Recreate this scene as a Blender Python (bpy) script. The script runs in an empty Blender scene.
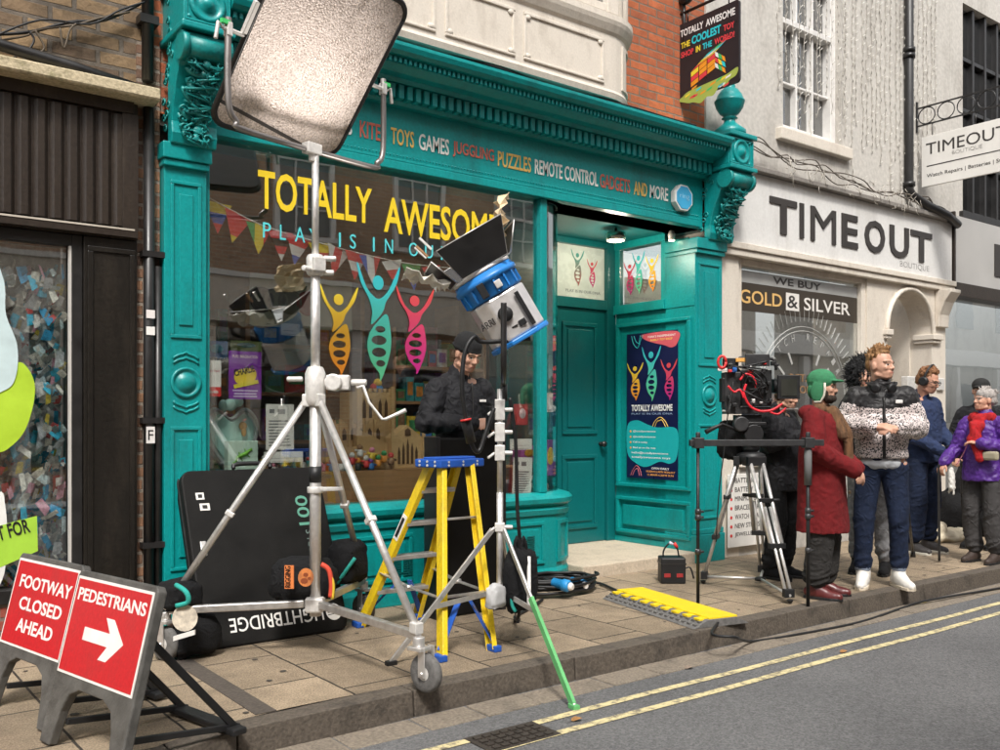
import bpy, bmesh, math, random
from mathutils import Vector, Matrix, noise
R = math.radians
V = Vector
S = bpy.context.scene
COL = S.collection
random.seed(7)
# ------------------------------------------------------------------ camera
F, CXP, HYP, EYE = 925.0, 500.0, 420.0, V((0, -5.75, 1.32))
YAW = R(37.35)
AX = V((math.sin(YAW), math.cos(YAW), 0)); RX = V((math.cos(YAW), -math.sin(YAW), 0))
cd = bpy.data.cameras.new('camera'); cam = bpy.data.objects.new('camera', cd); COL.objects.link(cam)
cd.sensor_fit = 'HORIZONTAL'; cd.sensor_width = 36; cd.lens = 36 * F / 1000
cd.shift_y = 0.045; cd.clip_start = 0.05; cd.clip_end = 500
cam.location = EYE; cam.rotation_euler = (R(90), 0, -YAW)
S.camera = cam
# ------------------------------------------------------------------ world, sun, exposure
SUN_EL, SUN_AZ = R(52), R(214)          # azimuth clockwise from +Y: sun stands in front of the shops, to the left
w = bpy.data.worlds.new('World'); S.world = w; w.use_nodes = True
nt = w.node_tree; bg = nt.nodes['Background']
sky = nt.nodes.new('ShaderNodeTexSky'); sky.sky_type = 'NISHITA'; sky.sun_disc = False
sky.sun_elevation = SUN_EL; sky.sun_rotation = SUN_AZ; sky.dust_density = 4; sky.ozone_density = 1
hs = nt.nodes.new('ShaderNodeHueSaturation'); hs.inputs['Saturation'].default_value = 0.12
nt.links.new(sky.outputs[0], hs.inputs['Color']); nt.links.new(hs.outputs[0], bg.inputs[0])
bg.inputs[1].default_value = 0.115
sl = bpy.data.lights.new('sun', 'SUN'); sl.energy = 1.5; sl.angle = R(10); sl.color = (1, .95, .88)
so = bpy.data.objects.new('sun', sl); COL.objects.link(so)
sd = V((math.sin(SUN_AZ) * math.cos(SUN_EL), math.cos(SUN_AZ) * math.cos(SUN_EL), math.sin(SUN_EL)))
so.rotation_euler = sd.to_track_quat('Z', 'Y').to_euler(); so.location = (0, -8, 12)
S.view_settings.view_transform = 'Standard'; S.view_settings.look = 'None'
S.view_settings.exposure = 1.1; S.view_settings.gamma = 1

# ------------------------------------------------------------------ measuring helpers (photo pixel -> point on a real plane)
def ray(px, py): return AX + RX * ((px - CXP) / F) + V((0, 0, (HYP - py) / F))
def PY(px, py, Y=0.0):
    d = ray(px, py); return EYE + d * ((Y - EYE.y) / d.y)
def PX(px, py, X):
    d = ray(px, py); return EYE + d * ((X - EYE.x) / d.x)
def PZ(px, py, Z=0.0):
    d = ray(px, py); return EYE + d * ((Z - EYE.z) / d.z)
def PD(px, py, D): return EYE + ray(px, py) * D

# ------------------------------------------------------------------ materials
MC = {}
def nodes(name):
    m = bpy.data.materials.new(name); m.use_nodes = True
    return m, m.node_tree, m.node_tree.nodes['Principled BSDF']
def mat(name, col, rough=.6, metal=0, var=.12, scale=6, bump=0, bscale=80, coat=0, streak=None, spec=.5, wr=0):
    if name in MC: return MC[name]
    m, t, b = nodes(name); N = t.nodes.new; L = t.links.new
    b.inputs['Metallic'].default_value = metal
    b.inputs['Coat Weight'].default_value = coat; b.inputs['Coat Roughness'].default_value = .25
    b.inputs['Specular IOR Level'].default_value = spec
    tc = N('ShaderNodeTexCoord'); n = N('ShaderNodeTexNoise'); n.inputs['Scale'].default_value = scale; n.inputs['Detail'].default_value = 8
    n.inputs['Roughness'].default_value = .65
    mp = N('ShaderNodeMapping'); L(tc.outputs['Object'], mp.inputs[0]); L(mp.outputs[0], n.inputs['Vector'])
    if streak: mp.inputs['Scale'].default_value = streak
    r = N('ShaderNodeMapRange'); r.inputs[1].default_value = .3; r.inputs[2].default_value = .7
    r.inputs[3].default_value = 1 - var; r.inputs[4].default_value = 1 + var
    L(n.outputs['Fac'], r.inputs[0])
    mx = N('ShaderNodeVectorMath'); mx.operation = 'SCALE'; mx.inputs[0].default_value = col[:3]; L(r.outputs[0], mx.inputs['Scale'])
    L(mx.outputs[0], b.inputs['Base Color'])
    rr = N('ShaderNodeMapRange'); rr.inputs[1].default_value = .3; rr.inputs[2].default_value = .7
    rr.inputs[3].default_value = max(.03, rough - .1); rr.inputs[4].default_value = min(1, rough + .1)
    L(n.outputs['Fac'], rr.inputs[0]); L(rr.outputs[0], b.inputs['Roughness'])
    if bump:
        n2 = N('ShaderNodeTexNoise'); n2.inputs['Scale'].default_value = bscale; n2.inputs['Detail'].default_value = 4
        L(tc.outputs['Object'], n2.inputs['Vector'])
        bp = N('ShaderNodeBump'); bp.inputs['Strength'].default_value = bump; bp.inputs['Distance'].default_value = .01
        L(n2.outputs['Fac'], bp.inputs['Height']); L(bp.outputs[0], b.inputs['Normal'])
        if wr:                                  # creases of worn cloth
            n5 = N('ShaderNodeTexNoise'); n5.inputs['Scale'].default_value = 13; n5.inputs['Detail'].default_value = 3; n5.inputs['Distortion'].default_value = 1.6; n5.noise_type = 'RIDGED_MULTIFRACTAL'
            L(tc.outputs['Object'], n5.inputs['Vector']); b5 = N('ShaderNodeBump'); b5.inputs['Strength'].default_value = wr; b5.inputs['Distance'].default_value = .02
            L(n5.outputs['Fac'], b5.inputs['Height']); L(bp.outputs[0], b5.inputs['Normal']); L(b5.outputs[0], b.inputs['Normal'])
    MC[name] = m; return m
def dirty(name, col, dirtcol, amount=.5, scale=2.5, rough=.5, bump=.15, bscale=40, streak=(1, 1, .25), var=.1):
    """paint or render with worn, stained patches of their own shape"""
    if name in MC: return MC[name]
    m, t, b = nodes(name); N = t.nodes.new; L = t.links.new
    tc = N('ShaderNodeTexCoord'); mp = N('ShaderNodeMapping'); mp.inputs['Scale'].default_value = streak
    L(tc.outputs['Object'], mp.inputs[0])
    n = N('ShaderNodeTexNoise'); n.inputs['Scale'].default_value = scale; n.inputs['Detail'].default_value = 10; n.inputs['Roughness'].default_value = .7
    L(mp.outputs[0], n.inputs['Vector'])
    n2 = N('ShaderNodeTexNoise'); n2.inputs['Scale'].default_value = bscale; n2.inputs['Detail'].default_value = 6
    L(tc.outputs['Object'], n2.inputs['Vector'])
    cr = N('ShaderNodeMapRange'); cr.inputs[1].default_value = .5; cr.inputs[2].default_value = .72; cr.inputs[4].default_value = amount
    L(n.outputs['Fac'], cr.inputs[0])
    mx = N('ShaderNodeMix'); mx.data_type = 'RGBA'; mx.inputs[6].default_value = (*col, 1); mx.inputs[7].default_value = (*dirtcol, 1)
    L(cr.outputs[0], mx.inputs[0])
    r = N('ShaderNodeMapRange'); r.inputs[1].default_value = .3; r.inputs[2].default_value = .7; r.inputs[3].default_value = 1 - var; r.inputs[4].default_value = 1 + var
    L(n2.outputs['Fac'], r.inputs[0])
    sc = N('ShaderNodeVectorMath'); sc.operation = 'SCALE'; L(mx.outputs[2], sc.inputs[0]); L(r.outputs[0], sc.inputs['Scale'])
    L(sc.outputs[0], b.inputs['Base Color']); b.inputs['Roughness'].default_value = rough
    bp = N('ShaderNodeBump'); bp.inputs['Strength'].default_value = bump; bp.inputs['Distance'].default_value = .01
    L(n2.outputs['Fac'], bp.inputs['Height']); L(bp.outputs[0], b.inputs['Normal'])
    MC[name] = m; return m
def bricks(name, c1, c2, mortar, bw=.225, bh=.075, swap='xz', msize=.012, bump=.6, off=.5, nscale=14, rough=.85, var=.35, speck=0.0, shift=(0, 0, 0)):
    if name in MC: return MC[name]
    m, t, b = nodes(name); N = t.nodes.new; L = t.links.new
    tc = N('ShaderNodeTexCoord'); sx = N('ShaderNodeSeparateXYZ'); cx = N('ShaderNodeCombineXYZ')
    nz = N('ShaderNodeTexNoise'); nz.inputs['Scale'].default_value = 6; L(tc.outputs['Object'], nz.inputs['Vector'])
    vm = N('ShaderNodeVectorMath'); vm.operation = 'SCALE'; vm.inputs['Scale'].default_value = .012
    L(nz.outputs['Color'], vm.inputs[0]); va = N('ShaderNodeVectorMath'); L(tc.outputs['Object'], va.inputs[0]); L(vm.outputs[0], va.inputs[1])
    vs_ = N('ShaderNodeVectorMath'); vs_.inputs[1].default_value = shift; L(va.outputs[0], vs_.inputs[0]); L(vs_.outputs[0], sx.inputs[0])
    L(sx.outputs['XYZ'.index(swap[0].upper())], cx.inputs[0]); L(sx.outputs['XYZ'.index(swap[1].upper())], cx.inputs[1])
    k = N('ShaderNodeTexBrick'); L(cx.outputs[0], k.inputs['Vector']); k.offset = off
    k.inputs['Scale'].default_value = 1; k.inputs['Brick Width'].default_value = bw; k.inputs['Row Height'].default_value = bh
    k.inputs['Mortar Size'].default_value = msize; k.inputs['Mortar Smooth'].default_value = .25; k.inputs['Bias'].default_value = -.1
    k.inputs['Color1'].default_value = (*c1, 1); k.inputs['Color2'].default_value = (*c2, 1); k.inputs['Mortar'].default_value = (*mortar, 1)
    n = N('ShaderNodeTexNoise'); n.inputs['Scale'].default_value = nscale; n.inputs['Detail'].default_value = 10; n.inputs['Roughness'].default_value = .7
    L(tc.outputs['Object'], n.inputs['Vector'])
    n3 = N('ShaderNodeTexNoise'); n3.inputs['Scale'].default_value = 1.3; n3.inputs['Detail'].default_value = 5; L(tc.outputs['Object'], n3.inputs['Vector'])
    ad = N('ShaderNodeMath'); ad.operation = 'ADD'; L(n.outputs['Fac'], ad.inputs[0]); L(n3.outputs['Fac'], ad.inputs[1])
    r = N('ShaderNodeMapRange'); r.inputs[1].default_value = .65; r.inputs[2].default_value = 1.35; r.inputs[3].default_value = 1 - var; r.inputs[4].default_value = 1 + var
    L(ad.outputs[0], r.inputs[0])
    sc = N('ShaderNodeVectorMath'); sc.operation = 'SCALE'; L(k.outputs['Color'], sc.inputs[0]); L(r.outputs[0], sc.inputs['Scale'])
    out = sc.outputs[0]
    h = n.outputs['Fac']
    if speck:
        n4 = N('ShaderNodeTexNoise'); n4.inputs['Scale'].default_value = 110; n4.inputs['Detail'].default_value = 3; n4.inputs['Roughness'].default_value = .8; L(tc.outputs['Object'], n4.inputs['Vector'])
        r4 = N('ShaderNodeMapRange'); r4.inputs[1].default_value = .3; r4.inputs[2].default_value = .7; r4.inputs[3].default_value = 1 - speck; r4.inputs[4].default_value = 1 + speck
        L(n4.outputs['Fac'], r4.inputs[0]); s4 = N('ShaderNodeVectorMath'); s4.operation = 'SCALE'; L(out, s4.inputs[0]); L(r4.outputs[0], s4.inputs['Scale']); out = s4.outputs[0]
        h = n4.outputs['Fac']
    L(out, b.inputs['Base Color']); b.inputs['Roughness'].default_value = rough
    inv = N('ShaderNodeMath'); inv.operation = 'MULTIPLY_ADD'; inv.inputs[1].default_value = -1.2; L(k.outputs['Fac'], inv.inputs[0]); L(h, inv.inputs[2])
    bp = N('ShaderNodeBump'); bp.inputs['Strength'].default_value = bump; bp.inputs['Distance'].default_value = .012
    L(inv.outputs[0], bp.inputs['Height']); L(bp.outputs[0], b.inputs['Normal'])
    MC[name] = m; return m
def glass(name='window_glass', refl=1.0, tint=(.95, .97, .96)):
    if name in MC: return MC[name]
    m = bpy.data.materials.new(name); m.use_nodes = True; t = m.node_tree; t.nodes.remove(t.nodes['Principled BSDF'])
    N = t.nodes.new; L = t.links.new; out = t.nodes['Material Output']
    tr = N('ShaderNodeBsdfTransparent'); tr.inputs[0].default_value = (*tint, 1)
    g = N('ShaderNodeBsdfGlossy'); g.inputs['Roughness'].default_value = .015; g.inputs[0].default_value = (1, 1, 1, 1)
    tc = N('ShaderNodeTexCoord'); n = N('ShaderNodeTexNoise'); n.inputs['Scale'].default_value = 1.6; L(tc.outputs['Object'], n.inputs['Vector'])
    bp = N('ShaderNodeBump'); bp.inputs['Strength'].default_value = .04; bp.inputs['Distance'].default_value = .02; L(n.outputs['Fac'], bp.inputs['Height'])
    L(bp.outputs[0], g.inputs['Normal'])
    ge = N('ShaderNodeNewGeometry'); dt = N('ShaderNodeVectorMath'); dt.operation = 'DOT_PRODUCT'; L(ge.outputs['Incoming'], dt.inputs[0]); L(ge.outputs['Normal'], dt.inputs[1])
    ab_ = N('ShaderNodeMath'); ab_.operation = 'ABSOLUTE'; L(dt.outputs['Value'], ab_.inputs[0])
    om = N('ShaderNodeMath'); om.operation = 'SUBTRACT'; om.inputs[0].default_value = 1; L(ab_.outputs[0], om.inputs[1])
    pw = N('ShaderNodeMath'); pw.operation = 'POWER'; pw.inputs[1].default_value = 5; L(om.outputs[0], pw.inputs[0])
    ml = N('ShaderNodeMath'); ml.operation = 'MULTIPLY_ADD'; ml.inputs[1].default_value = .9; ml.inputs[2].default_value = .21 * refl; ml.use_clamp = True
    L(pw.outputs[0], ml.inputs[0])
    mx = N('ShaderNodeMixShader'); L(ml.outputs[0], mx.inputs[0]); L(tr.outputs[0], mx.inputs[1]); L(g.outputs[0], mx.inputs[2]); L(mx.outputs[0], out.inputs[0])
    MC[name] = m; return m
def emit(name, col, strength):
    if name in MC: return MC[name]
    m, t, b = nodes(name); b.inputs['Base Color'].default_value = (*col, 1)
    b.inputs['Emission Color'].default_value = (*col, 1); b.inputs['Emission Strength'].default_value = strength
    MC[name] = m; return m
def grad(name, bottom, top, rough=.4):
    """printed two colour vinyl: the colours belong to the print itself"""
    if name in MC: return MC[name]
    m, t, b = nodes(name); N = t.nodes.new; L = t.links.new
    tc = N('ShaderNodeTexCoord'); sx = N('ShaderNodeSeparateXYZ'); L(tc.outputs['Generated'], sx.inputs[0])
    mx = N('ShaderNodeMix'); mx.data_type = 'RGBA'; mx.inputs[6].default_value = (*bottom, 1); mx.inputs[7].default_value = (*top, 1)
    L(sx.outputs[2], mx.inputs[0]); L(mx.outputs[2], b.inputs['Base Color']); b.inputs['Roughness'].default_value = rough
    MC[name] = m; return m
def plain(c, rough=.5): 
    return mat('print_%02x%02x%02x' % tuple(int(255 * max(0, min(1, q))) for q in c), c, rough, var=.05, scale=20)

# ------------------------------------------------------------------ mesh builder (world coordinates, or a frame passed in)
class MB:
    def __init__(s, frame=None): s.bm = bmesh.new(); s.fr = frame; s.mi = 0
    def _v(s, p):
        p = V(p); return s.bm.verts.new(s.fr @ p if s.fr else p)
    def _f(s, vs, smooth=False):
        try: f = s.bm.faces.new(vs)
        except ValueError: return
        f.smooth = smooth; f.material_index = s.mi
    def box(s, x0, x1, y0, y1, z0, z1):
        a = [s._v(p) for p in ((x0, y0, z0), (x1, y0, z0), (x1, y1, z0), (x0, y1, z0), (x0, y0, z1), (x1, y0, z1), (x1, y1, z1), (x0, y1, z1))]
        for q in ((3, 2, 1, 0), (4, 5, 6, 7), (0, 1, 5, 4), (1, 2, 6, 5), (2, 3, 7, 6), (3, 0, 4, 7)): s._f([a[i] for i in q])
        return s
    def obox(s, c, u, v_, w_, su, sv, sw):
        """box with centre c, unit axes u, v_, w_ and full sizes"""
        c, u, v_, w_ = V(c), V(u) * su / 2, V(v_) * sv / 2, V(w_) * sw / 2
        a = [s._v(c + i * u + j * v_ + k * w_) for k in (-1, 1) for i, j in ((-1, -1), (1, -1), (1, 1), (-1, 1))]
        for q in ((3, 2, 1, 0), (4, 5, 6, 7), (0, 1, 5, 4), (1, 2, 6, 5), (2, 3, 7, 6), (3, 0, 4, 7)): s._f([a[i] for i in q])
        return s
    def bar(s, p0, p1, a, b, up=(0, 0, 1)):
        p0, p1 = V(p0), V(p1); d = (p1 - p0); l = d.length; d.normalize(); up = V(up)
        if abs(d.dot(up)) > .99: up = V((0, 1, 0))
        x = d.cross(up).normalized(); y = x.cross(d).normalized()
        return s.obox((p0 + p1) / 2, x, y, d, a, b, l)
    def cyl(s, p0, p1, r0, r1=None, n=12, cap=True):
        return s.tube([p0, p1], [r0, r0 if r1 is None else r1], n, cap)
    def tube(s, pts, r, n=8, cap=True):
        pts = [V(p) for p in pts]; rs = r if isinstance(r, (list, tuple)) else [r] * len(pts)
        rings = []; prev = None
        for i, p in enumerate(pts):
            d = (pts[min(i + 1, len(pts) - 1)] - pts[max(i - 1, 0)])
            if d.length < 1e-9: d = V((0, 0, 1))
            d.normalize()
            if prev is None: x = d.orthogonal().normalized()
            else:
                x = prev - d * prev.dot(d)
                x = d.orthogonal().normalized() if x.length < 1e-6 else x.normalized()
            prev = x; y = d.cross(x)
            rings.append([s._v(p + (x * math.cos(2 * math.pi * k / n) + y * math.sin(2 * math.pi * k / n)) * rs[i]) for k in range(n)])
        for a, b in zip(rings, rings[1:]):
            for k in range(n): s._f([a[k], a[(k + 1) % n], b[(k + 1) % n], b[k]], True)
        if cap: s._f(rings[0][::-1]); s._f(rings[-1])
        return s
    def lathe(s, prof, base, n=20, axis=(0, 0, 1)):
        """prof: (radius, height along axis)"""
        base, d = V(base), V(axis).normalized(); x = d.orthogonal().normalized(); y = d.cross(x)
        rings = [[s._v(base + d * h + (x * math.cos(2 * math.pi * k / n) + y * math.sin(2 * math.pi * k / n)) * max(r, 1e-4)) for k in range(n)] for r, h in prof]
        for a, b in zip(rings, rings[1:]):
            for k in range(n): s._f([a[k], a[(k + 1) % n], b[(k + 1) % n], b[k]], True)
        s._f(rings[0][::-1]); s._f(rings[-1])
        return s
    def ell(s, c, r, rot=None, u=14, v=9):
        c = V(c); r = (r, r, r) if isinstance(r, (int, float)) else r
        rows = []
        for j in range(v + 1):
            th = math.pi * j / v; row = []
            for i in range(u if 0 < j < v else 1):
                ph = 2 * math.pi * i / u
                p = V((r[0] * math.sin(th) * math.cos(ph), r[1] * math.sin(th) * math.sin(ph), r[2] * math.cos(th)))
                if rot: p = rot @ p
                row.append(s._v(c + p))
            rows.append(row)
        for j in range(v):
            A, B = rows[j], rows[j + 1]
            for i in range(u):
                k = (i + 1) % u
                if len(A) == 1: s._f([A[0], B[i], B[k]], True)
                elif len(B) == 1: s._f([A[i], B[0], A[k]], True)
                else: s._f([A[i], B[i], B[k], A[k]], True)
        return s
    def prism(s, poly, o, u, v_, depth):
        """poly: 2D points laid on axes u, v_ from o, extruded along u x v_ by depth"""
        o, u, v_ = V(o), V(u), V(v_); n = u.cross(v_).normalized() * depth
        a = [s._v(o + u * p[0] + v_ * p[1]) for p in poly]; b = [s._v(o + u * p[0] + v_ * p[1] + n) for p in poly]
        s._f(a[::-1]); s._f(b)
        for i in range(len(poly)): k = (i + 1) % len(poly); s._f([a[i], a[k], b[k], b[i]])
        return s
    def quad(s, *p):
        s._f([s._v(q) for q in p]); return s
    def sweep(s, prof, path):
        """prof: (out, z) outline swept along a plan path [(x, y, nx, ny)]"""
        rings = [[s._v((x + nx * o, y + ny * o, z)) for o, z in prof] for x, y, nx, ny in path]
        for a, b in zip(rings, rings[1:]):
            for k in range(len(prof)):
                q = (k + 1) % len(prof); s._f([a[k], b[k], b[q], a[q]])
        s._f(rings[0]); s._f(rings[-1][::-1])
        return s
    def build(s, name, m, parent=None, bevel=0, seg=2, recalc=True):
        if recalc: bmesh.ops.recalc_face_normals(s.bm, faces=s.bm.faces[:])
        me = bpy.data.meshes.new(name); s.bm.to_mesh(me); s.bm.free()
        return link(name, me, m, parent, bevel, seg)
def link(name, me, m, parent=None, bevel=0, seg=2):
    for q in (m if isinstance(m, (list, tuple)) else [m]): me.materials.append(q)
    me.name = name
    o = bpy.data.objects.new(name, me); COL.objects.link(o)
    if parent is not None:
        o.parent = parent
        o.matrix_parent_inverse = (Matrix.LocRotScale(parent.location, parent.rotation_euler, None)).inverted() if parent.parent is None else Matrix()
    if bevel:
        b = o.modifiers.new('bevel', 'BEVEL'); b.width = bevel; b.segments = seg; b.limit_method = 'ANGLE'; b.angle_limit = R(40)
    return o
def tag(o, label=None, cat=None, group=None, kind=None):
    if label: o['label'] = label
    if cat: o['category'] = cat
    if group: o['group'] = group
    if kind: o['kind'] = kind
    return o
def thing(name, loc, label, cat, group=None):
    o = bpy.data.objects.new(name, None); o.empty_display_size = .1; o.location = loc; COL.objects.link(o)
    return tag(o, label, cat, group)
def solo(mb, name, m, label, cat, group=None, bevel=0, seg=2):
    """a thing that is one mesh; its origin goes to its base"""
    o = mb.build(name, m, None, bevel, seg) if isinstance(mb, MB) else mb
    vs = [v.co for v in o.data.vertices]
    c = V((sum(v.x for v in vs) / len(vs), sum(v.y for v in vs) / len(vs), min(v.z for v in vs)))
    o.data.transform(Matrix.Translation(-c)); o.location = c
    return tag(o, label, cat, group)
def struct(o): o['kind'] = 'structure'; return o
def smooth_path(pts, k=6):
    pts = [V(p) for p in pts]; out = []
    for i in range(len(pts) - 1):
        a, b, c, d = pts[max(i - 1, 0)], pts[i], pts[i + 1], pts[min(i + 2, len(pts) - 1)]
        for j in range(k):
            t = j / k
            out.append(.5 * ((2 * b) + (c - a) * t + (2 * a - 5 * b + 4 * c - d) * t * t + (3 * b - a - 3 * c + d) * t ** 3))
    return out + [pts[-1]]
def curve_mesh(cu, name):
    o = bpy.data.objects.new(name, cu); COL.objects.link(o)
    dg = bpy.context.evaluated_depsgraph_get()
    me = bpy.data.meshes.new_from_object(o.evaluated_get(dg)); bpy.data.objects.remove(o); bpy.data.curves.remove(cu)
    return me
def place2d(me, o, u, v_, w_, h_, depth_dir=1):
    """fit a flat mesh into a w_ x h_ frame at o on axes u, v_"""
    xs = [v.co.x for v in me.vertices]; ys = [v.co.y for v in me.vertices]
    x0, y0 = min(xs), min(ys); sx = w_ / max(1e-6, max(xs) - x0) if w_ else None; sy = h_ / max(1e-6, max(ys) - y0) if h_ else None
    sx = sx or sy; sy = sy or sx
    u, v_ = V(u).normalized(), V(v_).normalized(); n = u.cross(v_).normalized(); o = V(o)
    me2 = bpy.data.meshes.new('flat')
    me2.from_pydata([o + u * (v.co.x - x0) * sx + v_ * (v.co.y - y0) * sy + n * v.co.z for v in me.vertices], [], [list(f.vertices) for f in me.polygons]); bpy.data.meshes.remove(me); return me2
def text(s, o, u, v_, w_, h_, m, parent=None, ext=.001, bold=.0, name='lettering', space=1.0):
    cu = bpy.data.curves.new('t', 'FONT'); cu.body = s; cu.size = 1; cu.extrude = ext; cu.offset = bold; cu.resolution_u = 3; cu.space_character = space
    me = curve_mesh(cu, 't'); me = place2d(me, o, u, v_, w_, h_)
    return link(name, me, m, parent)
def shape2d(loops, o, u, v_, w_, h_, m, parent=None, ext=.001, name='motif', solo_=False):
    cu = bpy.data.curves.new('s', 'CURVE'); cu.dimensions = '2D'; cu.fill_mode = 'BOTH'; cu.extrude = ext
    for lp in loops:
        sp = cu.splines.new('POLY'); sp.points.add(len(lp) - 1); sp.use_cyclic_u = True
        for p, q in zip(sp.points, lp): p.co = (q[0], q[1], 0, 1)
    me = curve_mesh(cu, 's'); me = place2d(me, o, u, v_, w_, h_)
    return link(name, me, m, parent)
def ring2(cx, cy, rx, ry, n=20): return [(cx + rx * math.cos(2 * math.pi * i / n), cy + ry * math.sin(2 * math.pi * i / n)) for i in range(n)]
def cat2(pts, k=5):
    n = len(pts); out = []
    for i in range(n):
        a, b, c, d = (V((*pts[(i + j) % n], 0)) for j in (-1, 0, 1, 2))
        for j in range(k):
            t = j / k; q = .5 * ((2 * b) + (c - a) * t + (2 * a - 5 * b + 4 * c - d) * t * t + (3 * b - a - 3 * c + d) * t ** 3); out.append((q.x, q.y))
    return out
EX, EY, EZ = V((1, 0, 0)), V((0, 1, 0)), V((0, 0, 1))
def rrect(w_, h_, r, n=5):
    out = []
    for cx, cy, a0 in ((w_ / 2 - r, h_ / 2 - r, 0), (-w_ / 2 + r, h_ / 2 - r, 90), (-w_ / 2 + r, -h_ / 2 + r, 180), (w_ / 2 - r, -h_ / 2 + r, 270)):
        for i in range(n + 1): a = R(a0 + 90 * i / n); out.append((cx + r * math.cos(a), cy + r * math.sin(a)))
    return out
DANCER = [cat2([(-.5, 2.0), (-.42, 1.66), (-.22, 1.36), (-.14, 1.12), (-.17, .9), (.0, 1.02), (.13, 1.17), (.2, 1.34), (.44, 1.65), (.53, 1.99), (.27, 1.56), (.11, 1.41), (0, 1.37), (-.11, 1.41), (-.29, 1.58)], 4),
          ring2(0, 1.66, .13, .13),
          cat2([(.21, 1.1), (.3, .8), (.31, .5), (.22, .2), (.06, -.12), (.03, .02), (-.16, .22), (-.26, .5), (-.2, .74), (-.02, .95)], 4),
          ring2(.05, .82, .12, .06), ring2(.02, .62, .18, .085), ring2(.02, .4, .17, .085), ring2(.06, .2, .11, .06)]
def dancer(o, h_, w_, cols, u, v_, parent, name='figure_motif', ext=.001):
    return shape2d(DANCER, o, u, v_, w_, h_, cols, parent, ext, name)
def waxy(name, col, scr, rough=.4, amt=.5):
    return dirty(name, col, scr, amt, 7, rough, .08, 70, (1.5, 1.5, .5), .10)
# ------------------------------------------------------------------ palette
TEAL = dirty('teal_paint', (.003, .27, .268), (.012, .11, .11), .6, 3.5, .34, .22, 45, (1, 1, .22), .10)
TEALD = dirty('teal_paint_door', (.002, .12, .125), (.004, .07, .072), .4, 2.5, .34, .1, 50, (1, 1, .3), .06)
CREAM = dirty('cream_render', (.51, .485, .445), (.27, .245, .215), .85, 1.6, .85, .3, 22, (1, 1, .35), .12)
CREAMW = dirty('cream_woodwork', (.66, .60, .52), (.34, .28, .22), .5, 5, .55, .15, 60, (1, 1, .5), .06)
REDBRICK = bricks('red_brick', (.44, .12, .045), (.30, .085, .04), (.20, .14, .10), msize=.008)
OLDBRICK = bricks('old_brown_brick', (.30, .20, .105), (.075, .05, .038), (.14, .115, .09), bw=.26, bh=.095, msize=.014, bump=1.0, var=.6)
WHITE = mat('white_paint', (.75, .73, .70), .45, var=.08, scale=12)
OFFW = mat('off_white_board', (.72, .70, .66), .5, var=.08, scale=4, streak=(1, 1, .3))
BLACK = mat('black_paint', (.018, .017, .017), .38, var=.3, scale=8)
BLACKP = mat('black_plastic', (.010, .010, .011), .5, var=.25, scale=10, bump=.1, bscale=200)
BLACKF = mat('black_fabric', (.009, .009, .010), .9, var=.35, scale=25, bump=.4, bscale=250, spec=.25, wr=.5)
STEEL = mat('brushed_steel', (.70, .68, .66), .42, .75, .12, 30, bump=.05, bscale=120)
ALU = mat('dull_aluminium', (.66, .64, .62), .42, .85, .15, 25, bump=.05, bscale=100)
CASTW = mat('cast_pale_metal', (.70, .68, .65), .5, .35, .15, 40)
RUB = mat('grey_rubber', (.13, .125, .12), .85, var=.3, scale=40, bump=.3, bscale=120)
WOOD = mat('display_wood', (.34, .18, .08), .5, var=.3, scale=5, streak=(.3, 1, 8))
BROWNP = dirty('brown_black_paint', (.028, .020, .015), (.085, .065, .045), .5, 3, .38, .2, 50, (1, 1, .15), .2)
YEL = plain((.80, .58, .02)); LTEAL = plain((.10, .62, .66)); RED = plain((.62, .03, .03))
GLASS = glass()
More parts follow.
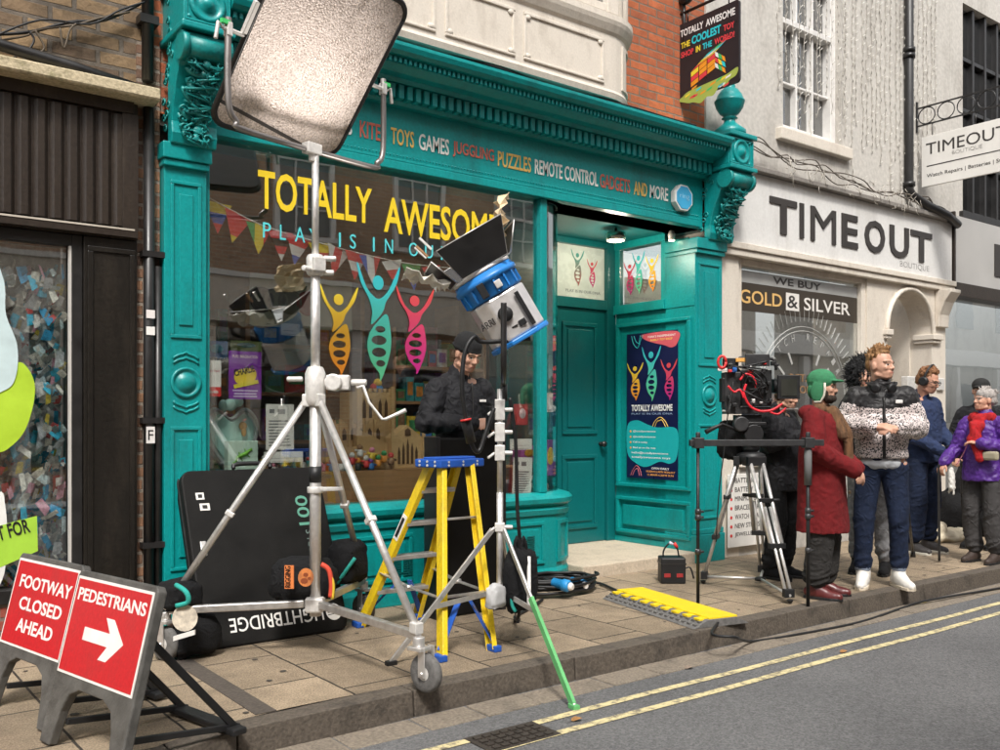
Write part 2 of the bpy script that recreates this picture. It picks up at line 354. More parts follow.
# ================================================================== GROUND
KY, RZ = -1.93, -0.125         # kerb line, road level
def kerb_y(x): return KY if x > 1.8 else KY - .36 * (1.8 - x) ** 2
PAVE = bricks('paving_flags', (.30, .232, .158), (.205, .157, .106), (.03, .024, .018), bw=.55, bh=.41, swap='yx', msize=.007, bump=.5, off=.5, nscale=7, rough=.8, var=.42, speck=.62, shift=(-.1 - .41 * .0, .012, 0))
KERBM = dirty('kerb_stone', (.098, .080, .063), (.032, .027, .022), .9, 6, .8, .5, 60, (1, 1, 1), .3)
def asphalt():
    m, t, b = nodes('asphalt'); N = t.nodes.new; L = t.links.new
    tc = N('ShaderNodeTexCoord')
    a = N('ShaderNodeTexVoronoi'); a.inputs['Scale'].default_value = 120; L(tc.outputs['Object'], a.inputs['Vector'])
    c = N('ShaderNodeTexNoise'); c.inputs['Scale'].default_value = 1.1; c.inputs['Detail'].default_value = 9; L(tc.outputs['Object'], c.inputs['Vector'])
    d = N('ShaderNodeTexNoise'); d.inputs['Scale'].default_value = 60; d.inputs['Detail'].default_value = 5; L(tc.outputs['Object'], d.inputs['Vector'])
    cr = N('ShaderNodeValToRGB'); e = cr.color_ramp.elements; e[0].position = .25; e[0].color = (.058, .058, .060, 1); e[1].position = .8; e[1].color = (.165, .164, .164, 1)
    m1 = N('ShaderNodeMath'); m1.operation = 'MULTIPLY_ADD'; m1.inputs[1].default_value = .45; L(c.outputs['Fac'], m1.inputs[0])
    m2 = N('ShaderNodeMath'); m2.operation = 'MULTIPLY'; m2.inputs[1].default_value = .62; L(d.outputs['Fac'], m2.inputs[0]); L(m2.outputs[0], m1.inputs[2])
    L(m1.outputs[0], cr.inputs[0])
    v = N('ShaderNodeVectorMath'); v.operation = 'SCALE'; r = N('ShaderNodeMapRange'); r.inputs[3].default_value = .75; r.inputs[4].default_value = 1.35
    cb = N('ShaderNodeSeparateColor'); L(a.outputs['Color'], cb.inputs[0]); L(cb.outputs[0], r.inputs[0]); L(cr.outputs[0], v.inputs[0]); L(r.outputs[0], v.inputs['Scale'])
    L(v.outputs[0], b.inputs['Base Color']); b.inputs['Roughness'].default_value = .8
    bp = N('ShaderNodeBump'); bp.inputs['Strength'].default_value = .5; bp.inputs['Distance'].default_value = .008
    L(a.outputs['Distance'], bp.inputs['Height']); L(bp.outputs[0], b.inputs['Normal']); return m
struct(MB().quad((-60, -60, RZ), (90, -60, RZ), (90, 60, RZ), (-60, 60, RZ)).build('road', asphalt()))
m = MB()
xs = [-14, -3, -1, -.4, 0, .3, .6, .9, 1.2, 1.5, 1.8] + [1.8 + 1.5 * i for i in range(1, 24)]
KW = .14
for a, b_ in zip(xs, xs[1:]):
    m.quad((a, kerb_y(a) + KW, 0), (b_, kerb_y(b_) + KW, 0), (b_, 1.2, 0), (a, 1.2, 0))
struct(m.build('pavement', PAVE))
k = MB(); x = -12.0; rnd = random.Random(3)
while x < 36:
    ln = .3 if x < 1.5 else rnd.choice((.75, .9, 1.05)); x1 = x + ln - .008; j = rnd.uniform(-.006, .006)
    y0, y1 = kerb_y(x), kerb_y(x1)
    a = [k._v(p) for p in ((x, y0 + j, RZ - .05), (x1, y1 + j, RZ - .05), (x1, y1 + KW, RZ - .05), (x, y0 + KW, RZ - .05), (x, y0 + j + .012, .003 + j * .5), (x1, y1 + j + .012, .003 + j * .3), (x1, y1 + KW, .003), (x, y0 + KW, .003))]
    for q in ((3, 2, 1, 0), (4, 5, 6, 7), (0, 1, 5, 4), (1, 2, 6, 5), (2, 3, 7, 6), (3, 0, 4, 7)): k._f([a[i] for i in q])
    x += ln
struct(k.build('kerb', KERBM, bevel=.014, seg=3))
# row of worn setts along the gutter
k = MB(); x = -8.0
while x < 30:
    ln = rnd.uniform(.3, .55); y0 = kerb_y(x + ln / 2)
    k.box(x, x + ln - .012, y0 - .21, y0 - .012, RZ - .03, RZ + .006 + rnd.uniform(-.002, .003)); x += ln
struct(k.build('gutter_setts', dirty('gutter_stone', (.21, .175, .135), (.10, .085, .07), .8, 5, .85, .5, 70, (1, 1, 1), .3), bevel=.006))
# two yellow lines, worn
def worn_line():
    m, t, b = nodes('worn_yellow_line'); N = t.nodes.new; L = t.links.new
    tc = N('ShaderNodeTexCoord'); n = N('ShaderNodeTexNoise'); n.inputs['Scale'].default_value = 22; n.inputs['Detail'].default_value = 9; n.inputs['Roughness'].default_value = .75
    L(tc.outputs['Object'], n.inputs['Vector']); r = N('ShaderNodeMapRange'); r.inputs[1].default_value = .47; r.inputs[2].default_value = .60; L(n.outputs['Fac'], r.inputs[0])
    mx = N('ShaderNodeMix'); mx.data_type = 'RGBA'; mx.inputs[6].default_value = (.62, .53, .29, 1); mx.inputs[7].default_value = (.19, .165, .12, 1)
    L(r.outputs[0], mx.inputs[0]); L(mx.outputs[2], b.inputs['Base Color']); b.inputs['Roughness'].default_value = .8; return m
WL = worn_line()
for off in (.42, .60):
    q = MB(); pts = [(x_, kerb_y(max(x_, .9)) - off + .006 * math.sin(x_ * 3 + off * 9)) for x_ in [.2 + .3 * i for i in range(110)]]
    for (a, ya), (b_, yb) in zip(pts, pts[1:]): q.quad((a, ya - .026, RZ + .004), (b_, yb - .026, RZ + .004), (b_, yb + .026, RZ + .004), (a, ya + .026, RZ + .004))
    struct(q.build('yellow_line', WL))
# drainage channel from the downpipe to the kerb, tactile strip at the crossing
DARKST = dirty('dark_channel_stone', (.085, .07, .058), (.05, .042, .036), .7, 5, .75, .4, 60, (1, 1, 1), .25)
q = MB(); a, b_ = V((1.69, -.12, 0)), V((1.69, -1.80, 0))
q.obox(((a + b_) / 2).xyz + V((0, 0, .001)), (b_ - a).normalized(), V((-(b_ - a).y, (b_ - a).x, 0)).normalized(), EZ, (b_ - a).length, .10, .006)
struct(q.build('drainage_channel', DARKST))
q = MB(); q.box(-3, .62, -2.2, -1.32, -.01, .004); 
for i in range(28):
    for j in range(12): 
        if i % 1 == 0: q.lathe([(.014, .003), (.012, .009), (.006, .01)], (-1.2 + i * .067, -2.16 + j * .072, 0), 8)
struct(q.build('tactile_paving', mat('buff_tactile', (.40, .30, .15), .85, var=.3, scale=20, bump=.3, bscale=150)))
# drain cover in the road
c = PZ(513, 737, RZ); q = MB(); q.box(c.x - .2, c.x + .2, c.y - .11, c.y + .11, RZ - .02, RZ + .005)
for i in range(7):
    for j in range(4): q.box(c.x - .17 + i * .05, c.x - .135 + i * .05, c.y - .09 + j * .047, c.y - .06 + j * .047, RZ + .004, RZ + .012)
solo(q, 'drain_cover', mat('rusty_iron', (.05, .041, .034), .7, .3, .4, 30, .4, 90), 'small rusty square iron drain cover set in the road', 'drain cover')
# darker repair strip and gum spots
q = MB(); rnd = random.Random(17)
for i in range(90):
    x, y = rnd.uniform(.9, 9), rnd.uniform(-1.75, -.05); r0 = rnd.uniform(.010, .022); q._f([q._v((x + r0 * math.cos(a * .9), y + r0 * math.sin(a * .9) * rnd.uniform(.7, 1), .0042)) for a in range(7)])
gm = struct(q.build('pavement_gum_spots', mat('old_gum', (.07, .06, .05), .9)))
# litter on the road
LEAF = [mat('dead_leaf_%d' % i, c_, .8, var=.3, scale=60) for i, c_ in enumerate(((.30, .15, .05), (.34, .26, .09), (.22, .17, .13)))]
for i, (px, py, la) in enumerate(((578, 720, 'curled brown leaf lying on the road near the green stand leg'), (925, 603, 'orange leaf lying in the gutter by the white shoes'),
                                (690, 668, 'small brown leaf lying on the asphalt below the cable ramp'), (845, 652, 'pale leaf lying on the open road'))):
    p = PZ(px, py, RZ + .006); q = MB(); s_ = .03
    q.quad(p + V((-s_, 0, 0)), p + V((0, -s_ * .6, .012)), p + V((s_, 0, .004)), p + V((0, s_ * .6, .014)))
    q.quad(p + V((-s_, 0, .001)), p + V((0, s_ * .6, .015)), p + V((-s_ * .7, s_ * .8, .006)), p + V((-s_ * 1.2, .3 * s_, .002)))
    solo(q, 'fallen_leaf', LEAF[i % 3], la, 'leaf')

# ================================================================== TOY SHOP
shop = thing('toy_shop', (4.3, .3, 0), 'toy shop with teal Victorian shopfront, red brick wall and cream bay above', 'shop')
ZC0, ZC1 = 3.10, 3.82            # window head, cornice top
# upper wall
q = MB(); q.box(1.72, 6.83, .02, .35, 3.2, 8.5); q.build('brick_wall', REDBRICK, shop)
# little holes and iron in the brick wall
# plan path along the shop window: straight, quarter round, return into the lobby
def bay(x0=2.04, grow=0.0, ret=1.0, n=8):
    p = [(x0, 0, 0, -1), (4.83, 0, 0, -1)]
    for i in range(1, n + 1):
        a = R(-90 + 90 * i / n); p.append((4.83 + .35 * math.cos(a), .35 + .35 * math.sin(a), math.cos(a), math.sin(a)))
    p.append((5.18, ret, 1, 0)); return p
st = MB().sweep([(-.06, 0), (.085, 0), (.085, .10), (.07, .13), (.07, .56), (-.06, .56)], bay()).build('stallriser', TEAL, shop, .004)
sill = MB().sweep([(-.12, .56), (.085, .56), (.095, .60), (.075, .625), (.115, .655), (.12, .69), (.095, .715), (.03, .735), (-.12, .735)], bay()).build('window_sill', TEAL, shop)
def frame_panel(mb, x0, x1, z0, z1, y, wd=.03, th=.014):
    for a, b_, c_, d in ((x0, x1, z0, z0 + wd), (x0, x1, z1 - wd, z1), (x0, x0 + wd, z0 + wd, z1 - wd), (x1 - wd, x1, z0 + wd, z1 - wd)): mb.box(a, b_, y - th, y + .004, c_, d)
def raised(name, x0, x1, z0, z1, y, m_, parent, wd=.03, th=.014):
    q = MB(); frame_panel(q, x0, x1, z0, z1, y, wd, th); q.box(x0 + wd + .03, x1 - wd - .03, y - .012, y + .004, z0 + wd + .03, z1 - wd - .03)
    return q.build(name, m_, parent, .005)
for a, b_ in ((2.16, 2.80), (2.90, 3.54), (3.64, 4.20), (4.28, 4.78)): raised('panel', a, b_, .17, .51, -.07, TEAL, st)
for a0, a1 in ((-78, -48), (-40, -10)):      # panels on the round corner
    q = MB()
    pa = [(4.83 + .42 * math.cos(R(a0 + (a1 - a0) * i / 6)), .35 + .42 * math.sin(R(a0 + (a1 - a0) * i / 6)), math.cos(R(a0 + (a1 - a0) * i / 6)), math.sin(R(a0 + (a1 - a0) * i / 6))) for i in range(7)]
    for z0, z1 in ((.17, .20), (.48, .51)): q.sweep([(-.004, z0), (.014, z0), (.014, z1), (-.004, z1)], pa)
    for s_ in (pa[:2], pa[-2:]): q.sweep([(-.004, .20), (.014, .20), (.014, .48), (-.004, .48)], s_)
    q.build('panel', TEAL, st)
for px, py in ((402, 566), (526, 546)):
    p = PY(px, py, -.085); q = MB()
    for i in range(9):
        q.box(p.x - .085, p.x - .01, -.092, -.08, p.z - .07 + i * .017, p.z - .063 + i * .017); q.box(p.x + .01, p.x + .085, -.092, -.08, p.z - .07 + i * .017, p.z - .063 + i * .017)
    q.build('air_vent', mat('vent_teal', (.003, .13, .125), .5), st)
# pilasters
for nm, x0, x1 in (('pilaster', 1.78, 2.04), ('pilaster', 6.60, 6.98)):
    q = MB(); q.box(x0, x1, -.07, .3, 0, 3.0); q.box(x0 - .012, x1 + .012, -.095, .3, 0, .26); q.box(x0 - .006, x1 + .006, -.083, .3, .262, .31)
    q.box(x0 - .01, x1 + .01, -.10, .3, 2.86, 2.90); q.box(x0 - .02, x1 + .02, -.115, .3, 2.902, 3.0)
    pl = q.build(nm, TEAL, shop, .006)
    xm = (x0 + x1) / 2; hw = (x1 - x0) / 2 - .035
    for za_, zb_ in ((.40, 1.28), (1.82, 2.78)):
        q = MB(); frame_panel(q, xm - hw, xm + hw, za_, zb_, -.07, .022, .012); q.build('panel_moulding', TEAL, pl, .004)
        MB().box(xm - hw * .45, xm + hw * .45, -.08, -.066, za_ + .08, zb_ - .08).build('fluting', TEAL, pl, .004)
    q = MB(); rr_ = min(hw, .105)
    q.lathe([(rr_, 0), (rr_, .014), (rr_ * .86, .02), (rr_ * .78, .008), (rr_ * .62, .008), (rr_ * .56, .02), (.002, .026)], (xm, -.068, 1.55), 28, (0, -1, 0))
    for dz in (.145, .175, -.145, -.175):
        q.tube([(xm + rr_ * math.sin(R(a)), -.072, 1.55 + dz * (1.06 if abs(a) < 1 else 1) - (abs(a) / 55) ** 2 * .03 * (1 if dz > 0 else -1)) for a in range(-55, 56, 11)], .008, 6)
    q.build('roundel', TEAL, pl)
# console brackets with acanthus, blocks and finial
def console(x0, x1, xm):
    prof = [(-.07, 2.99), (-.13, 2.99), (-.15, 3.05), (-.14, 3.12), (-.16, 3.20), (-.20, 3.30), (-.26, 3.42), (-.33, 3.50), (-.37, 3.54), (-.36, 3.59), (-.07, 3.59)]
    q = MB()
    q.prism([(p[0], p[1]) for p in prof], (x0, 0, 0), EY, EZ, x1 - x0)
    q.box(x0 - .02, x1 + .02, -.40, .1, 3.60, 3.64); q.box(x0, x1, -.36, .1, 3.642, 3.90); q.box(x0 - .025, x1 + .025, -.395, .1, 3.902, 3.945)
    c_ = q.build('console_bracket', TEAL, shop, .008)
    q = MB()
    for s_ in (x0 - .008, x1 - .03): q.lathe([(.085, 0), (.085, .038), (.06, .044), (.055, .03), (.03, .03), (.02, .046), (.001, .046)], (s_, -.31, 3.52), 18, EX)
    q.cyl((x0 + .02, -.315, 3.52), (x1 - .02, -.315, 3.52), .07, n=18)
    rnd = random.Random(5)
    for i in range(9):                        # curled leaves and knots down the front
        t = i / 8; z = 3.43 - .40 * t; y = -.30 + .16 * min(1, t * 1.35); wd = (x1 - x0) * (.40 - .10 * t)
        for s_ in (-1, 1):
            bx_ = xm + s_ * wd * rnd.uniform(.45, .85); rot = Matrix.Rotation(s_ * rnd.uniform(.3, 1.2), 3, 'Y') @ Matrix.Rotation(rnd.uniform(-.5, .5), 3, 'X')
            q.ell((bx_, y - .008, z + rnd.uniform(-.015, .015)), (.022, .018, .058 - .015 * t), rot, 9, 6)
            rr0 = rnd.uniform(.022, .036); q.tube([(bx_ + s_ * rr0 * math.cos(a * .6) * (1 - a / 13), y - .03 - .001 * a, z + rr0 * math.sin(a * .6) * (1 - a / 13)) for a in range(12)], .0075, 5)
        q.ell((xm + rnd.uniform(-.015, .015), y - .024, z), (.026 + .012 * (i % 2), .020, .030), Matrix.Rotation(rnd.uniform(-.8, .8), 3, 'Y'), 9, 6)
        for k in range(3): q.tube([(xm + rnd.uniform(-wd, wd), y - .02, z), (xm + rnd.uniform(-wd, wd), y - .045, z - .02), (xm + rnd.uniform(-wd, wd), y - .03, z - .05)], .008, 5)
    for s_ in (x0 - .004, x1 - .004):         # carved relief on the flanks
        for i in range(16):
            z = rnd.uniform(3.06, 3.88); y = rnd.uniform(-.10, .0) - (.16 if z > 3.42 else 0) * rnd.random()
            q.tube([(s_ + .002, y + .032 * math.cos(a * .7) * (1 - a / 11), z + .032 * math.sin(a * .7) * (1 - a / 11)) for a in range(10)], .007, 5)
    q.build('acanthus_carving', dirty('teal_carving', (.006, .24, .23), (.02, .10, .095), .7, 9, .42, .2, 60, (1, 1, 1), .15), c_)
    q = MB(); h = min(.115, (x1 - x0) / 2 - .03)
    q.lathe([(h, 0), (h, .012), (h * .8, .02), (h * .72, .006), (h * .45, .006), (h * .3, .03), (.002, .038)], (xm, -.36, 3.772), 22, (0, -1, 0))
    for sx in (-1, 1):
        for sz in (-1, 1): q.ell((xm + sx * h, -.362, 3.772 + sz * .095), .016, None, 8, 5)
    frame_panel(q, x0 + .005, x1 - .005, 3.655, 3.89, -.36, .012, .012); q.build('roundel', TEAL, c_)
    return c_
console(1.80, 2.08, 1.94); cr_ = console(6.72, 7.06, 6.89)
MB().lathe([(.15, 0), (.15, .05), (.10, .09), (.055, .13), (.05, .16), (.075, .17), (.05, .185), (.09, .215), (.125, .27), (.135, .31), (.14, .318), (.14, .33), (.128, .338), (.115, .38), (.08, .43), (.05, .45), (.055, .465), (.035, .50), (.018, .56), (.006, .64)], (6.90, -.22, 3.946), 26).build('finial', TEAL, shop)
MB().lathe([(.15, 0), (.15, .05), (.10, .09), (.055, .13), (.05, .16), (.09, .215), (.135, .31), (.14, .33), (.08, .43), (.05, .45), (.006, .64)], (1.94, -.19, 3.946), 20).build('finial', TEAL, shop)
# fascia, cornice, dentils
fa = MB().box(2.08, 6.72, -.05, .3, 3.10, 3.56).build('fascia', TEAL, shop)
q = MB(); q.box(2.08, 6.66, -.085, -.048, 3.10, 3.16); q.box(2.08, 6.66, -.075, -.048, 3.162, 3.185); q.build('window_head', TEAL, fa, .006)
q = MB()
x = 2.10
while x < 6.64: q.ell((x, -.066, 3.205), (.008, .01, .008), None, 6, 4); x += .028
q.build('bead_moulding', TEAL, fa)
CX0, CX1 = 2.082, 6.715
prof = [(.1, 3.55), (-.10, 3.55), (-.12, 3.575), (-.12, 3.67), (-.19, 3.675), (-.21, 3.70), (-.27, 3.71), (-.31, 3.735), (-.33, 3.745), (-.33, 3.785), (-.375, 3.79), (-.40, 3.81), (-.415, 3.84), (-.415, 3.862), (.1, 3.93)]
co = MB().prism(prof, (CX0, 0, 0), EY, EZ, CX1 - CX0).build('cornice', TEAL, shop)
q = MB(); x = CX0 + .02
while x < CX1 - .05: q.box(x, x + .042, -.185, -.11, 3.572, 3.668); x += .070
q.build('dentil_course', TEAL, co, .004)
q = MB(); x = CX0 + .02
while x < CX1 - .03: q.box(x, x + .020, -.352, -.325, 3.748, 3.783); x += .040
q.build('dentil_course', TEAL, co)
# debris, moss and a cable lying on the cornice top
q = MB(); rnd = random.Random(9)
for kx in range(3): q.tube(smooth_path([(2.3 + i * .36, -.36 + kx * .05 + rnd.uniform(-.03, .03), 3.885 + rnd.uniform(-.008, .012)) for i in range(12)], 4), .009, 6)
q.build('lead_cable', BLACKP, co)
# fascia words
PAL = dict(r=mat('gold_red_letters', (.55, .13, .09), .45), y=mat('gold_letters', (.72, .45, .12), .45), w=mat('white_letters', (.78, .76, .72), .45))
for s_, c_, a, b_ in (('EDUCATIONAL', 'w', 222, 262), ('SCIENCE', 'y', 236, 300), ('CRAFTS', 'w', 306, 352), ('KITES', 'r', 360, 385), ('TOYS', 'y', 391, 414), ('GAMES', 'w', 419, 449), ('JUGGLING', 'r', 453, 494), ('PUZZLES', 'y', 498, 531), ('REMOTE CONTROL', 'w', 535, 598), ('GADGETS', 'r', 600, 630), ('AND', 'y', 634, 647), ('MORE', 'w', 650, 668)):
    if s_ == 'EDUCATIONAL': continue
    x0, x1 = PY(a, 140, -.054).x, PY(b_, 140, -.054).x
    text(s_, (x0, -.0535, 3.285), EX, EZ, x1 - x0, .118, PAL[c_], fa, .002, .012)
# window joinery: mullions and rails
q = MB()
q.box(2.04, 2.075, -.03, .05, .735, 3.10); q.build('window_post', TEAL, shop, .006)
q = MB(); q.box(4.765, 4.835, -.045, .05, .735, 3.10); q.build('window_post', TEAL, shop, .008)
q = MB(); q.box(5.15, 5.21, .33, .39, .735, 3.10); q.build('window_post', TEAL, shop, .006)
pane = MB().box(2.076, 4.764, .006, .012, .736, 3.098).build('window_pane', GLASS, shop)
pts = [(x_, y_, nx, ny) for x_, y_, nx, ny in bay()[1:-1]]
MB().sweep([(-.012, .736), (-.006, .736), (-.006, 3.098), (-.012, 3.098)], [(4.836, 0, 0, -1)] + pts[1:]).build('curved_window_pane', GLASS, shop)
MB().box(5.172, 5.178, .392, .998, .736, 3.098).build('window_pane', GLASS, shop)
q = MB().sweep([(-.05, 3.10), (.05, 3.10), (.05, 3.2), (-.05, 3.2)], bay()[1:]); q.build('curved_head', TEAL, shop)
# window lettering, four dancers
def vinyl(s_, px0, py0, px1, py1, m_, y=.002, h_=None, bold=.0, nm='lettering', par=None):
    a, b_ = PY(px0, py1, y), PY(px1, py1, y); t = PY(px0, py0, y)
    return text(s_, (a.x, y, a.z), EX, EZ, b_.x - a.x, t.z - a.z, m_, par or pane, .0006, bold, nm)
for s_, a, b_, yb, yt in (('TOTALLY', 258, 372, 208, 169), ('AWESOME', 384, 499, 232, 196)):
    xa, xb = PY(a, 200, .0015).x, PY(b_, 200, .0015).x; zb_, zt_ = PY(a, yb, .0015).z, PY(a, yt, .0015).z; text(s_, (xa, .0015, zb_), EX, EZ, xb - xa, zt_ - zb_, YEL, pane, .0006, .018)
for s_, a, b_, c_ in (('P', 263, 271, 216), ('L', 280, 286, 219), ('A', 295, 305, 224), ('Y', 309, 318, 227), ('I', 339, 342, 229), ('S', 350, 356, 231), ('I', 373, 376, 236), ('N', 385, 393, 238), ('O', 409, 418, 242), ('U', 425, 433, 244), ('R', 441, 449, 247), ('D', 463, 471, 250), ('N', 478, 486, 252), ('A', 492, 501, 254)):
    a_, b2 = PY(a, c_ + 13, .0015), PY(b_, c_ + 13, .0015)
    text(s_, (a_.x, .0015, 2.515), EX, EZ, (.014 if s_ == 'I' else b2.x - a_.x), .10, LTEAL, pane, .0006, 0)
DY = grad('dancer_yellow', (.75, .22, .02), (.78, .62, .05)); DT = grad('dancer_teal', (.12, .55, .25), (.03, .45, .55)); DR = grad('dancer_red', (.50, .02, .22), (.65, .08, .06))
for px0, px1, t_, b_, m_ in ((320, 358, 285, 376, DY), (357, 400, 264, 381, DT), (396, 434, 287, 374, DR)):
    a, c_ = PY(px0, b_, .0015), PY(px1, b_, .0015); t2 = PY((px0 + px1) / 2, t_, .0015)
    b2 = PY((px0 + px1) / 2, b_, .0015)
    dancer((a.x, .0015, b2.z), t2.z - b2.z, c_.x - a.x, m_, EX, EZ, pane)
# lobby: floor step, door, side panel, fanlights, ceiling
q = MB(); q.box(5.20, 6.62, -.075, 1.05, -.02, .105); q.build('doorstep', dirty('door_stone', (.52, .44, .34), (.30, .25, .19), .6, 4, .75, .3, 60, (1, 1, 1), .15), shop, .012)
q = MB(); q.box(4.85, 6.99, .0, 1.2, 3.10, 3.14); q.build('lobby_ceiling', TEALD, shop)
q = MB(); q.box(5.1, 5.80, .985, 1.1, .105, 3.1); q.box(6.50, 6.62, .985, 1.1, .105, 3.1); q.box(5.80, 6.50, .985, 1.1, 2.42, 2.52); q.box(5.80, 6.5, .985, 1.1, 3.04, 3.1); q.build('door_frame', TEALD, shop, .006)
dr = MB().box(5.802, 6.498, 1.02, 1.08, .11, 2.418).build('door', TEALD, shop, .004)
for z0, z1 in ((.25, .98), (1.18, 2.28)): raised('door_panel', 5.92, 6.38, z0, z1, 1.02, TEALD, dr, .04, .018)
MB().lathe([(.022, 0), (.022, .02), (.012, .03), (.03, .05), (.03, .07), (.002, .08)], (6.43, 1.02, 1.08), 12, (0, -1, 0)).build('door_knob', BLACK, dr)
fl = MB().box(5.802, 6.498, 1.03, 1.04, 2.522, 3.038).build('fanlight', mat('frosted_white', (.62, .68, .64), .25), shop)
dancer((6.05, 1.028, 2.64), .36, .17, grad('dancer_green', (.35, .06, .05), (.02, .35, .30)), EX, EZ, fl); dancer((6.26, 1.028, 2.64), .28, .14, DR, EX, EZ, fl)
text('PLAY IS IN OUR DNA', (5.98, 1.028, 2.575), EX, EZ, .46, .028, plain((.25, .3, .32)), fl)
# side wall of the lobby, perpendicular to the street, with poster panel below and fanlight above
NX = V((0, -1, 0))
q = MB(); q.box(6.60, 6.66, .30, .985, .105, .16); q.box(6.615, 6.66, .301, .985, .16, 2.38); q.box(6.575, 6.66, .301, .985, 2.38, 2.47); q.box(6.59, 6.66, .301, .985, 3.03, 3.1); q.box(6.6, 6.66, .301, .36, 2.47, 3.03); q.box(6.6, 6.66, .92, .985, 2.47, 3.03)
sp = q.build('side_panel', TEAL, shop, .004)
q = MB()
for z0, z1 in ((.66, 2.28), (.2, .56)):
    for a, b_, c_, d in ((-.02, .95, z0, z0 + .035), (-.02, .95, z1 - .035, z1), (-.02, .02, z0 + .035, z1 - .035), (.91, .95, z0 + .035, z1 - .035)): q.box(6.575, 6.62, a, b_, c_, d)
    if z0 < .5: q.box(6.588, 6.62, .07, .86, z0 + .08, z1 - .08)
q.build('panel_moulding', TEAL, sp, .006)
q = MB(); q.box(6.594, 6.62, -.06, .305, .11, .2); q.box(6.594, 6.62, -.06, .305, 2.38, 2.47); q.build('side_rail', TEAL, sp)
MB().box(6.606, 6.612, .362, .918, 2.472, 3.028).build('side_fanlight', GLASS, shop)
q = MB(); q.box(6.607, 6.615, .02, .30, 2.48, 3.02); q.build('fanlight_pane', mat('fanlight_teal', (.02, .2, .19), .15), shop)
for y_, h_, m_ in ((.86, .34, DR), (.74, .42, DT), (.56, .36, DY)): dancer((6.602, y_, 2.56), h_, .17, m_, NX, EZ, sp)
po = thing('poster', (6.6, .47, .75), 'tall navy poster with three dancing figures on the teal panel beside the shop door', 'poster')
PW, PH, PXX = .67, 1.42, 6.599
def pp(a, b_, c_=0): return V((PXX - .003 - c_, .81 - a * PW, .75 + b_ * PH))
MB().box(PXX - .003, PXX, .81 - PW, .81, .75, .75 + PH).build('sheet', mat('navy_print', (.008, .010, .055), .35, var=.1), po)
def pflat(pts, m_, d=.0006, nm='print_shape'): return MB().prism([(a * PW, b_ * PH) for a, b_ in pts], (PXX - .0031 - d, .81, .75), NX, EZ, .0005).build(nm, m_, po)
pflat([(a, b_) for a, b_ in cat2([(.34, .99), (.99, .99), (.99, .91), (.88, .885), (.74, .905), (.55, .925), (.36, .955)], 5)], plain((.62, .10, .13)))
pflat(cat2([(.015, .36), (.2, .40), (.42, .37), (.62, .35), (.98, .34), (.985, .16), (.86, .11), (.66, .12), (.40, .08), (.2, .10), (.015, .17)], 5), plain((.01, .40, .42)))
def pline(c_, pts, m_): MB().tube(smooth_path([pp(a, b_, .001) for a, b_ in pts], 5), .004, 5).build('print_line', m_, po)
for k in (0, .05): pline(0, [(.10 + k, .985), (.14 + k, .93 + k * .3), (.22 + k, .90 + k * .5), (.27 - k * .3, .94), (.33 - k, .985)], plain((.02, .5, .5)))
for k in (0, .045): pline(0, [(.52 + k, .355), (.56 + k, .39), (.66, .42 - k * .5), (.75 - k, .40), (.82 - k, .355)], plain((.75, .5, .1)))
for k in (0, .04): pline(0, [(.08 + k, .015), (.12 + k, .05), (.2, .085 - k * .5), (.27 - k, .06), (.3 - k, .015)], plain((.5, .12, .15)))
for a0, a1, b0, b1, m_ in ((.01, .335, .535, .80, DY), (.31, .68, .53, .905, DT), (.68, .99, .535, .81, DR)): dancer(pp(a0, b0, .0012), (b1 - b0) * PH, (a1 - a0) * PW, m_, NX, EZ, po)
def ptx(s_, a0, a1, b0, h_, m_, bold=.0): text(s_, pp(a0, b0, .0014), NX, EZ, (a1 - a0) * PW, h_ * PH, m_, po, .0004, bold)
PWH = plain((.78, .77, .75)); POR = plain((.8, .35, .08))
ptx('TOTALLY AWESOME', .10, .90, .462, .045, PWH, .03); ptx('PLAY IS IN OUR DNA', .10, .90, .438, .013, plain((.3, .4, .6)))
ptx("YORK'S INDEPENDENT", .42, .96, .962, .014, PWH, .01); ptx('FAMILY TOY SHOP', .48, .90, .938, .014, plain((.8, .6, .1)), .01)
for i, s_ in enumerate(('@totallyawesome', '@totallyawesome', 'Call in today', 'Find us on the map')): ptx(s_, .13, .58 if i != 2 else .42, .315 - i * .038, .016, PWH, .01); MB().lathe([(.012, 0), (.012, .001)], pp(.08, .322 - i * .038, .0012), 10, (-1, 0, 0)).build('print_dot', POR, po)
ptx('hello@totallyawesome', .10, .82, .165, .018, PWH, .015); ptx('totallyawesome toys', .10, .86, .135, .018, PWH, .015)
ptx('OPEN DAILY', .50, .84, .066, .014, PWH, .015); ptx('10.00AM-5.30PM MON-SAT', .40, .95, .044, .013, POR, .01); ptx('11.00AM-4.30PM SUN', .42, .92, .022, .013, POR, .01)
# shop interior
INT = mat('interior_wall', (.22, .18, .15), .8, var=.3); 
q = MB(); q.box(1.72, 5.1, 3.2, 3.3, 0, 3.2); q.box(1.70, 1.76, .06, 3.2, 0, 3.2); q.box(1.76, 5.1, .3, 3.2, -.05, .02); q.box(5.10, 5.16, 1.1, 3.2, 0, 3.2); q.build('interior_wall', INT, shop)
q = MB(); q.box(1.76, 5.1, .06, 3.2, 3.14, 3.2); q.build('interior_ceiling', mat('interior_ceiling', (.30, .27, .23), .8), shop)
q = MB(); q.box(2.06, 5.12, .06, .85, .60, .705); q.build('display_floor', WOOD, shop)
q = MB(); q.box(2.55, 4.70, .22, .80, .706, .95); q.build('display_plinth', WOOD, shop, .004)
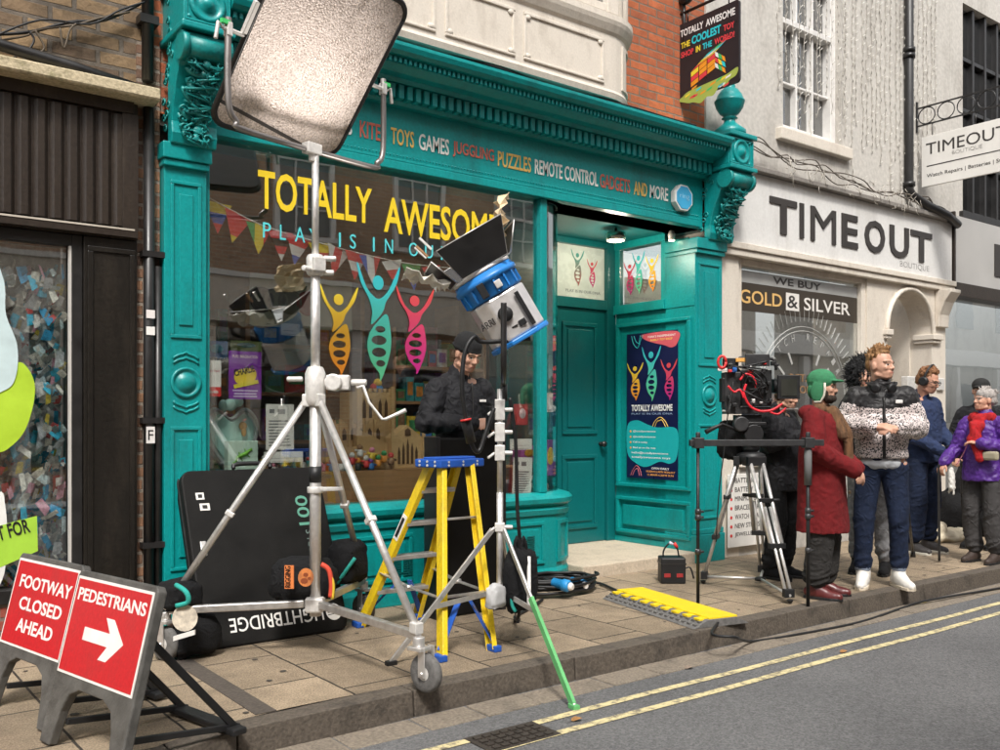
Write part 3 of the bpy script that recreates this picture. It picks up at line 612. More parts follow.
# lit lamp in the lobby ceiling
lp = thing('ceiling_lamp', (6.05, .45, 2.98), 'lit chrome ceiling lamp hanging over the teal shop doorway', 'lamp')
p = V((6.06, .42, 0))
MB().cyl((p.x, p.y, 3.10), (p.x, p.y, 3.055), .012).build('stem', BLACKP, lp); MB().lathe([(.085, 0), (.09, .02), (.09, .07), (.05, .08)], (p.x, p.y, 2.985), 20).build('lamp_shade', mat('ribbed_chrome', (.7, .65, .55), .25, .9), lp)
MB().lathe([(.001, -.012), (.05, -.01), (.08, 0), (.08, .004)], (p.x, p.y, 2.984), 18).build('bulb', emit('warm_bulb', (1, .86, .62), 9), lp)
ld = bpy.data.lights.new('lobby_light', 'POINT'); ld.energy = 9; ld.color = (1, .88, .7); ld.shadow_soft_size = .08
lo = bpy.data.objects.new('lobby_light', ld); COL.objects.link(lo); lo.location = (p.x, p.y, 2.93)
lp = thing('spot_lamp', (6.45, .12, 2.98), 'small lit spot lamp beside the side fanlight of the doorway', 'lamp')
MB().lathe([(.03, 0), (.035, .05), (.02, .09)], (6.52, .15, 3.0), 14).build('lamp_body', CASTW, lp); MB().ell((6.52, .15, 3.0), (.028, .028, .012)).build('bulb', MC['warm_bulb'], lp)
# oriel bay above the shop
def orpath(d=0, n=10):
    x0, x1, r = 2.35, 5.62, .42; out = []
    for i in range(n + 1): a = R(180 - 90 * 0 - 90 * i / n); out.append((x0 + r + (r) * math.cos(a), .02 - r * math.sin(a), math.cos(a), -math.sin(a)))
    for i in range(n + 1): a = R(90 - 90 * i / n); out.append((x1 - r + r * math.cos(a), .02 - r * math.sin(a), math.cos(a), -math.sin(a)))
    return out
OP = orpath()
by = MB().sweep([(-.1, 3.90), (.0, 3.90), (.012, 3.94), (0, 3.965), (0, 4.40), (.02, 4.42), (.045, 4.47), (.055, 4.50), (.055, 4.545), (.02, 4.56), (-.1, 4.56)], OP).build('bay_window', CREAMW, shop)
q = MB(); rnd = random.Random(2)
for a, b_ in ((2.85, 3.52), (3.60, 4.22), (4.30, 5.12)):
    y = -.40
    for t0, t1, c_, d in ((a, b_, 4.325, 4.352), (a, b_, 3.995, 4.015)): q.box(t0, t1, y - .014, y + .003, c_, d)
    for xx in (a, b_ - .025): q.box(xx, xx + .025, y - .013, y + .003, 4.017, 4.323)
    for xx in (a + .04, b_ - .04):
        for zz in (4.315, 4.03): q.ell((xx, y - .006, zz), (.03, .012, .022), None, 8, 5)
q.build('bay_panel', CREAMW, by, .006)
q = MB()
for a0, a1 in ((70, 20),):
    pa = [(5.20 + .42 * math.cos(R(a0 + (a1 - a0) * i / 6)), .02 - .42 * math.sin(R(a0 + (a1 - a0) * i / 6)), math.cos(R(a0 + (a1 - a0) * i / 6)), -math.sin(R(a0 + (a1 - a0) * i / 6))) for i in range(7)]
    for z0, z1 in ((3.995, 4.015), (4.325, 4.352)): q.sweep([(-.004, z0), (.013, z0), (.013, z1), (-.004, z1)], pa)
    for s_ in (pa[:2], pa[-2:]): q.sweep([(-.004, 4.015), (.013, 4.015), (.013, 4.325), (-.004, 4.325)], s_)
q.build('bay_panel', CREAMW, by)
q = MB().sweep([(-.12, 4.56), (-.03, 4.56), (-.03, 6.4), (-.12, 6.4)], OP); 
gl = q.build('bay_glazing', glass('bay_glass', 1.6, (.3, .33, .34)), by)
q = MB()
for x in (2.77, 3.3, 4.0, 4.66, 5.2): q.box(x - .06, x + .06, -.43, -.33, 4.56, 6.4); 
for x in (3.02, 3.65, 4.33, 4.93): q.box(x - .012, x + .012, -.415, -.36, 4.56, 6.4)
q.box(2.77, 5.2, -.42, -.35, 4.565, 4.63)
for a in (20, 45, 72): q.cyl((5.2 + .40 * math.cos(R(a)), .02 - .40 * math.sin(R(a)), 4.56), (5.2 + .40 * math.cos(R(a)), .02 - .40 * math.sin(R(a)), 6.4), .035)
q.build('sash_frame', CREAMW, by, .006)
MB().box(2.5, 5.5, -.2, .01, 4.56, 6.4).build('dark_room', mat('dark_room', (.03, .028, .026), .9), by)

# ================================================================== LEFT SHOP
ls = thing('brown_shop', (.8, .2, 0), 'old brick shop with dark ribbed brown fascia and display window', 'shop')
MB().box(-6, 1.715, .02, .4, 3.1, 8.5).build('brick_wall', OLDBRICK, ls)
MB().box(1.64, 1.775, .0, .35, 0, 3.6).build('brick_pier', bricks('flaking_pier', (.30, .16, .09), (.10, .065, .05), (.24, .20, .16), bump=1), ls)
lf = MB().box(-6, 1.63, -.05, .2, 2.39, 3.20).build('fascia', BROWNP, ls)
q = MB(); x = -2.0
while x < 1.5: q.prism([(0, 0), (.022, -.022), (.058, -.022), (.08, 0)], (x, -.051, 2.46), EX, EY, .66); x += .085
q.box(-6, 1.6, -.085, -.049, 3.13, 3.20); q.box(-6, 1.62, -.095, -.049, 2.395, 2.44); q.box(1.535, 1.625, -.085, -.049, 2.442, 3.128); q.build('fascia_ribs', BROWNP, lf, .003)
MB().box(-6, 1.60, -.099, -.094, 2.436, 2.446).build('pale_edge', mat('pale_lead', (.5, .45, .38), .5), lf)
MB().prism([(.1, 3.2), (-.19, 3.2), (-.20, 3.215), (-.20, 3.275), (.1, 3.33)], (-6, 0, 0), EY, EZ, 7.72).build('stone_ledge', dirty('mossy_stone', (.50, .42, .28), (.14, .13, .05), .9, 9, .85, .5, 50, (1, 1, 1.5), .25), ls, .008)
q = MB(); q.tube([PY(-60, 18, -.1), PY(0, 45, -.1), PY(70, 66, -.1), PY(138, 89, -.1)], .033, 12); q.build('gutter_pipe', BLACK, ls)
q = MB(); q.tube([(1.695, -.03, 8), (1.695, -.03, 3.36)], .035, 12)
for z in (3.7, 4.6): q.box(1.64, 1.75, -.072, .02, z, z + .05)
q.build('downpipe', BLACK, ls)
q = MB(); q.tube([(1.70, -.035, 3.30), (1.70, -.035, .02)], .032, 12); q.tube([(1.755, -.03, 2.25), (1.755, -.03, .02)], .022, 10)
for z in (.55, 1.3, 2.3): q.box(1.655, 1.785, -.07, .01, z, z + .035)
q.build('downpipe', BLACK, ls)
for z, h_, c_ in ((1.93, .05, (.75, .7, .68)), (1.83, .05, (.8, .78, .75)), (1.18, .10, (.72, .7, .68))): MB().box(1.675, 1.725, -.0705, -.066, z, z + h_).build('sticker', plain(c_), ls)
text('F', (1.685, -.0715, 1.20), EX, EZ, .03, .06, BLACK, ls); 
POSTM = dirty('worn_black_gloss', (.013, .011, .009), (.05, .04, .03), .5, 4, .3, .25, 40, (1, 1, .2), .2)
q = MB(); q.box(1.33, 1.63, -.045, .2, .0, 2.388); q.build('corner_post', POSTM, ls, .006)
q = MB(); frame_panel(q, 1.35, 1.615, .08, 2.33, -.045, .03, .012); q.build('post_moulding', POSTM, ls, .004)
q = MB(); q.box(1.27, 1.328, -.03, .2, .0, 2.388); q.box(-6, 1.27, -.03, .1, 2.32, 2.388); q.box(-6, 1.27, -.04, .1, .30, .38); q.build('window_frame', BLACK, ls, .005)
MB().box(1.254, 1.268, -.028, .0, .38, 2.32).build('white_bead', plain((.5, .48, .45)), ls)
MB().box(-6, 1.27, -.02, .2, 0, .30).build('stallriser', bricks('dark_red_brick', (.26, .06, .04), (.18, .05, .035), (.16, .12, .1)), ls)
lpane = MB().box(-6, 1.245, .0, .006, .38, 2.32).build('window_pane', glass('left_glass', .8), ls)
q = MB(); q.box(-6, 1.27, .26, .30, .3, 2.4); q.box(-6, 1.27, .05, .26, 2.39, 2.4); q.box(-6, 1.27, .05, .5, .3, .35); q.build('window_back', mat('pale_back', (.60, .58, .55), .8, var=.4, scale=20), ls)
# sign on the pane
def blobsign(loops, m_, y): 
    return shape2d([cat2(l, 5) for l in loops], (0, 0, 0), EX, EZ, None, 1, m_, lpane, .004)
def flat_outline(pts, y, m_, name, par, th=.004):
    P_ = [(PY(a, b_, y).x, PY(a, b_, y).z) for a, b_ in pts]; P_ = cat2(P_, 5); return MB().prism(P_, (0, y, 0), EX, EZ, th).build(name, m_, par)
flat_outline([(-40, 250), (-10, 248), (2, 275), (5, 290), (6, 315), (17, 345), (16, 375), (5, 390), (-30, 395), (-60, 330)], -.012, mat('pale_blue_vinyl', (.55, .68, .70), .4), 'window_sticker', lpane)
flat_outline([(-40, 350), (0, 372), (20, 362), (33, 378), (34, 400), (25, 430), (10, 447), (-5, 453), (-50, 455)], -.007, mat('lime_vinyl', (.42, .62, .04), .4), 'window_sticker', lpane)
flat_outline([(-40, 520), (-2, 492), (5, 505), (7, 540), (2, 580), (-20, 600)], -.006, mat('white_vinyl', (.75, .76, .74), .4), 'window_sticker', lpane)
q = MB(); a = [PY(-40, 536, -.012), PY(-40, 585, -.012), PY(38, 551, -.012), PY(37, 516, -.012)]
q.prism([(p_.x, p_.z) for p_ in a], (0, -.008, 0), EX, EZ, .003); nb = solo(q, 'neon_notice', mat('neon_green_card', (.36, .62, .05), .6), 'lime green handwritten notice stuck on the brown shop window', 'notice')
def slant_text(s_, pa, pb, ph, y, m_, par, bold=0): 
    A, B = PY(*pa, y), PY(*pb, y); H_ = PY(*ph, y); u = (B - A); l = u.length; u.normalize(); v_ = V((-u.z, 0, u.x)); return text(s_, A, u, v_, l, abs((H_ - A).dot(v_)), m_, par, .0008, bold)
t_ = slant_text('T FOR', (-1, 541), (31, 532), (-1, 526), -.0135, BLACK, None, .02); t_.parent = nb; t_.matrix_parent_inverse = Matrix.Translation(-nb.location)
# paper cuttings piled behind the glass
cols = [(.62, .60, .58), (.35, .36, .38), (.12, .13, .15), (.03, .26, .48), (.05, .42, .62), (.42, .50, .52), (.60, .10, .10), (.66, .52, .08), (.55, .28, .36), (.20, .20, .22), (.70, .68, .62)]
q = MB(); rnd = random.Random(12); pm = [mat('cutting_%d' % i, c_, .7, var=.5, scale=45) for i, c_ in enumerate(cols)]
for i in range(4200):
    x, z = rnd.uniform(-.3, 1.24), rnd.uniform(.36, 2.2); y = rnd.uniform(.03, .23); s_ = rnd.uniform(.006, .028); a = rnd.gauss(0, .45); t = rnd.uniform(-.8, .8)
    u = V((math.cos(a), math.sin(t) * .4, math.sin(a))).normalized(); v_ = V((-math.sin(a), math.sin(t * 2) * .5, math.cos(a))).normalized()
    blue = x > .95; q.mi = rnd.choice((3, 4, 4, 5, 0, 10, 1)) if blue and rnd.random() < .55 else rnd.choice((0, 0, 0, 10, 10, 1, 9, 5, 5, 6, 7, 8, 8))
    c_ = V((x, y, z)); h_ = rnd.uniform(.012, .06); q._f([q._v(c_ - u * s_ - v_ * h_), q._v(c_ + u * s_ - v_ * h_ * .6 + V((0, .012, 0))), q._v(c_ + u * s_ + v_ * h_), q._v(c_ - u * s_ * .8 + v_ * h_ + V((0, -.012, 0)))])
o = solo(q, 'paper_cuttings', pm, 'mass of torn magazine cuttings piled behind the brown shop glass', 'paper cuttings'); o['kind'] = 'stuff'
# loose cables on the old brick wall
wc = thing('wall_cables', (1.0, -.1, 3.4), 'tangle of loose cables strung along the old brown brick wall', 'cables')
for i, pts in enumerate((((-20, 35), (30, 32), (70, 22), (105, 20), (140, 4)), ((-10, 42), (25, 36), (38, 30), (75, 25), (100, 18), (130, 12)), ((30, 32), (34, 40), (28, 50), (12, 58), (-10, 62)), ((35, 30), (44, 46), (40, 52), (25, 54)), ((-10, 38), (40, 20), (90, 24), (120, 10), (145, 2)), ((60, 28), (64, 48), (70, 30), (76, 24)))):
    MB().tube(smooth_path([PY(a, b_, -.03 - .008 * i) for a, b_ in pts], 5), .006 + .003 * (i == 0), 6).build('cable', mat('old_cable', (.10, .075, .05), .7) if i % 2 else BLACKP, wc)
p = PY(28, 53, -.07); MB().lathe([(.012, -.012), (.014, 0), (.012, .012)], p, 10).build('yellow_tag', plain((.75, .7, .03)), wc)
# ================================================================== TIMEOUT SHOP
ts = thing('boutique', (9.2, .3, 0), 'cream rendered boutique with grey fascia, sash window and arched door', 'shop')
q = MB(); WX = (8.02, 9.06); 
zb, zt = 4.30, 6.6
q.box(6.832, WX[0], 0, .4, 2.9, 9); q.box(WX[1], 11.42, 0, .4, 2.9, 9); q.box(WX[0], WX[1], 0, .4, 2.9, zb); q.box(WX[0], WX[1], 0, .4, zt, 9)
q.build('rendered_wall', CREAM, ts)
sw = MB().box(WX[0] + .02, WX[1] - .02, .17, .18, zb, zt).build('sash_window', glass('sash_glass', 1.3, (.25, .27, .27)), ts)
q = MB(); x0, x1 = WX
q.box(x0, x0 + .09, .07, .2, zb, zt); q.box(x1 - .09, x1, .07, .2, zb, zt); q.box(x0 + .09, x1 - .09, .08, .2, zb, zb + .08); mz = 5.42
q.box(x0 + .09, x1 - .09, .06, .2, mz, mz + .06)
for i in (1, 2):
    xx = x0 + .09 + (x1 - x0 - .18) * i / 3; q.box(xx - .014, xx + .014, .10, .19, zb + .08, zt)
for z in (4.83, 5.95): q.box(x0 + .09, x1 - .09, .105, .185, z - .013, z + .013)
q.build('sash_frame', WHITE, sw, .006)
MB().box(x0 + .02, x1 - .02, .3, .36, zb, zt).build('curtain', mat('grey_curtain', (.25, .25, .24), .9, var=.3, streak=(12, 1, .5)), sw)
MB().box(x0 - .12, x1 + .12, -.07, .1, zb - .14, zb - .02).build('window_sill', CREAMW, sw, .01)
tf = MB().box(7.02, 11.36, -.06, .05, 3.03, 3.74).build('fascia', dirty('pale_grey_board', (.68, .67, .65), (.42, .40, .37), .55, 2.5, .45, .05, 40, (1, 1, .2), .05), ts, .006)
q = MB(); q.box(7.0, 11.4, -.10, .05, 2.965, 3.028); q.box(7.0, 11.4, -.08, .05, 2.90, 2.963); q.build('fascia_moulding', CREAMW, tf, .008)
q = MB(); q.box(6.99, 11.41, -.13, .1, 3.742, 3.79); q.build('lead_flashing', dirty('stained_lead', (.22, .20, .18), (.08, .075, .07), .8, 6, .6, .4, 50), tf, .006)
DK = mat('dark_sign_letters', (.035, .03, .028), .5, var=.3)
x = 7.74
for ch, a, b_ in (('T', 770, 797), ('I', 800, 804), ('M', 811, 836), ('E', 842, 858), ('O', 865, 885), ('U', 890, 909), ('T', 911, 932)):
    xa, xb = PY(a, 220, -.07).x, PY(b_, 220, -.07).x; zo = 3.19
    text(ch, (xa, -.062, zo), EX, EZ, xb - xa, .36, DK, tf, .012, .0 if ch == 'M' else .022)
text('BOUTIQUE', (PY(900, 262, -.06).x, -.0615, 3.085), EX, EZ, PY(929, 262, -.06).x - PY(900, 262, -.06).x, .075, mat('thin_grey_letters', (.30, .29, .28), .4), tf, .001, -.012)
# shop window with frame
q = MB(); q.box(7.02, 7.28, -.03, .2, 0, 2.9); q.box(7.28, 7.36, .0, .15, .95, 2.9); q.box(9.46, 9.54, 0, .15, .95, 2.9); q.box(7.36, 9.46, 0, .15, 2.84, 2.9); q.box(7.282, 9.538, -.06, .15, .861, .949); q.build('window_frame', CREAMW, ts, .006)
MB().box(7.282, 9.538, -.018, .2, 0, .86).build('stallriser', CREAM, ts)
tp = MB().box(7.36, 9.46, .05, .056, .95, 2.84).build('window_pane', glass('boutique_glass', 1.5), ts)
q = MB(); q.box(7.3, 9.55, 1.5, 1.55, .3, 2.9); q.box(7.3, 9.55, .2, 1.5, .8, .86); q.build('window_back', mat('dim_boutique', (.34, .33, .31), .8), ts)
za, zb2 = PY(735, 271, .045).z, PY(735, 298, .045).z
g1 = MB().box(7.38, 9.44, .044, .048, 2.40, 2.68).build('window_banner', mat('brown_banner', (.045, .035, .026), .4), tp)
MB().box(7.38, 9.44, .0445, .048, 2.682, 2.80).build('window_banner', mat('grey_frost_banner', (.34, .34, .33), .5), tp)
def tv(s_, a, b_, z, h_, m_, bold=.01): 
    xa, xb = PY(a, 290, .043).x, PY(b_, 290, .043).x; text(s_, (xa, .0425, z), EX, EZ, xb - xa, h_, m_, tp, .0006, bold)
tv('WE BUY', 773, 821, 2.705, .075, DK, .02); GOLD = plain((.72, .45, .16))
tv('GOLD', 740, 782, 2.475, .135, GOLD); tv('SILVER', 804, 850, 2.475, .135, plain((.75, .72, .68)))
xa, xb = PY(786, 290, .043).x, PY(799, 290, .043).x; MB().box(xa, xb, .042, .0435, 2.455, 2.635).build('lettering', plain((.75, .72, .68)), tp); text('&', (xa + .02, .0412, 2.48), EX, EZ, xb - xa - .04, .13, DK, tp, .0004, .01)
# etched clock face on the glass
EW = plain((.40, .40, .38)); q = MB(); c_ = V((8.45, .0445, 1.50)); 
for r_ in (.80, .755): q.tube([(c_.x + r_ * math.cos(R(a)), c_.y, c_.z + r_ * math.sin(R(a))) for a in range(0, 181, 6)], .0045, 5)
for i in range(37):
    a = R(5 * i); q.bar((c_.x + .86 * math.cos(a), c_.y, c_.z + .86 * math.sin(a)), (c_.x + 1.0 * math.cos(a), c_.y, c_.z + 1.0 * math.sin(a)), .005, .003)
for a in (40, 62, 118, 140, 20, 160): 
    a = R(a); d = V((math.cos(a), 0, math.sin(a))); q.bar(c_ + d * .45, c_ + d * .58, .028, .003, EY); 
q.build('clock_motif', EW, tp)
for i, ch in enumerate('WATCH REPAIR'):
    if ch == ' ': continue
    a = R(150 - i * 11); d = V((math.cos(a), 0, math.sin(a))); u = V((math.sin(a), 0, -math.cos(a))); text(ch, V((8.45, .0435, 1.5)) + d * .66 - u * .03, u, d, .05, .075, EW, tp, .0004)
text('RETAIL', (8.2, .0435, 1.72), EX, EZ, .5, .08, plain((.30, .17, .08)), tp, .0004); text('FRONT', (8.22, .0435, 1.60), EX, EZ, .46, .08, plain((.30, .17, .08)), tp, .0004)
# arched doorway
q = MB(); q.box(9.541, 9.95, -.02, .25, 0, 2.9); q.box(10.95, 11.28, -.02, .25, 0, 2.9)
n = 16; cx, r_, z0 = 10.45, .5, 2.36
arch = [(9.951, 2.9), (9.951, z0)] + [(cx - r_ * math.cos(math.pi * i / n), z0 + r_ * .96 * math.sin(math.pi * i / n)) for i in range(n + 1)] + [(10.949, z0), (10.949, 2.9)]
for (a, b_), (c2, d) in zip(arch[1:-2], arch[2:-1]): q.prism([(a, b_), (c2, d), (c2, 2.899), (a, 2.899)], (0, .25, 0), EX, EZ, .27)
ar = q.build('arched_doorway', CREAMW, ts)
q = MB()
q.tube([(cx - (r_ + .02) * math.cos(math.pi * i / n), -.03, z0 + (r_ * .96 + .02) * math.sin(math.pi * i / n)) for i in range(n + 1)], .03, 8)
for a, b_ in ((9.86, 9.99), (10.90, 11.12)): q.box(a, b_, -.08, .2, 2.29, 2.355); q.box(a + .015, b_ - .015, -.06, .2, 2.25, 2.288)
q.build('arch_moulding', CREAMW, ar, .008)
q = MB(); q.prism([(.0, 2.45), (-.05, 2.45), (-.06, 2.6), (-.12, 2.75), (-.2, 2.86), (-.2, 2.9), (0, 2.9)], (11.02, -.02, 0), EY, EZ, .24); q.build('corbel', CREAMW, ts, .01)
td = MB().box(9.951, 10.949, .9, .95, 0, 2.3).build('door', CREAMW, ts)
q = MB(); q.box(10.05, 10.4, .893, .899, 1.3, 2.1); q.box(10.5, 10.85, .893, .899, 1.3, 2.1); q.build('door_pane', glass('door_glass', 2, (.1, .1, .1)), td)
q = MB(); q.box(9.951, 10.949, .86, .95, 2.3, 2.36); q.box(9.951, 10.949, .92, .95, 2.361, 2.9); q.box(9.951, 9.99, .25, .9, 0, 2.36); q.box(10.92, 10.949, .25, .9, 0, 2.86); q.build('door_frame', CREAMW, ts)
q = MB(); q.tube([(10.37, -.05, 9), (10.37, -.05, 4.02), (10.40, -.07, 3.95), (10.62, -.12, 3.86), (11.1, -.13, 3.80), (11.38, -.12, 3.72)], .052, 12)
for z in (4.05, 5.55, 5.62): q.lathe([(.07, 0), (.07, .05)], (10.37, -.05, z), 14)
q.build('downpipe', BLACK, ts)
q = MB(); q.box(10.28, 10.46, -.09, .0, 2.0 - .35, 2.0 - .17); q.box(11.05, 11.2, -.05, 0, 1.68, 1.83); q.build('door_bell', CASTW, ts, .01)
# price list board under the boutique window
pb = thing('price_board', (7.35, -.06, .08), 'white price list board lettered in black below the boutique window', 'sign')
MB().box(7.06, 7.92, -.075, -.063, .10, .80).build('board', OFFW, pb, .004)
for i, s_ in enumerate(('BATTERIES', 'BATTERY SERVICE', 'MINIMUM BATTERY', 'BRACELET REPAIR', 'WATCH CLEANING', 'NEW STRAPS & BUCKLES', 'JEWELLERY REPAIRS')):
    text(s_, (7.16, -.0768, .715 - i * .087), EX, EZ, .036 * len(s_), .048, DK, pb, .0006); MB().lathe([(.016, 0), (.016, .003)], (7.105, -.075, .735 - i * .087), 10, (0, -1, 0)).build('red_dot', RED, pb)
# hanging icicle lights and their wires over the render
fl_ = thing('string_lights', (9.6, -.03, 4.3), 'curtain of unlit icicle fairy lights with thin white wires over the cream wall', 'fairy lights')
rnd = random.Random(21); q = MB(); q2 = MB()
WIREM = mat('white_wire', (.52, .48, .42), .6); 
for i in range(32):
    x = 7.95 + i * .1 + rnd.uniform(-.03, .03); bot = rnd.uniform(3.85, 4.6) if x > 9.05 else rnd.uniform(4.2, 4.8); z = 7.2; pts = []
    y = -.012 if x > 9.1 or x < 8.0 else -.03
    while z > bot: pts.append((x + rnd.uniform(-.022, .022), y, z)); z -= .09
    q.tube(pts, .003, 4)
    for p_ in pts: 
        a = rnd.choice((-1, 1)); q2.tube([p_, (p_[0] + a * .028, y - .014, p_[2] + .034)], .0042, 4)
q.build('wires', WIREM, fl_); q2.build('bulbs', mat('clear_bulb', (.62, .6, .55), .3), fl_)
# bundle of slack cable along the fascia top
q = MB(); q2 = MB()
for kx in range(4):
    pts = [(7.0 + i * .23, -.09 + rnd.uniform(-.05, .03), 3.83 + .07 * math.sin(i * .9 + kx) * .5 + rnd.uniform(-.03, .05) + (.18 - i * .012 if i < 8 else .05)) for i in range(19)]
    q.tube(smooth_path(pts, 3), .0065, 5)
for i in range(80):
    x = rnd.uniform(7.9, 10.6); z = 3.82 + rnd.uniform(-.08, .15); q2.tube([(x, -.12, z), (x + rnd.uniform(-.05, .05), -.14, z + rnd.uniform(-.08, .05)), (x + rnd.uniform(-.08, .08), -.13, z + rnd.uniform(-.1, .06))], .003, 4)
cb = thing('cable_bundle', (8.8, -.1, 3.8), 'messy bundle of slack cables lying along the top of the grey fascia', 'cables')
q.build('cable', mat('weathered_cable', (.13, .11, .09), .7), cb); q2.build('wire_ends', WIREM, cb)
# ================================================================== FAR SHOP
fs = thing('corner_shop', (13.5, .3, 0), 'grey fascia shop with big dark window beyond the boutique', 'shop')
q = MB(); q.box(11.422, 11.75, .0, .4, 2.9, 9); q.box(13.1, 30, 0, .4, 2.9, 9); q.box(11.75, 13.1, 0, .4, 2.9, 3.95); q.box(11.75, 13.1, 0, .4, 6.6, 9); q.build('rendered_wall', CREAM, fs)
bw = MB().box(11.75, 13.1, .1, .11, 3.95, 6.6).build('sash_window', glass('far_glass', 1.6, (.2, .21, .22)), fs)
q = MB(); 
for x in (11.75, 12.07, 12.40, 12.73, 13.04): q.box(x, x + .05, .03, .15, 3.95, 6.6)
for z in (3.95, 4.6, 5.25, 5.9): q.box(11.8, 13.04, .04, .14, z, z + .05)
q.build('sash_frame', BLACK, bw, .005)
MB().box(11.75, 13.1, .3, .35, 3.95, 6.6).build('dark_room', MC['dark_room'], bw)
MB().box(11.66, 13.2, -.05, .1, 3.87, 3.948).build('window_sill', BLACK, bw)
ff = MB().box(11.425, 18, -.06, .05, 3.03, 3.86).build('fascia', mat('mid_grey_board', (.42, .41, .395), .45, var=.08, scale=2), fs)
text('L', (PY(995, 270, -.07).x, -.062, 3.2), EX, EZ, .5, .42, DK, ff, .012, .02)
q = MB(); q.box(11.40, 18, -.09, .1, 2.86, 3.028); q.box(11.385, 11.422, -.08, .1, 2.9, 3.9); q.box(14.6, 14.75, -.05, .1, 0, 2.86); q.build('dark_lintel', BROWNP, ff, .006)
MB().box(11.29, 18, -.01, .2, 0, .45).build('stallriser', mat('dark_grey_paint', (.06, .06, .06), .5), fs)
fp = MB().box(11.29, 14.6, .02, .026, .45, 2.86).build('window_pane', glass('far_shop_glass', 1.6), fs)
MB().box(11.3, 14.6, .019, .0195, .45, 1.28).build('frosted_band', mat('frost_grey', (.16, .16, .155), .5), fp)
text('Hair', (11.75, .017, .95), EX, EZ, .55, .22, plain((.5, .5, .48)), fp, .0004)
q = MB(); q.box(11.3, 14.6, 2.4, 2.5, 0, 3); q.build('window_back', mat('dim_shop', (.06, .062, .06), .8), fs)
MB().box(12.2, 12.9, 2.3, 2.39, 0, 2.2).build('inner_door', BLACK, fs)
MB().box(13.2, 14.3, 1.6, 1.66, .4, 2.4).build('inner_panel', mat('pale_green_panel', (.5, .52, .42), .7), fs)
# ================================================================== HANGING SIGNS
hs_ = thing('hanging_sign', (6.5, -.4, 4.3), 'dark double sided toy shop sign with rainbow lettering on an iron bracket', 'sign')
XS = 6.50; HM = mat('dark_sign_board', (.02, .017, .02), .35, var=.1)
def sx_(px, py): return PX(px, py, XS)
tl, tr, bl, br = sx_(678, 21), sx_(740, 5), sx_(678, 97), sx_(740, 82)
y0, y1 = (tl.y + bl.y) / 2, (tr.y + br.y) / 2; zt_, zb_ = (tl.z + tr.z) / 2, (bl.z + br.z) / 2 - .03
MB().prism(rrect(abs(y1 - y0), zt_ - zb_, .03), (XS + .012, (y0 + y1) / 2, (zt_ + zb_) / 2), NX, EZ, .024).build('board', HM, hs_)
SL = dict(w=plain((.78, .76, .74)), y=plain((.8, .62, .04)), t=plain((.02, .55, .62)), r=plain((.68, .05, .06)), p=plain((.65, .1, .3)), o=plain((.8, .3, .02)), g=plain((.05, .45, .12)), k=BLACK)
Wd = y0 - y1; Hh = zt_ - zb_
def hs_text(s_, fx0, fx1, fz, fh, c_, bold=.02): text(s_, (XS - .0135, y0 - fx0 * Wd, zb_ + fz * Hh), NX, EZ, (fx1 - fx0) * Wd, fh * Hh, SL[c_], hs_, .001, bold)
hs_text('TOTALLY', .06, .44, .83, .09, 'w'); hs_text('AWESOME', .48, .94, .83, .09, 'w')
hs_text('THE', .07, .22, .68, .075, 'y'); hs_text('COOLEST', .25, .72, .68, .105, 't', .03); hs_text('TOY', .76, .93, .68, .075, 'r')
hs_text('SHOP', .07, .28, .56, .075, 'r'); hs_text('IN', .32, .39, .56, .075, 'y'); hs_text('THE', .43, .58, .56, .075, 't'); hs_text('WORLD!', .62, .93, .56, .075, 'r')
# melting puzzle cube printed on the sign
def hs_poly(pts, c_, par=hs_, d=.0012): 
    q = MB(); q.prism(pts, (XS - .0125 - d, y0, zb_), NX, EZ, d); return q
puddle = cat2([(.02, .02), (.1, .06), (.2, .1), (.5, .12), (.8, .14), (.98, .18), (.96, .09), (.86, .06), (.8, .0), (.7, .02), (.6, -.06), (.5, -.05), (.4, -.1), (.28, -.06), (.2, -.05), (.12, -.02)], 4)
hs_poly([(a * Wd, b_ * Hh) for a, b_ in puddle], 'g').build('puddle_motif', plain((.35, .42, .08)), hs_)
grp = {}
cc = ['r', 'o', 'y', 'w', 't', 'g']; rnd = random.Random(4)
def cell(o_, u, v_, c_):
    grp.setdefault(c_, []).append([o_, (o_[0] + u[0] * .9, o_[1] + u[1] * .9), (o_[0] + (u[0] + v_[0]) * .9, o_[1] + (u[1] + v_[1]) * .9), (o_[0] + v_[0] * .9, o_[1] + v_[1] * .9)])
for i in range(3):
    for j in range(3):
        cell((.24 + i * .135, .14 + i * .045 + j * .065), (.135, .045), (-.0, .065), ('o', 'r', 'o')[(i + j) % 3] if j < 2 else ('y', 'o', 'r')[i])
        cell((.64 + i * .055, .275 + j * .07 - i * .04), (.055, -.04), (-.02, .075), cc[(i * 2 + j * 3 + 3) % 6]); cell((.24 + i * .135 + j * .09, .335 + i * .045 + j * .05), (.135, .045), (.09, .05), cc[(i + 2 * j) % 6])
for i in range(14): a, b_ = rnd.uniform(.08, .85), rnd.uniform(-.02, .11); cell((a, b_), (.09, .02), (.02, .03), cc[i % 6])
for c_, L_ in grp.items():
    q = MB()
    for pl in L_: q.prism([(a * Wd, b_ * Hh) for a, b_ in pl], (XS - .0145, y0, zb_), NX, EZ, .0012)
    q.build('cube_motif', SL[c_], hs_)
q = MB(); q.cyl((XS, .05, zt_ + .10), (XS, -.75, zt_ + .10), .014); q.cyl((XS, -.02, zt_ - .25), (XS, -.02, zt_ + .3), .014)
q.tube([(XS, -.02, zt_ + .3), (XS, -.15, zt_ + .32), (XS, -.3, zt_ + .2), (XS, -.45, zt_ + .1)], .01)
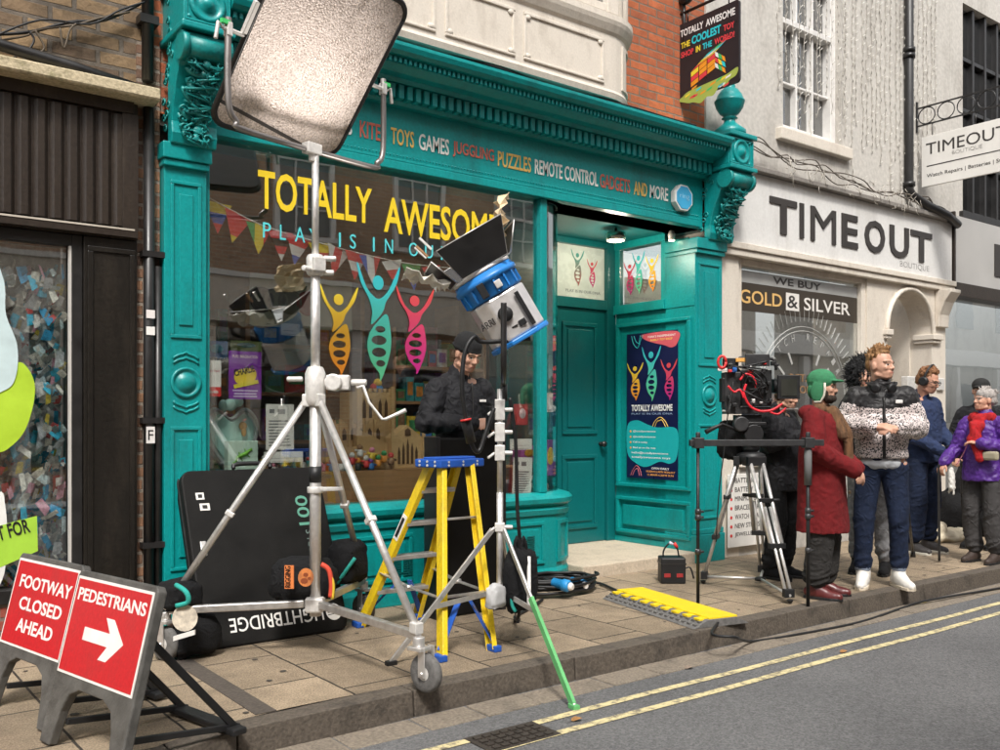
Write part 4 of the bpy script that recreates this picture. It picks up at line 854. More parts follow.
for y in (y0 - .12, y1 + .12): q.cyl((XS, y, zt_ - .005), (XS, y, zt_ + .10), .006)
q.ell((XS, -.04, zt_ + .22), (.05, .08, .05)); q.build('bracket', BLACK, hs_)
ht = thing('hanging_sign', (10.6, -.5, 4.0), 'cream boutique sign hanging from a scrolled black iron bracket', 'sign')
XT = 10.62; y0t, y1t, zt2, zb3 = -.075, -1.5, 4.66, 4.07
MB().box(XT - .015, XT + .015, y1t, y0t, zb3, zt2).build('board', OFFW, ht, .004)
def ttx(s_, ya, yb, z, h_, m_, bold=0): text(s_, (XT - .0165, ya, z), NX, EZ, ya - yb, h_, m_, ht, .0008, bold)
ttx('TIMEOUT', -.13, -1.05, 4.44, .135, DK, .0); ttx('BOUTIQUE', -.44, -.78, 4.37, .05, MC['thin_grey_letters'], -.01); ttx('Watch Repairs | Batteries | Straps | Jewellery', -.14, -1.42, 4.16, .055, DK)
MB().box(XT - .017, XT - .0155, -1.45, -.14, 4.30, 4.312).build('rule', DK, ht)
q = MB(); zr = 4.80
q.box(XT - .008, XT + .008, -1.55, .0, zr, zr + .016); q.box(XT - .008, XT + .008, -1.55, .0, zr + .21, zr + .226); q.box(XT - .01, XT + .01, -.02, .0, zr - .06, zr + .3)
for i in range(6): q.tube([(XT, -.13 - i * .23 + .10 * math.cos(R(a)), zr + .113 + .097 * math.sin(R(a))) for a in range(0, 361, 20)], .007, 6)
for y in (-.2, -.7, -1.3): q.cyl((XT, y, zt2), (XT, y, zr), .006)
q.build('bracket', BLACK, ht)
# alarm box on the teal fascia
ab = thing('alarm_box', (6.38, -.1, 3.2), 'octagonal white alarm box with blue face on the teal fascia', 'alarm box')
o8 = [(.125 * math.cos(R(22.5 + 45 * i)), .125 * math.sin(R(22.5 + 45 * i))) for i in range(8)]
MB().prism(o8, (6.40, -.05, 3.33), EX, EZ, .06).build('casing', WHITE, ab, .006); MB().prism([(a * .86, b_ * .86) for a, b_ in o8], (6.40, -.11, 3.33), EX, EZ, .004).build('face', plain((.05, .36, .62)), ab)
text('ring', (6.335, -.1155, 3.31), EX, EZ, .13, .055, plain((.25, .55, .75)), ab)
# ================================================================== HOUSES ACROSS THE STREET (they show in the panes)
YO = -10.6
bo = thing('brick_house', (4, YO - .2, 0), 'brown brick terrace with white sash windows across the street', 'house')
MB().box(-14, 20, YO - .5, YO, 0, 10).build('wall', bricks('terrace_brick', (.46, .29, .18), (.34, .20, .13), (.42, .36, .28)), bo)
MB().box(-14, 20, YO, YO + .25, 3.1, 3.9).build('fascia', CREAMW, bo); MB().box(-14, 20, YO, YO + .3, 3.905, 4.0).build('cornice', WHITE, bo)
for x in range(-12, 20, 3):
    MB().box(x, x + 1.9, YO, YO + .04, .5, 3.0).build('shop_window', glass('dark_far_window', 1, (.1, .1, .1)), bo); MB().box(x - .25, x - .02, YO, YO + .12, 0, 3.09).build('pilaster', WHITE if x % 2 else CREAMW, bo)
for i, x in enumerate([-11 + 2.6 * i for i in range(12)]):
    for z in (4.9, 7.6):
        wn = MB().box(x, x + 1.1, YO + .002, YO + .03, z, z + 1.8).build('window', mat('pane_grey', (.16, .17, .17), .15), bo); q = MB()
        for a in (x - .08, x + 1.08): q.box(a, a + .1, YO, YO + .10, z - .05, z + 1.85)
        for a in (x + .36, x + .72): q.box(a, a + .03, YO, YO + .07, z, z + 1.8)
        for b_ in (z + .45, z + 1.35): q.box(x, x + 1.1, YO, YO + .068, b_, b_ + .03)
        q.box(x, x + 1.1, YO, YO + .08, z + .88, z + .94); q.box(x - .15, x + 1.25, YO, YO + .16, z - .14, z - .05); q.box(x - .1, x + 1.2, YO, YO + .1, z + 1.85, z + 2.0); q.build('frame', WHITE, wn)
b2 = thing('stucco_house', (30, YO - .2, 0), 'white stucco house with tall arches across the street', 'house')
MB().box(20.05, 50, YO - .5, YO, 0, 9).build('wall', CREAM, b2)
for x in range(21, 48, 3):
    wn = MB().box(x, x + 1.4, YO + .002, YO + .03, .4, 2.6).build('window', MC['pane_grey'], b2); MB().box(x - .3, x - .05, YO, YO + .2, 0, 3.2).build('pilaster', WHITE, b2)
    MB().box(x, x + 1.2, YO + .002, YO + .03, 4.6, 6.6).build('window', MC['pane_grey'], b2)
MB().box(20.05, 50, YO, YO + .3, 3.25, 3.8).build('cornice', WHITE, b2)
# ================================================================== THINGS IN THE TOY SHOP WINDOW
def lampthing(px, py, Y, col, e, label, r=.03):
    p = PY(px, py, Y); t = thing('ceiling_spot', (p.x, p.y, p.z), label, 'lamp')
    MB().lathe([(.035, .01), (.04, .09), (.015, .13)], p, 12).build('lamp_body', BLACKP, t)
    MB().cyl(p + V((0, 0, .12)), (p.x, p.y, 3.139), .008, n=6).build('stem', BLACKP, t)
    MB().ell(p, (r, r, .014)).build('bulb', emit('spot_%s' % label[:8].replace(' ', '_'), col, 14), t)
    if e:
        l = bpy.data.lights.new('spot_light', 'POINT'); l.energy = e; l.color = col; l.shadow_soft_size = .1; lo = bpy.data.objects.new('spot_light', l); COL.objects.link(lo); lo.location = p - V((0, 0, .06))
lampthing(410, 172, .8, (1, .84, .64), 330, 'warm lit ceiling spot behind the yellow letters in the shop window')
lampthing(300, 165, 1.6, (1, .84, .64), 460, 'warm lit ceiling spot deep inside the toy shop, behind the tilted reflector')  # added lamp with no visible source, brightens the dark shop interior
lampthing(366, 163, .7, (.25, .12, 1), 0, 'violet lit spot at the window head beside the reflector', .02)
lampthing(452, 182, .7, (.25, .12, 1), 0, 'violet lit spot at the window head above the yellow letters', .02)
# bunting of little flags
bt = thing('bunting', (2.7, .1, 2.4), 'string of pennant flags of many nations hung across the shop window', 'bunting')
sp_ = smooth_path([PY(a, b_, .08) for a, b_ in ((204, 195), (235, 212), (264, 226), (310, 240), (350, 251), (405, 263), (450, 268))], 8)
MB().tube(sp_, .004, 5).build('string', plain((.7, .68, .62)), bt)
FC = dict(y=(.72, .55, .03), r=(.62, .03, .04), b=(.03, .1, .42), g=(.03, .3, .08), w=(.72, .7, .68), k=(.02, .02, .02), p=(.55, .08, .2))
def flag(px, cols, vertical=False):
    i = min(range(len(sp_)), key=lambda j: abs(500 + F * (sp_[j] - EYE).dot(RX) / (sp_[j] - EYE).dot(AX) - px)); p = sp_[i]; wv, hv = .105, .20
    tl_ = rnd.uniform(-.25, .25); Rm = Matrix.Rotation(tl_, 3, 'Y'); n = len(cols); first = None
    for j, c_ in enumerate(cols):
        q = MB(); yy = rnd.uniform(-.01, .01)
        if vertical:
            a, b_ = -wv + 2 * wv * j / n, -wv + 2 * wv * (j + 1) / n; pts = [(a, 0), (b_, 0), (b_, -hv * (1 - abs(b_) / wv))]
            if a < 0 < b_: pts.append((0, -hv))
            pts.append((a, -hv * (1 - abs(a) / wv)))
            pts = [p_ for k_, p_ in enumerate(pts) if p_ not in pts[:k_]]
        else:
            a, b_ = j / n, (j + 1) / n; pts = [(-wv * (1 - a), -hv * a), (wv * (1 - a), -hv * a), (wv * (1 - b_), -hv * b_), (-wv * (1 - b_), -hv * b_)]
            if j == n - 1: pts = pts[:3]
        P3 = [p + Rm @ V((a_, .0, b2)) + V((0, .03 * a_ / wv, 0)) for a_, b2 in pts]
        q._f([q._v(v_) for v_ in P3]); 
        o_ = q.build('flag' if j == 0 else 'stripe', plain(FC[c_], .8), bt if j == 0 else first)
        first = first or o_
for px, c_, vv in ((219, 'ybr', 0), (239, 'rrry', 0), (259, 'gyr', 1), (280, 'rkrw', 0), (300, 'rwb', 0), (322, 'yrb', 0), (338, 'wrw', 1), (357, 'rwr', 0), (373, 'bwr', 1), (389, 'wrk', 0), (412, 'gyb', 0), (430, 'rwr', 1)): flag(px, c_, vv)
# posters and cards on the glass
po = thing('poster', (2.33, .02, 1.46), 'purple theatre poster with yellow splash taped inside the shop window', 'poster')
MB().box(2.215, 2.435, .018, .021, 1.455, 1.765).build('sheet', mat('purple_print', (.20, .03, .33), .45, var=.3, scale=6), po)
flat2 = lambda pts, x, z, w_, h_, m_, par, y=.0165: MB().prism([(a * w_, b_ * h_) for a, b_ in cat2(pts, 4)], (x, y, z), EX, EZ, .001).build('splash', m_, par)
flat2([(-.5, -.1), (-.4, .3), (0, .5), (.4, .45), (.5, .1), (.35, -.3), (0, -.5), (-.35, -.4)], 2.325, 1.60, .15, .11, plain((.78, .6, .05)), po)
text('CHARLIE', (2.255, .0148, 1.60), V((.97, 0, .25)), V((-.25, 0, .97)), .14, .045, BLACK, po, .0004, .03); text('PURE IMAGINATION', (2.24, .0168, 1.72), EX, EZ, .17, .02, plain((.75, .6, .6)), po, .0004, .01)
MB().obox((2.33, .0155, 1.553), V((.97, 0, .22)), EY, V((-.22, 0, .97)), .17, .001, .025).build('splash', plain((.7, .6, .05)), po)
for z, w_ in ((1.505, .17), (1.485, .15), (1.468, .16)): MB().box(2.325 - w_ / 2, 2.325 + w_ / 2, .0165, .0175, z, z + .010).build('print_line', plain((.55, .45, .65)), po)
cd_ = thing('card', (2.10, .02, 1.47), 'white card with red foot and the word member taped in the window corner', 'card')
MB().box(2.078, 2.165, .018, .021, 1.53, 1.70).build('sheet', WHITE, cd_); MB().box(2.078, 2.165, .018, .021, 1.47, 1.5295).build('foot', RED, cd_); text('MEMBER', (2.088, .017, 1.49), EX, EZ, .06, .014, WHITE, cd_, .0004, .02); text('toy track', (2.086, .017, 1.62), EX, EZ, .07, .022, plain((.5, .05, .1)), cd_, .0004)
def paper(px0, py0, px1, py1, Y, label, lines=9, tilt=0):
    a, b_ = PY(px0, py1, Y), PY(px1, py1, Y); t = PY(px0, py0, Y); o_ = thing('notice', (a.x, Y, a.z), label, 'notice'); w_, h_ = b_.x - a.x, t.z - a.z; u, v_ = V((math.cos(tilt), 0, math.sin(tilt))), V((-math.sin(tilt), 0, math.cos(tilt))); O = V((a.x, Y, a.z))
    MB().prism([(0, 0), (w_, 0), (w_, h_), (0, h_)], O + V((0, .002, 0)), u, v_, .002).build('sheet', OFFW, o_)
    q = MB(); r_ = random.Random(int(px0))
    for i in range(lines): q.prism([(w_ * .1, 0), (w_ * r_.uniform(.55, .9), 0), (w_ * .88, h_ * .03), (w_ * .1, h_ * .03)], O + v_ * h_ * (.08 + .6 * i / lines) - V((0, .0005, 0)), u, v_, .0006)
    if lines > 3: q.prism([(w_ * .12, 0), (w_ * .3, 0), (w_ * .3, h_ * .09), (w_ * .12, h_ * .09)], O + v_ * h_ * .8 - V((0, .0005, 0)), u, v_, .0006); q.prism([(w_ * .42, 0), (w_ * .68, 0), (w_ * .68, h_ * .11), (w_ * .42, h_ * .11)], O + v_ * h_ * .78 - V((0, .0005, 0)), u, v_, .0006)
    q.build('print', mat('grey_print', (.2, .2, .2), .6), o_)
paper(266, 404, 294, 450, .02, 'white printed notice taped to the glass beside the heart shaped tray', 9)
paper(264, 452, 303, 463, .02, 'wide white caption card in the window under the printed notice', 2)
paper(512, 457, 531, 497, .02, 'crumpled white notice taped low behind the window beside the teal post', 10, -.05)
paper(510, 439, 532, 450, .02, 'small white label card above the crumpled notice in the window', 2)
paper(546, 393, 553, 412, .10, 'small white playing card with a red heart inside the curved window', 1)
paper(281, 323, 300, 335, .9, 'white price ticket hanging from the shelf edge inside the shop', 2)
# picture strip
ps = thing('picture_strip', (2.9, 1.2, 2.1), 'long pale strip of round emblem pictures hanging inside the toy shop', 'picture')
A, B = PY(250, 325, 1.0), PY(352, 325, 1.0); MB().box(A.x, B.x, 1.0, 1.01, A.z, A.z + .40).build('strip', mat('pale_green_strip', (.40, .42, .34), .6), ps)
for i, px in enumerate((262, 276, 290, 308)):
    p = PY(px, 303, .998); MB().lathe([(.10, 0), (.10, .004), (.075, .005), (.07, .002), (.001, .002)], (p.x, .998, A.z + .2), 20, (0, -1, 0)).build('emblem', plain(((.05, .05, .05), (.16, .17, .12), (.16, .17, .12), (.3, .04, .04))[i]), ps)
# heart shaped tray and gecko box
HT = [(0, -.55), (.3, -.28), (.5, .0), (.5, .3), (.28, .48), (.0, .32), (-.28, .48), (-.5, .3), (-.5, .0), (-.3, -.28)]
hh = thing('heart_tray', (2.29, .2, .95), 'mint heart shaped plush backpack with grey rim standing in the window', 'plush bag')
a, b_ = PY(204, 440, .18), PY(258, 440, .18); cx_ = (a.x + b_.x) / 2; w_ = b_.x - a.x; MINT = mat('mint_plush', (.36, .58, .53), .8, var=.1)
MB().prism([(p_[0] * w_, p_[1] * w_ * 1.15) for p_ in cat2(HT, 5)], (cx_, .24, 1.20), EX, EZ, .06).build('body', mat('pale_plush', (.48, .56, .54), .8), hh, .012)
MB().prism([(p_[0] * w_ * .78, p_[1] * w_ * .9) for p_ in cat2(HT, 5)], (cx_, .178, 1.20), EX, EZ, .012).build('front_pocket', MINT, hh, .006)
MB().tube([(cx_ + p_[0] * w_ * .92, .178, 1.2 + p_[1] * w_ * 1.05) for p_ in cat2(HT, 5) + [cat2(HT, 5)[0]]], .009, 6).build('piping', mat('grey_piping', (.35, .36, .38), .7), hh)
q = MB(); q.ell((cx_ + .0, .2, 1.42), (.05, .03, .04)); q.ell((cx_ + .05, .2, 1.44), (.04, .03, .035)); q.ell((cx_ - .05, .2, 1.41), (.03, .03, .045)); q.build('bow', MINT, hh)
q = MB(); p = PY(243, 426, .15); q.ell(p, (.028, .01, .028)); q.ell(p + V((.005, -.004, -.04)), (.018, .01, .03)); q.build('bee_patch', mat('orange_patch', (.55, .3, .08), .7), hh)
gb = thing('gift_box', (2.39, .1, .95), 'pale mint box printed with a green gecko standing before the heart shaped bag', 'toy box')
a, b_ = PY(228, 472, .08), PY(258, 472, .08); zt_ = PY(240, 441, .08).z; MB().box(a.x, b_.x, .08, .15, .72, zt_).build('carton', mat('mint_carton', (.5, .66, .56), .5), gb, .003)
GK = mat('gecko_green', (.16, .42, .04), .5); q = MB(); o_ = V(((a.x + b_.x) / 2, .0785, (1.0 + zt_) / 2))
q.tube([o_ + V((dx, 0, dz)) for dx, dz in ((-.07, -.05), (-.05, -.045), (-.04, -.015), (-.015, -.005), (.02, .01), (.045, .03), (.06, .035))], [.003, .006, .009, .014, .013, .008, .010], 8)
for dx, dz, ex, ez in ((-.02, -.01, -.03, .02), (-.02, -.01, -.005, -.04), (.02, .01, .01, .04), (.02, .01, .045, -.015)): q.tube([o_ + V((dx, 0, dz)), o_ + V((ex, 0, ez))], .004, 5)
q.build('gecko_print', GK, gb)
# wooden minster model
PLY = mat('laser_cut_ply', (.58, .38, .18), .6, var=.12, scale=14, streak=(1, 1, 8)); SLOT = mat('slot_dark', (.10, .05, .02), .8)
mm = thing('cathedral_model', (3.5, .45, .95), 'laser cut plywood cathedral model with square tower standing in the window', 'model')
x0, x1 = PY(358, 420, .5).x, PY(392, 420, .5).x; zt_ = PY(375, 392, .5).z
tw_ = MB().box(x0, x1, .5, .5 + x1 - x0, .951, zt_).build('tower', PLY, mm, .003)
q = MB()
for i in range(7): xx = x0 + (x1 - x0) * (i + .5) / 7; q.box(xx - .012, xx + .012, .497, .52, zt_ + .001, zt_ + .028)
for xx in (x0, x1): q.box(xx - .016, xx + .016, .485, .515, .955, zt_ + .045)
q.build('battlement', PLY, tw_)
def lancet(q, x, z, w_, h_, y): q.prism([(-w_ / 2, 0), (w_ / 2, 0), (w_ / 2, h_ * .7), (0, h_), (-w_ / 2, h_ * .7)], (x, y, z), EX, EZ, .004)
q = MB()
for f in (.18, .36, .64, .82): lancet(q, x0 + (x1 - x0) * f, zt_ - .20, .026, .15, .4995)
q.build('lancet_window', SLOT, tw_)
xa, xb = PY(322, 440, .42).x, PY(382, 440, .42).x; zn = PY(350, 424, .42).z
nv = MB().box(xa, xb, .42, .49, .951, zn).build('nave', PLY, mm, .003); q = MB(); q2 = MB()
for i in range(7):
    xx = xa + (xb - xa) * (i + .5) / 7; lancet(q2, xx, zn - .12, .034, .09, .4195); lancet(q2, xx, .98, .045, .12, .4195); q.box(xa + (xb - xa) * i / 7 - .008, xa + (xb - xa) * i / 7 + .008, .395, .419, .952, zn + .035); q.prism([(-.01, 0), (.01, 0), (0, .03)], (xx, .43, zn + .001), EX, EZ, .01)
q.box(xa, xb, .36, .394, .952, 1.12); q.build('buttress', PLY, nv); q2.build('lancet_window', SLOT, nv)
xa, xb = PY(392, 440, .3).x, PY(423, 440, .3).x; zg = PY(405, 425, .3).z; wg = xb - xa
tr_ = MB().prism([(0, 0), (wg, 0), (wg, zg - 1.05), (wg / 2, zg - .95), (0, zg - 1.05)], (xa, .30, .951), EX, EZ, -.0).build('transept', PLY, mm) if False else MB().prism([(0, 0), (wg, 0), (wg, zg - 1.05), (wg / 2, zg - .951), (0, zg - 1.05)], (xa, .42, .951), EX, EZ, .12).build('transept', PLY, mm, .003)
q = MB()
for i in range(5): lancet(q, xa + wg * (.22 + .14 * i), .985, .020, .19 - .03 * abs(i - 2), .2995)
lancet(q, xa + wg / 2, 1.20, .05, .06, .2995); q.build('lancet_window', SLOT, tr_)
q = MB(); q.prism([(0, 0), (.26, 0), (.26, .08), (.0, .20)], (xa - .27, .35, 1.06), EX, EZ, -.1); q.box(xa - .27, xa - .003, .31, .45, .952, 1.058); q.build('side_roof', PLY, mm)
for xx in (xa, xb):
    MB().box(xx - .012, xx + .012, .285, .299, .952, zg - .04).build('pinnacle', PLY, tr_)
# plush bird on the tower, pile of small toys
tb = thing('toy_bird', (3.5, .6, 1.5), 'little blue and yellow plush bird sitting on the plywood tower', 'plush toy')
p = PY(377, 390, .58); MB().ell(p, (.055, .05, .045)).build('body', mat('blue_plush', (.05, .2, .42), .9), tb); MB().ell(p + V((.0, -.01, .055)), (.035, .035, .035)).build('head', mat('yellow_plush', (.75, .45, .04), .9), tb); MB().ell(p + V((-.045, -.02, .02)), (.02, .04, .03)).build('wing', mat('red_plush', (.55, .06, .04), .9), tb)
TC = [('red', (.55, .04, .04)), ('orange', (.65, .25, .04)), ('yellow', (.7, .5, .05)), ('blue', (.04, .16, .45)), ('white', (.65, .63, .6)), ('green', (.05, .28, .1)), ('pink', (.6, .2, .3)), ('purple', (.22, .06, .34)), ('brown', (.25, .13, .06)), ('black', (.03, .03, .03)), ('teal', (.03, .3, .32)), ('grey', (.3, .3, .3))]
rnd = random.Random(31); k_ = 0
for px, py, c_ in [(352, 460, 0), (360, 452, 4), (366, 463, 0), (372, 455, 2), (378, 462, 1), (384, 458, 1), (358, 468, 9), (347, 467, 3), (391, 460, 8), (371, 470, 3), (332, 470, 3), (341, 472, 4)]:
    p = PY(px, py, .24); t = thing('small_toy', (p.x, p.y, p.z - .03), '%s little figure toy, %s in the pile before the plywood cathedral' % (TC[c_][0], ('topmost', 'low', 'middle')[0 if py < 456 else 1 if py > 464 else 2]), 'toy', 'little toys before the cathedral model')
    m_ = mat('toy_' + TC[c_][0], TC[c_][1], .5, var=.2); z0 = max(.953, p.z - .035)
    MB().lathe([(.022, 0), (.026, .02), (.018, .05), (.01, .055)], (p.x, p.y, z0), 10).build('body', m_, t); MB().ell((p.x, p.y, z0 + .07), .022, None, 10, 7).build('head', mat('toy_' + TC[(c_ + 4) % 12][0], TC[(c_ + 4) % 12][1], .5, var=.2), t)
    MB().cyl((p.x - .04, p.y, z0 + .05), (p.x + .04, p.y - .01, z0 + .035), .008, n=6).build('arms', m_, t)
# items at the right end of the display
def carton(name, px0, px1, py0, py1, Y, dep, c1, label, cat='toy box', face=None, grp_=None):
    a, b_ = PY(px0, py1, Y), PY(px1, py1, Y); t = PY(px0, py0, Y); o_ = thing(name, ((a.x + b_.x) / 2, Y, a.z), label, cat, grp_)
    MB().box(a.x, b_.x, Y, Y + dep, a.z, t.z).build('carton', mat('carton_%d' % (int(c1[0]*1e6)+int(c1[1]*1e4)+int(c1[2]*100)), c1, .45, var=.35, scale=16), o_, .003)
    if face: 
        q = MB(); q.ell(((a.x + b_.x) / 2, Y, a.z + (t.z - a.z) * .55), ((b_.x - a.x) * .3, .004, (t.z - a.z) * .25)); q.build('front_picture', mat('face_%d' % (int(face[0]*1e6)+int(face[1]*1e4)+int(face[2]*100)), face, .45, var=.4, scale=30), o_)
    return o_
carton('toy_box', 545, 556, 440, 476, .13, .12, (.25, .12, .34), 'purple toy box with a yellow picture inside the curved window', face=(.7, .5, .08))
carton('toy_box', 488, 501, 440, 467, .25, .12, (.65, .6, .56), 'white toy box with red blotches behind the lamp stand', face=(.6, .04, .05))
carton('toy_box', 488, 512, 468, 497, .22, .14, (.38, .22, .10), 'brown wicker coloured toy box low behind the lamp stand', face=(.4, .12, .04))
carton('toy_box', 521, 538, 446, 462, .40, .12, (.35, .1, .3), 'magenta toy box beside the teal window post', face=(.55, .3, .04))
carton('toy_box', 517, 528, 404, 425, .42, .05, (.65, .10, .10), 'tilted red and white toy packet higher in the right of the window', face=(.7, .6, .6))
carton('gift_card_box', 205, 228, 340, 358, .5, .2, (.04, .16, .38), 'blue gift card box on the shelf by the left teal pilaster', face=(.05, .35, .5))
carton('toy_box', 230, 262, 340, 350, .9, .2, (.30, .42, .12), 'lime toy box lying flat on the back shelf by the purple poster', face=(.1, .3, .3))
text('GIFT CARD', PY(208, 362, .49), EX, EZ, .17, .035, WHITE, None, .0005).name = 'shelf_lettering'
o_ = bpy.data.objects['shelf_lettering']; tag(o_, 'white gift card lettering on the dark shelf edge in the window', 'lettering')
# shelves with rows of boxes deep inside the shop
su = thing('shelf_unit', (3.4, 1.5, 0), 'dark wooden wall shelves running along the back of the toy shop', 'shelves')
for z in (.75, 1.15, 1.55, 1.95): MB().box(1.9, 5.0, 1.45, 1.8, z - .03, z).build('shelf', WOOD, su)
for x in (1.9, 2.9, 3.95, 4.96): MB().box(x, x + .04, 1.44, 1.8, .02, 2.4).build('upright', WOOD, su)
rnd = random.Random(44); sn = {.75: 'bottom', 1.15: 'lower middle', 1.55: 'upper middle', 1.95: 'top'}
boxes = 0; seen = {}
for z in (.75, 1.15, 1.55, 1.95):
    x = 2.0
    while x < 4.9:
        w_ = rnd.uniform(.08, .2); h_ = rnd.uniform(.12, .3)
        if rnd.random() < .85 and not any(abs(x + w_ / 2 - u_) < w_ / 2 + .05 for u_ in (2.92, 3.97)):
            c_ = rnd.randrange(12); tall = 'tall' if h_ > .21 else 'squat'
            o_ = thing('stock_box', (x + w_ / 2, 1.6, z), '%s %s toy box on the %s shelf at the back of the toy shop' % (tall, TC[c_][0], sn[z]), 'toy box', 'toy boxes on the back shelves')
            MB().box(x, x + w_, 1.48, 1.7, z + .001, z + h_).build('carton', mat('stock_' + TC[c_][0], tuple(v * .9 for v in TC[c_][1]), .5, var=.5, scale=24), o_)
            MB().box(x + w_ * .15, x + w_ * .85, 1.476, 1.479, z + h_ * .3, z + h_ * .75).build('front_picture', mat('stock_' + TC[(c_ + 5) % 12][0], tuple(v * .9 for v in TC[(c_ + 5) % 12][1]), .5, var=.5, scale=24), o_)
        x += w_ + .015

# nearer shelves at the right end of the window, and small goods along the sill
s2_ = thing('shelf_unit', (4.45, 1.0, 0), 'open shelf stand of toys close behind the red dancing figure in the window', 'shelves')
for z in (1.18, 1.48, 1.78): MB().box(3.98, 4.95, .95, 1.2, z - .025, z).build('shelf', WOOD, s2_)
for x in (3.98, 4.92): MB().box(x, x + .03, .94, 1.2, .71, 2.1).build('upright', WOOD, s2_)
for z, nm in ((1.18, 'low'), (1.48, 'middle'), (1.78, 'high')):
    x = 4.03
    while x < 4.86:
        w_ = rnd.uniform(.06, .13); h_ = rnd.uniform(.10, .24); c_ = rnd.choice((0, 2, 3, 5, 5, 10, 7, 4, 11)); tall = 'tall' if h_ > .17 else 'short'
        o_ = thing('stock_box', (x + w_ / 2, 1.05, z), '%s %s packet on the %s shelf of the toy stand behind the red dancing figure' % (tall, TC[c_][0], nm), 'toy box', 'packets on the toy stand')
        MB().box(x, x + w_, .97, 1.1, z + .001, z + h_).build('carton', mat('stock_' + TC[c_][0], TC[c_][1], .5, var=.5, scale=24), o_)
        MB().box(x + w_ * .15, x + w_ * .85, .966, .969, z + h_ * .25, z + h_ * .8).build('front_picture', mat('stock_' + TC[(c_ + 3) % 12][0], TC[(c_ + 3) % 12][1], .5, var=.5, scale=24), o_)
        x += w_ + .012
for i in range(16):
    x = 2.55 + i * .042 + rnd.uniform(-.01, .01); c_ = rnd.randrange(12); h_ = rnd.uniform(.04, .10)
    t = thing('small_toy', (x, .27, .951), '%s small boxed toy in the jumble along the plinth under the printed notice' % TC[c_][0], 'toy', 'jumbled toys on the plinth')
    MB().obox((x, .27 + rnd.uniform(-.03, .05), .952 + h_ / 2), V((math.cos(i), math.sin(i), 0)), V((-math.sin(i), math.cos(i), 0)), EZ, .035, .03, h_).build('carton', mat('stock_' + TC[c_][0], TC[c_][1], .5, var=.5, scale=24), t, .004)
    MB().ell((x, .26, .952 + h_ + .012), (.015, .015, .014), None, 8, 6).build('topper', mat('stock_' + TC[(c_ + 2) % 12][0], TC[(c_ + 2) % 12][1], .5, var=.5, scale=24), t)
# ================================================================== FILM KIT
# ---- mirror panel case leaning on the shop front
cs = thing('panel_case', (2.3, -.5, 0), 'big flat black panel case leaning on the shopfront behind the crank stand', 'case')
lean = V((0, .44, 1.0)).normalized(); nrm = EX.cross(lean); O = V((2.32, -.55, .005)); W_, L_ = .92, 1.10
CASE = mat('black_case_shell', (.010, .0095, .009), .55, spec=.15, var=.3, scale=5, bump=.25, bscale=260)
C0 = O + lean * L_ / 2
MB().prism(rrect(W_, L_, .07), C0 - nrm * .12, EX, lean, .12).build('shell', CASE, cs, .012)
MB().prism(rrect(W_ + .012, L_ + .012, .07), C0 - nrm * .066, EX, lean, .012).build('seam_trim', BLACK, cs)
def on_case(a, b_): return O + EX * a + lean * b_ + nrm * .0012
text('LIGHTBRIDGE', on_case(.30, .165), -EX, -lean, .60, .085, WHITE, cs, .0006, .005)
shape2d([ring2(0, 0, 1, 1, 28)] + [[(-.9 + .1, -.62 + i * .27), (.85, -.42 + i * .27 - .1), (.9, -.36 + i * .27 - .1), (-.8, -.52 + i * .27)] for i in range(0, 5) if abs(-.62 + i * .27) < .5], on_case(.32, .07), EX, lean, .105, .105, WHITE, cs, .0006, 'emblem')
text('CRLS', on_case(.335, .50), lean, -EX, .17, .05, plain((.12, .17, .15)), cs, .0006); text('100', on_case(.335, .70), lean, -EX, .20, .085, plain((.10, .30, .22)), cs, .0006, .01)
for a, b_, s_ in ((-.36, .93, .05), (-.34, .86, .06)): 
    q = MB(); c_ = on_case(a, b_); q.obox(c_, EX, lean, nrm, s_, .045, .004); q.build('sticker', WHITE, cs); MB().obox(c_ + nrm * .003, EX, lean, nrm, s_ * .5, .022, .002).build('sticker', BLACK, cs)
MB().obox(on_case(-.385, .60), EX, lean, nrm, .035, .09, .02).build('latch', STEEL, cs, .004)
MB().tube(smooth_path([on_case(-.12, 1.10), on_case(-.10, 1.13), on_case(.1, 1.13), on_case(.12, 1.10)], 4), .014, 8).build('handle', BLACKP, cs)
# ---- crank stand on casters
SC = V((2.33, -.985, 0))
cst = thing('crank_stand', SC, 'tall silver crank stand on three casters holding the tilted mirror panel', 'light stand')
MB().tube([SC + V((0, 0, z)) for z in (.22, 1.50)], .032, 20).build('column', STEEL, cst)
MB().tube([SC + V((0, 0, z)) for z in (1.5, 2.22)], .027, 20).build('column', STEEL, cst)
MB().tube([SC + V((0, 0, z)) for z in (2.22, 2.83)], .020, 18).build('column', STEEL, cst)
MB().tube([SC + V((0, 0, z)) for z in (.97, 1.06)], .0345, 20).build('grip_band', BLACKP, cst)
q = MB(); q.lathe([(.045, 0), (.045, .035)], SC + V((0, 0, .91)), 20); q.prism([(0, -.05), (.13, 0), (.12, .02), (0, .05)], SC + V((.03, 0, .92)), V((.9, -.43, 0)), V((.43, .9, 0)), .02); q.build('collar', CASTW, cst, .004)
q = MB(); q.lathe([(.04, 0), (.05, .02), (.05, .1), (.04, .12)], SC + V((0, 0, 2.13)), 16)
for dx, dz in ((.08, .1), (-.075, .03), (.07, .02)): q.cyl(SC + V((dx * .5, -.02, 2.13 + dz)), SC + V((dx * 1.3, -.05, 2.13 + dz)), .016)
q.obox(SC + V((0, -.045, 2.19)), EX, EY, EZ, .075, .03, .08); q.build('clamp_block', CASTW, cst, .006)
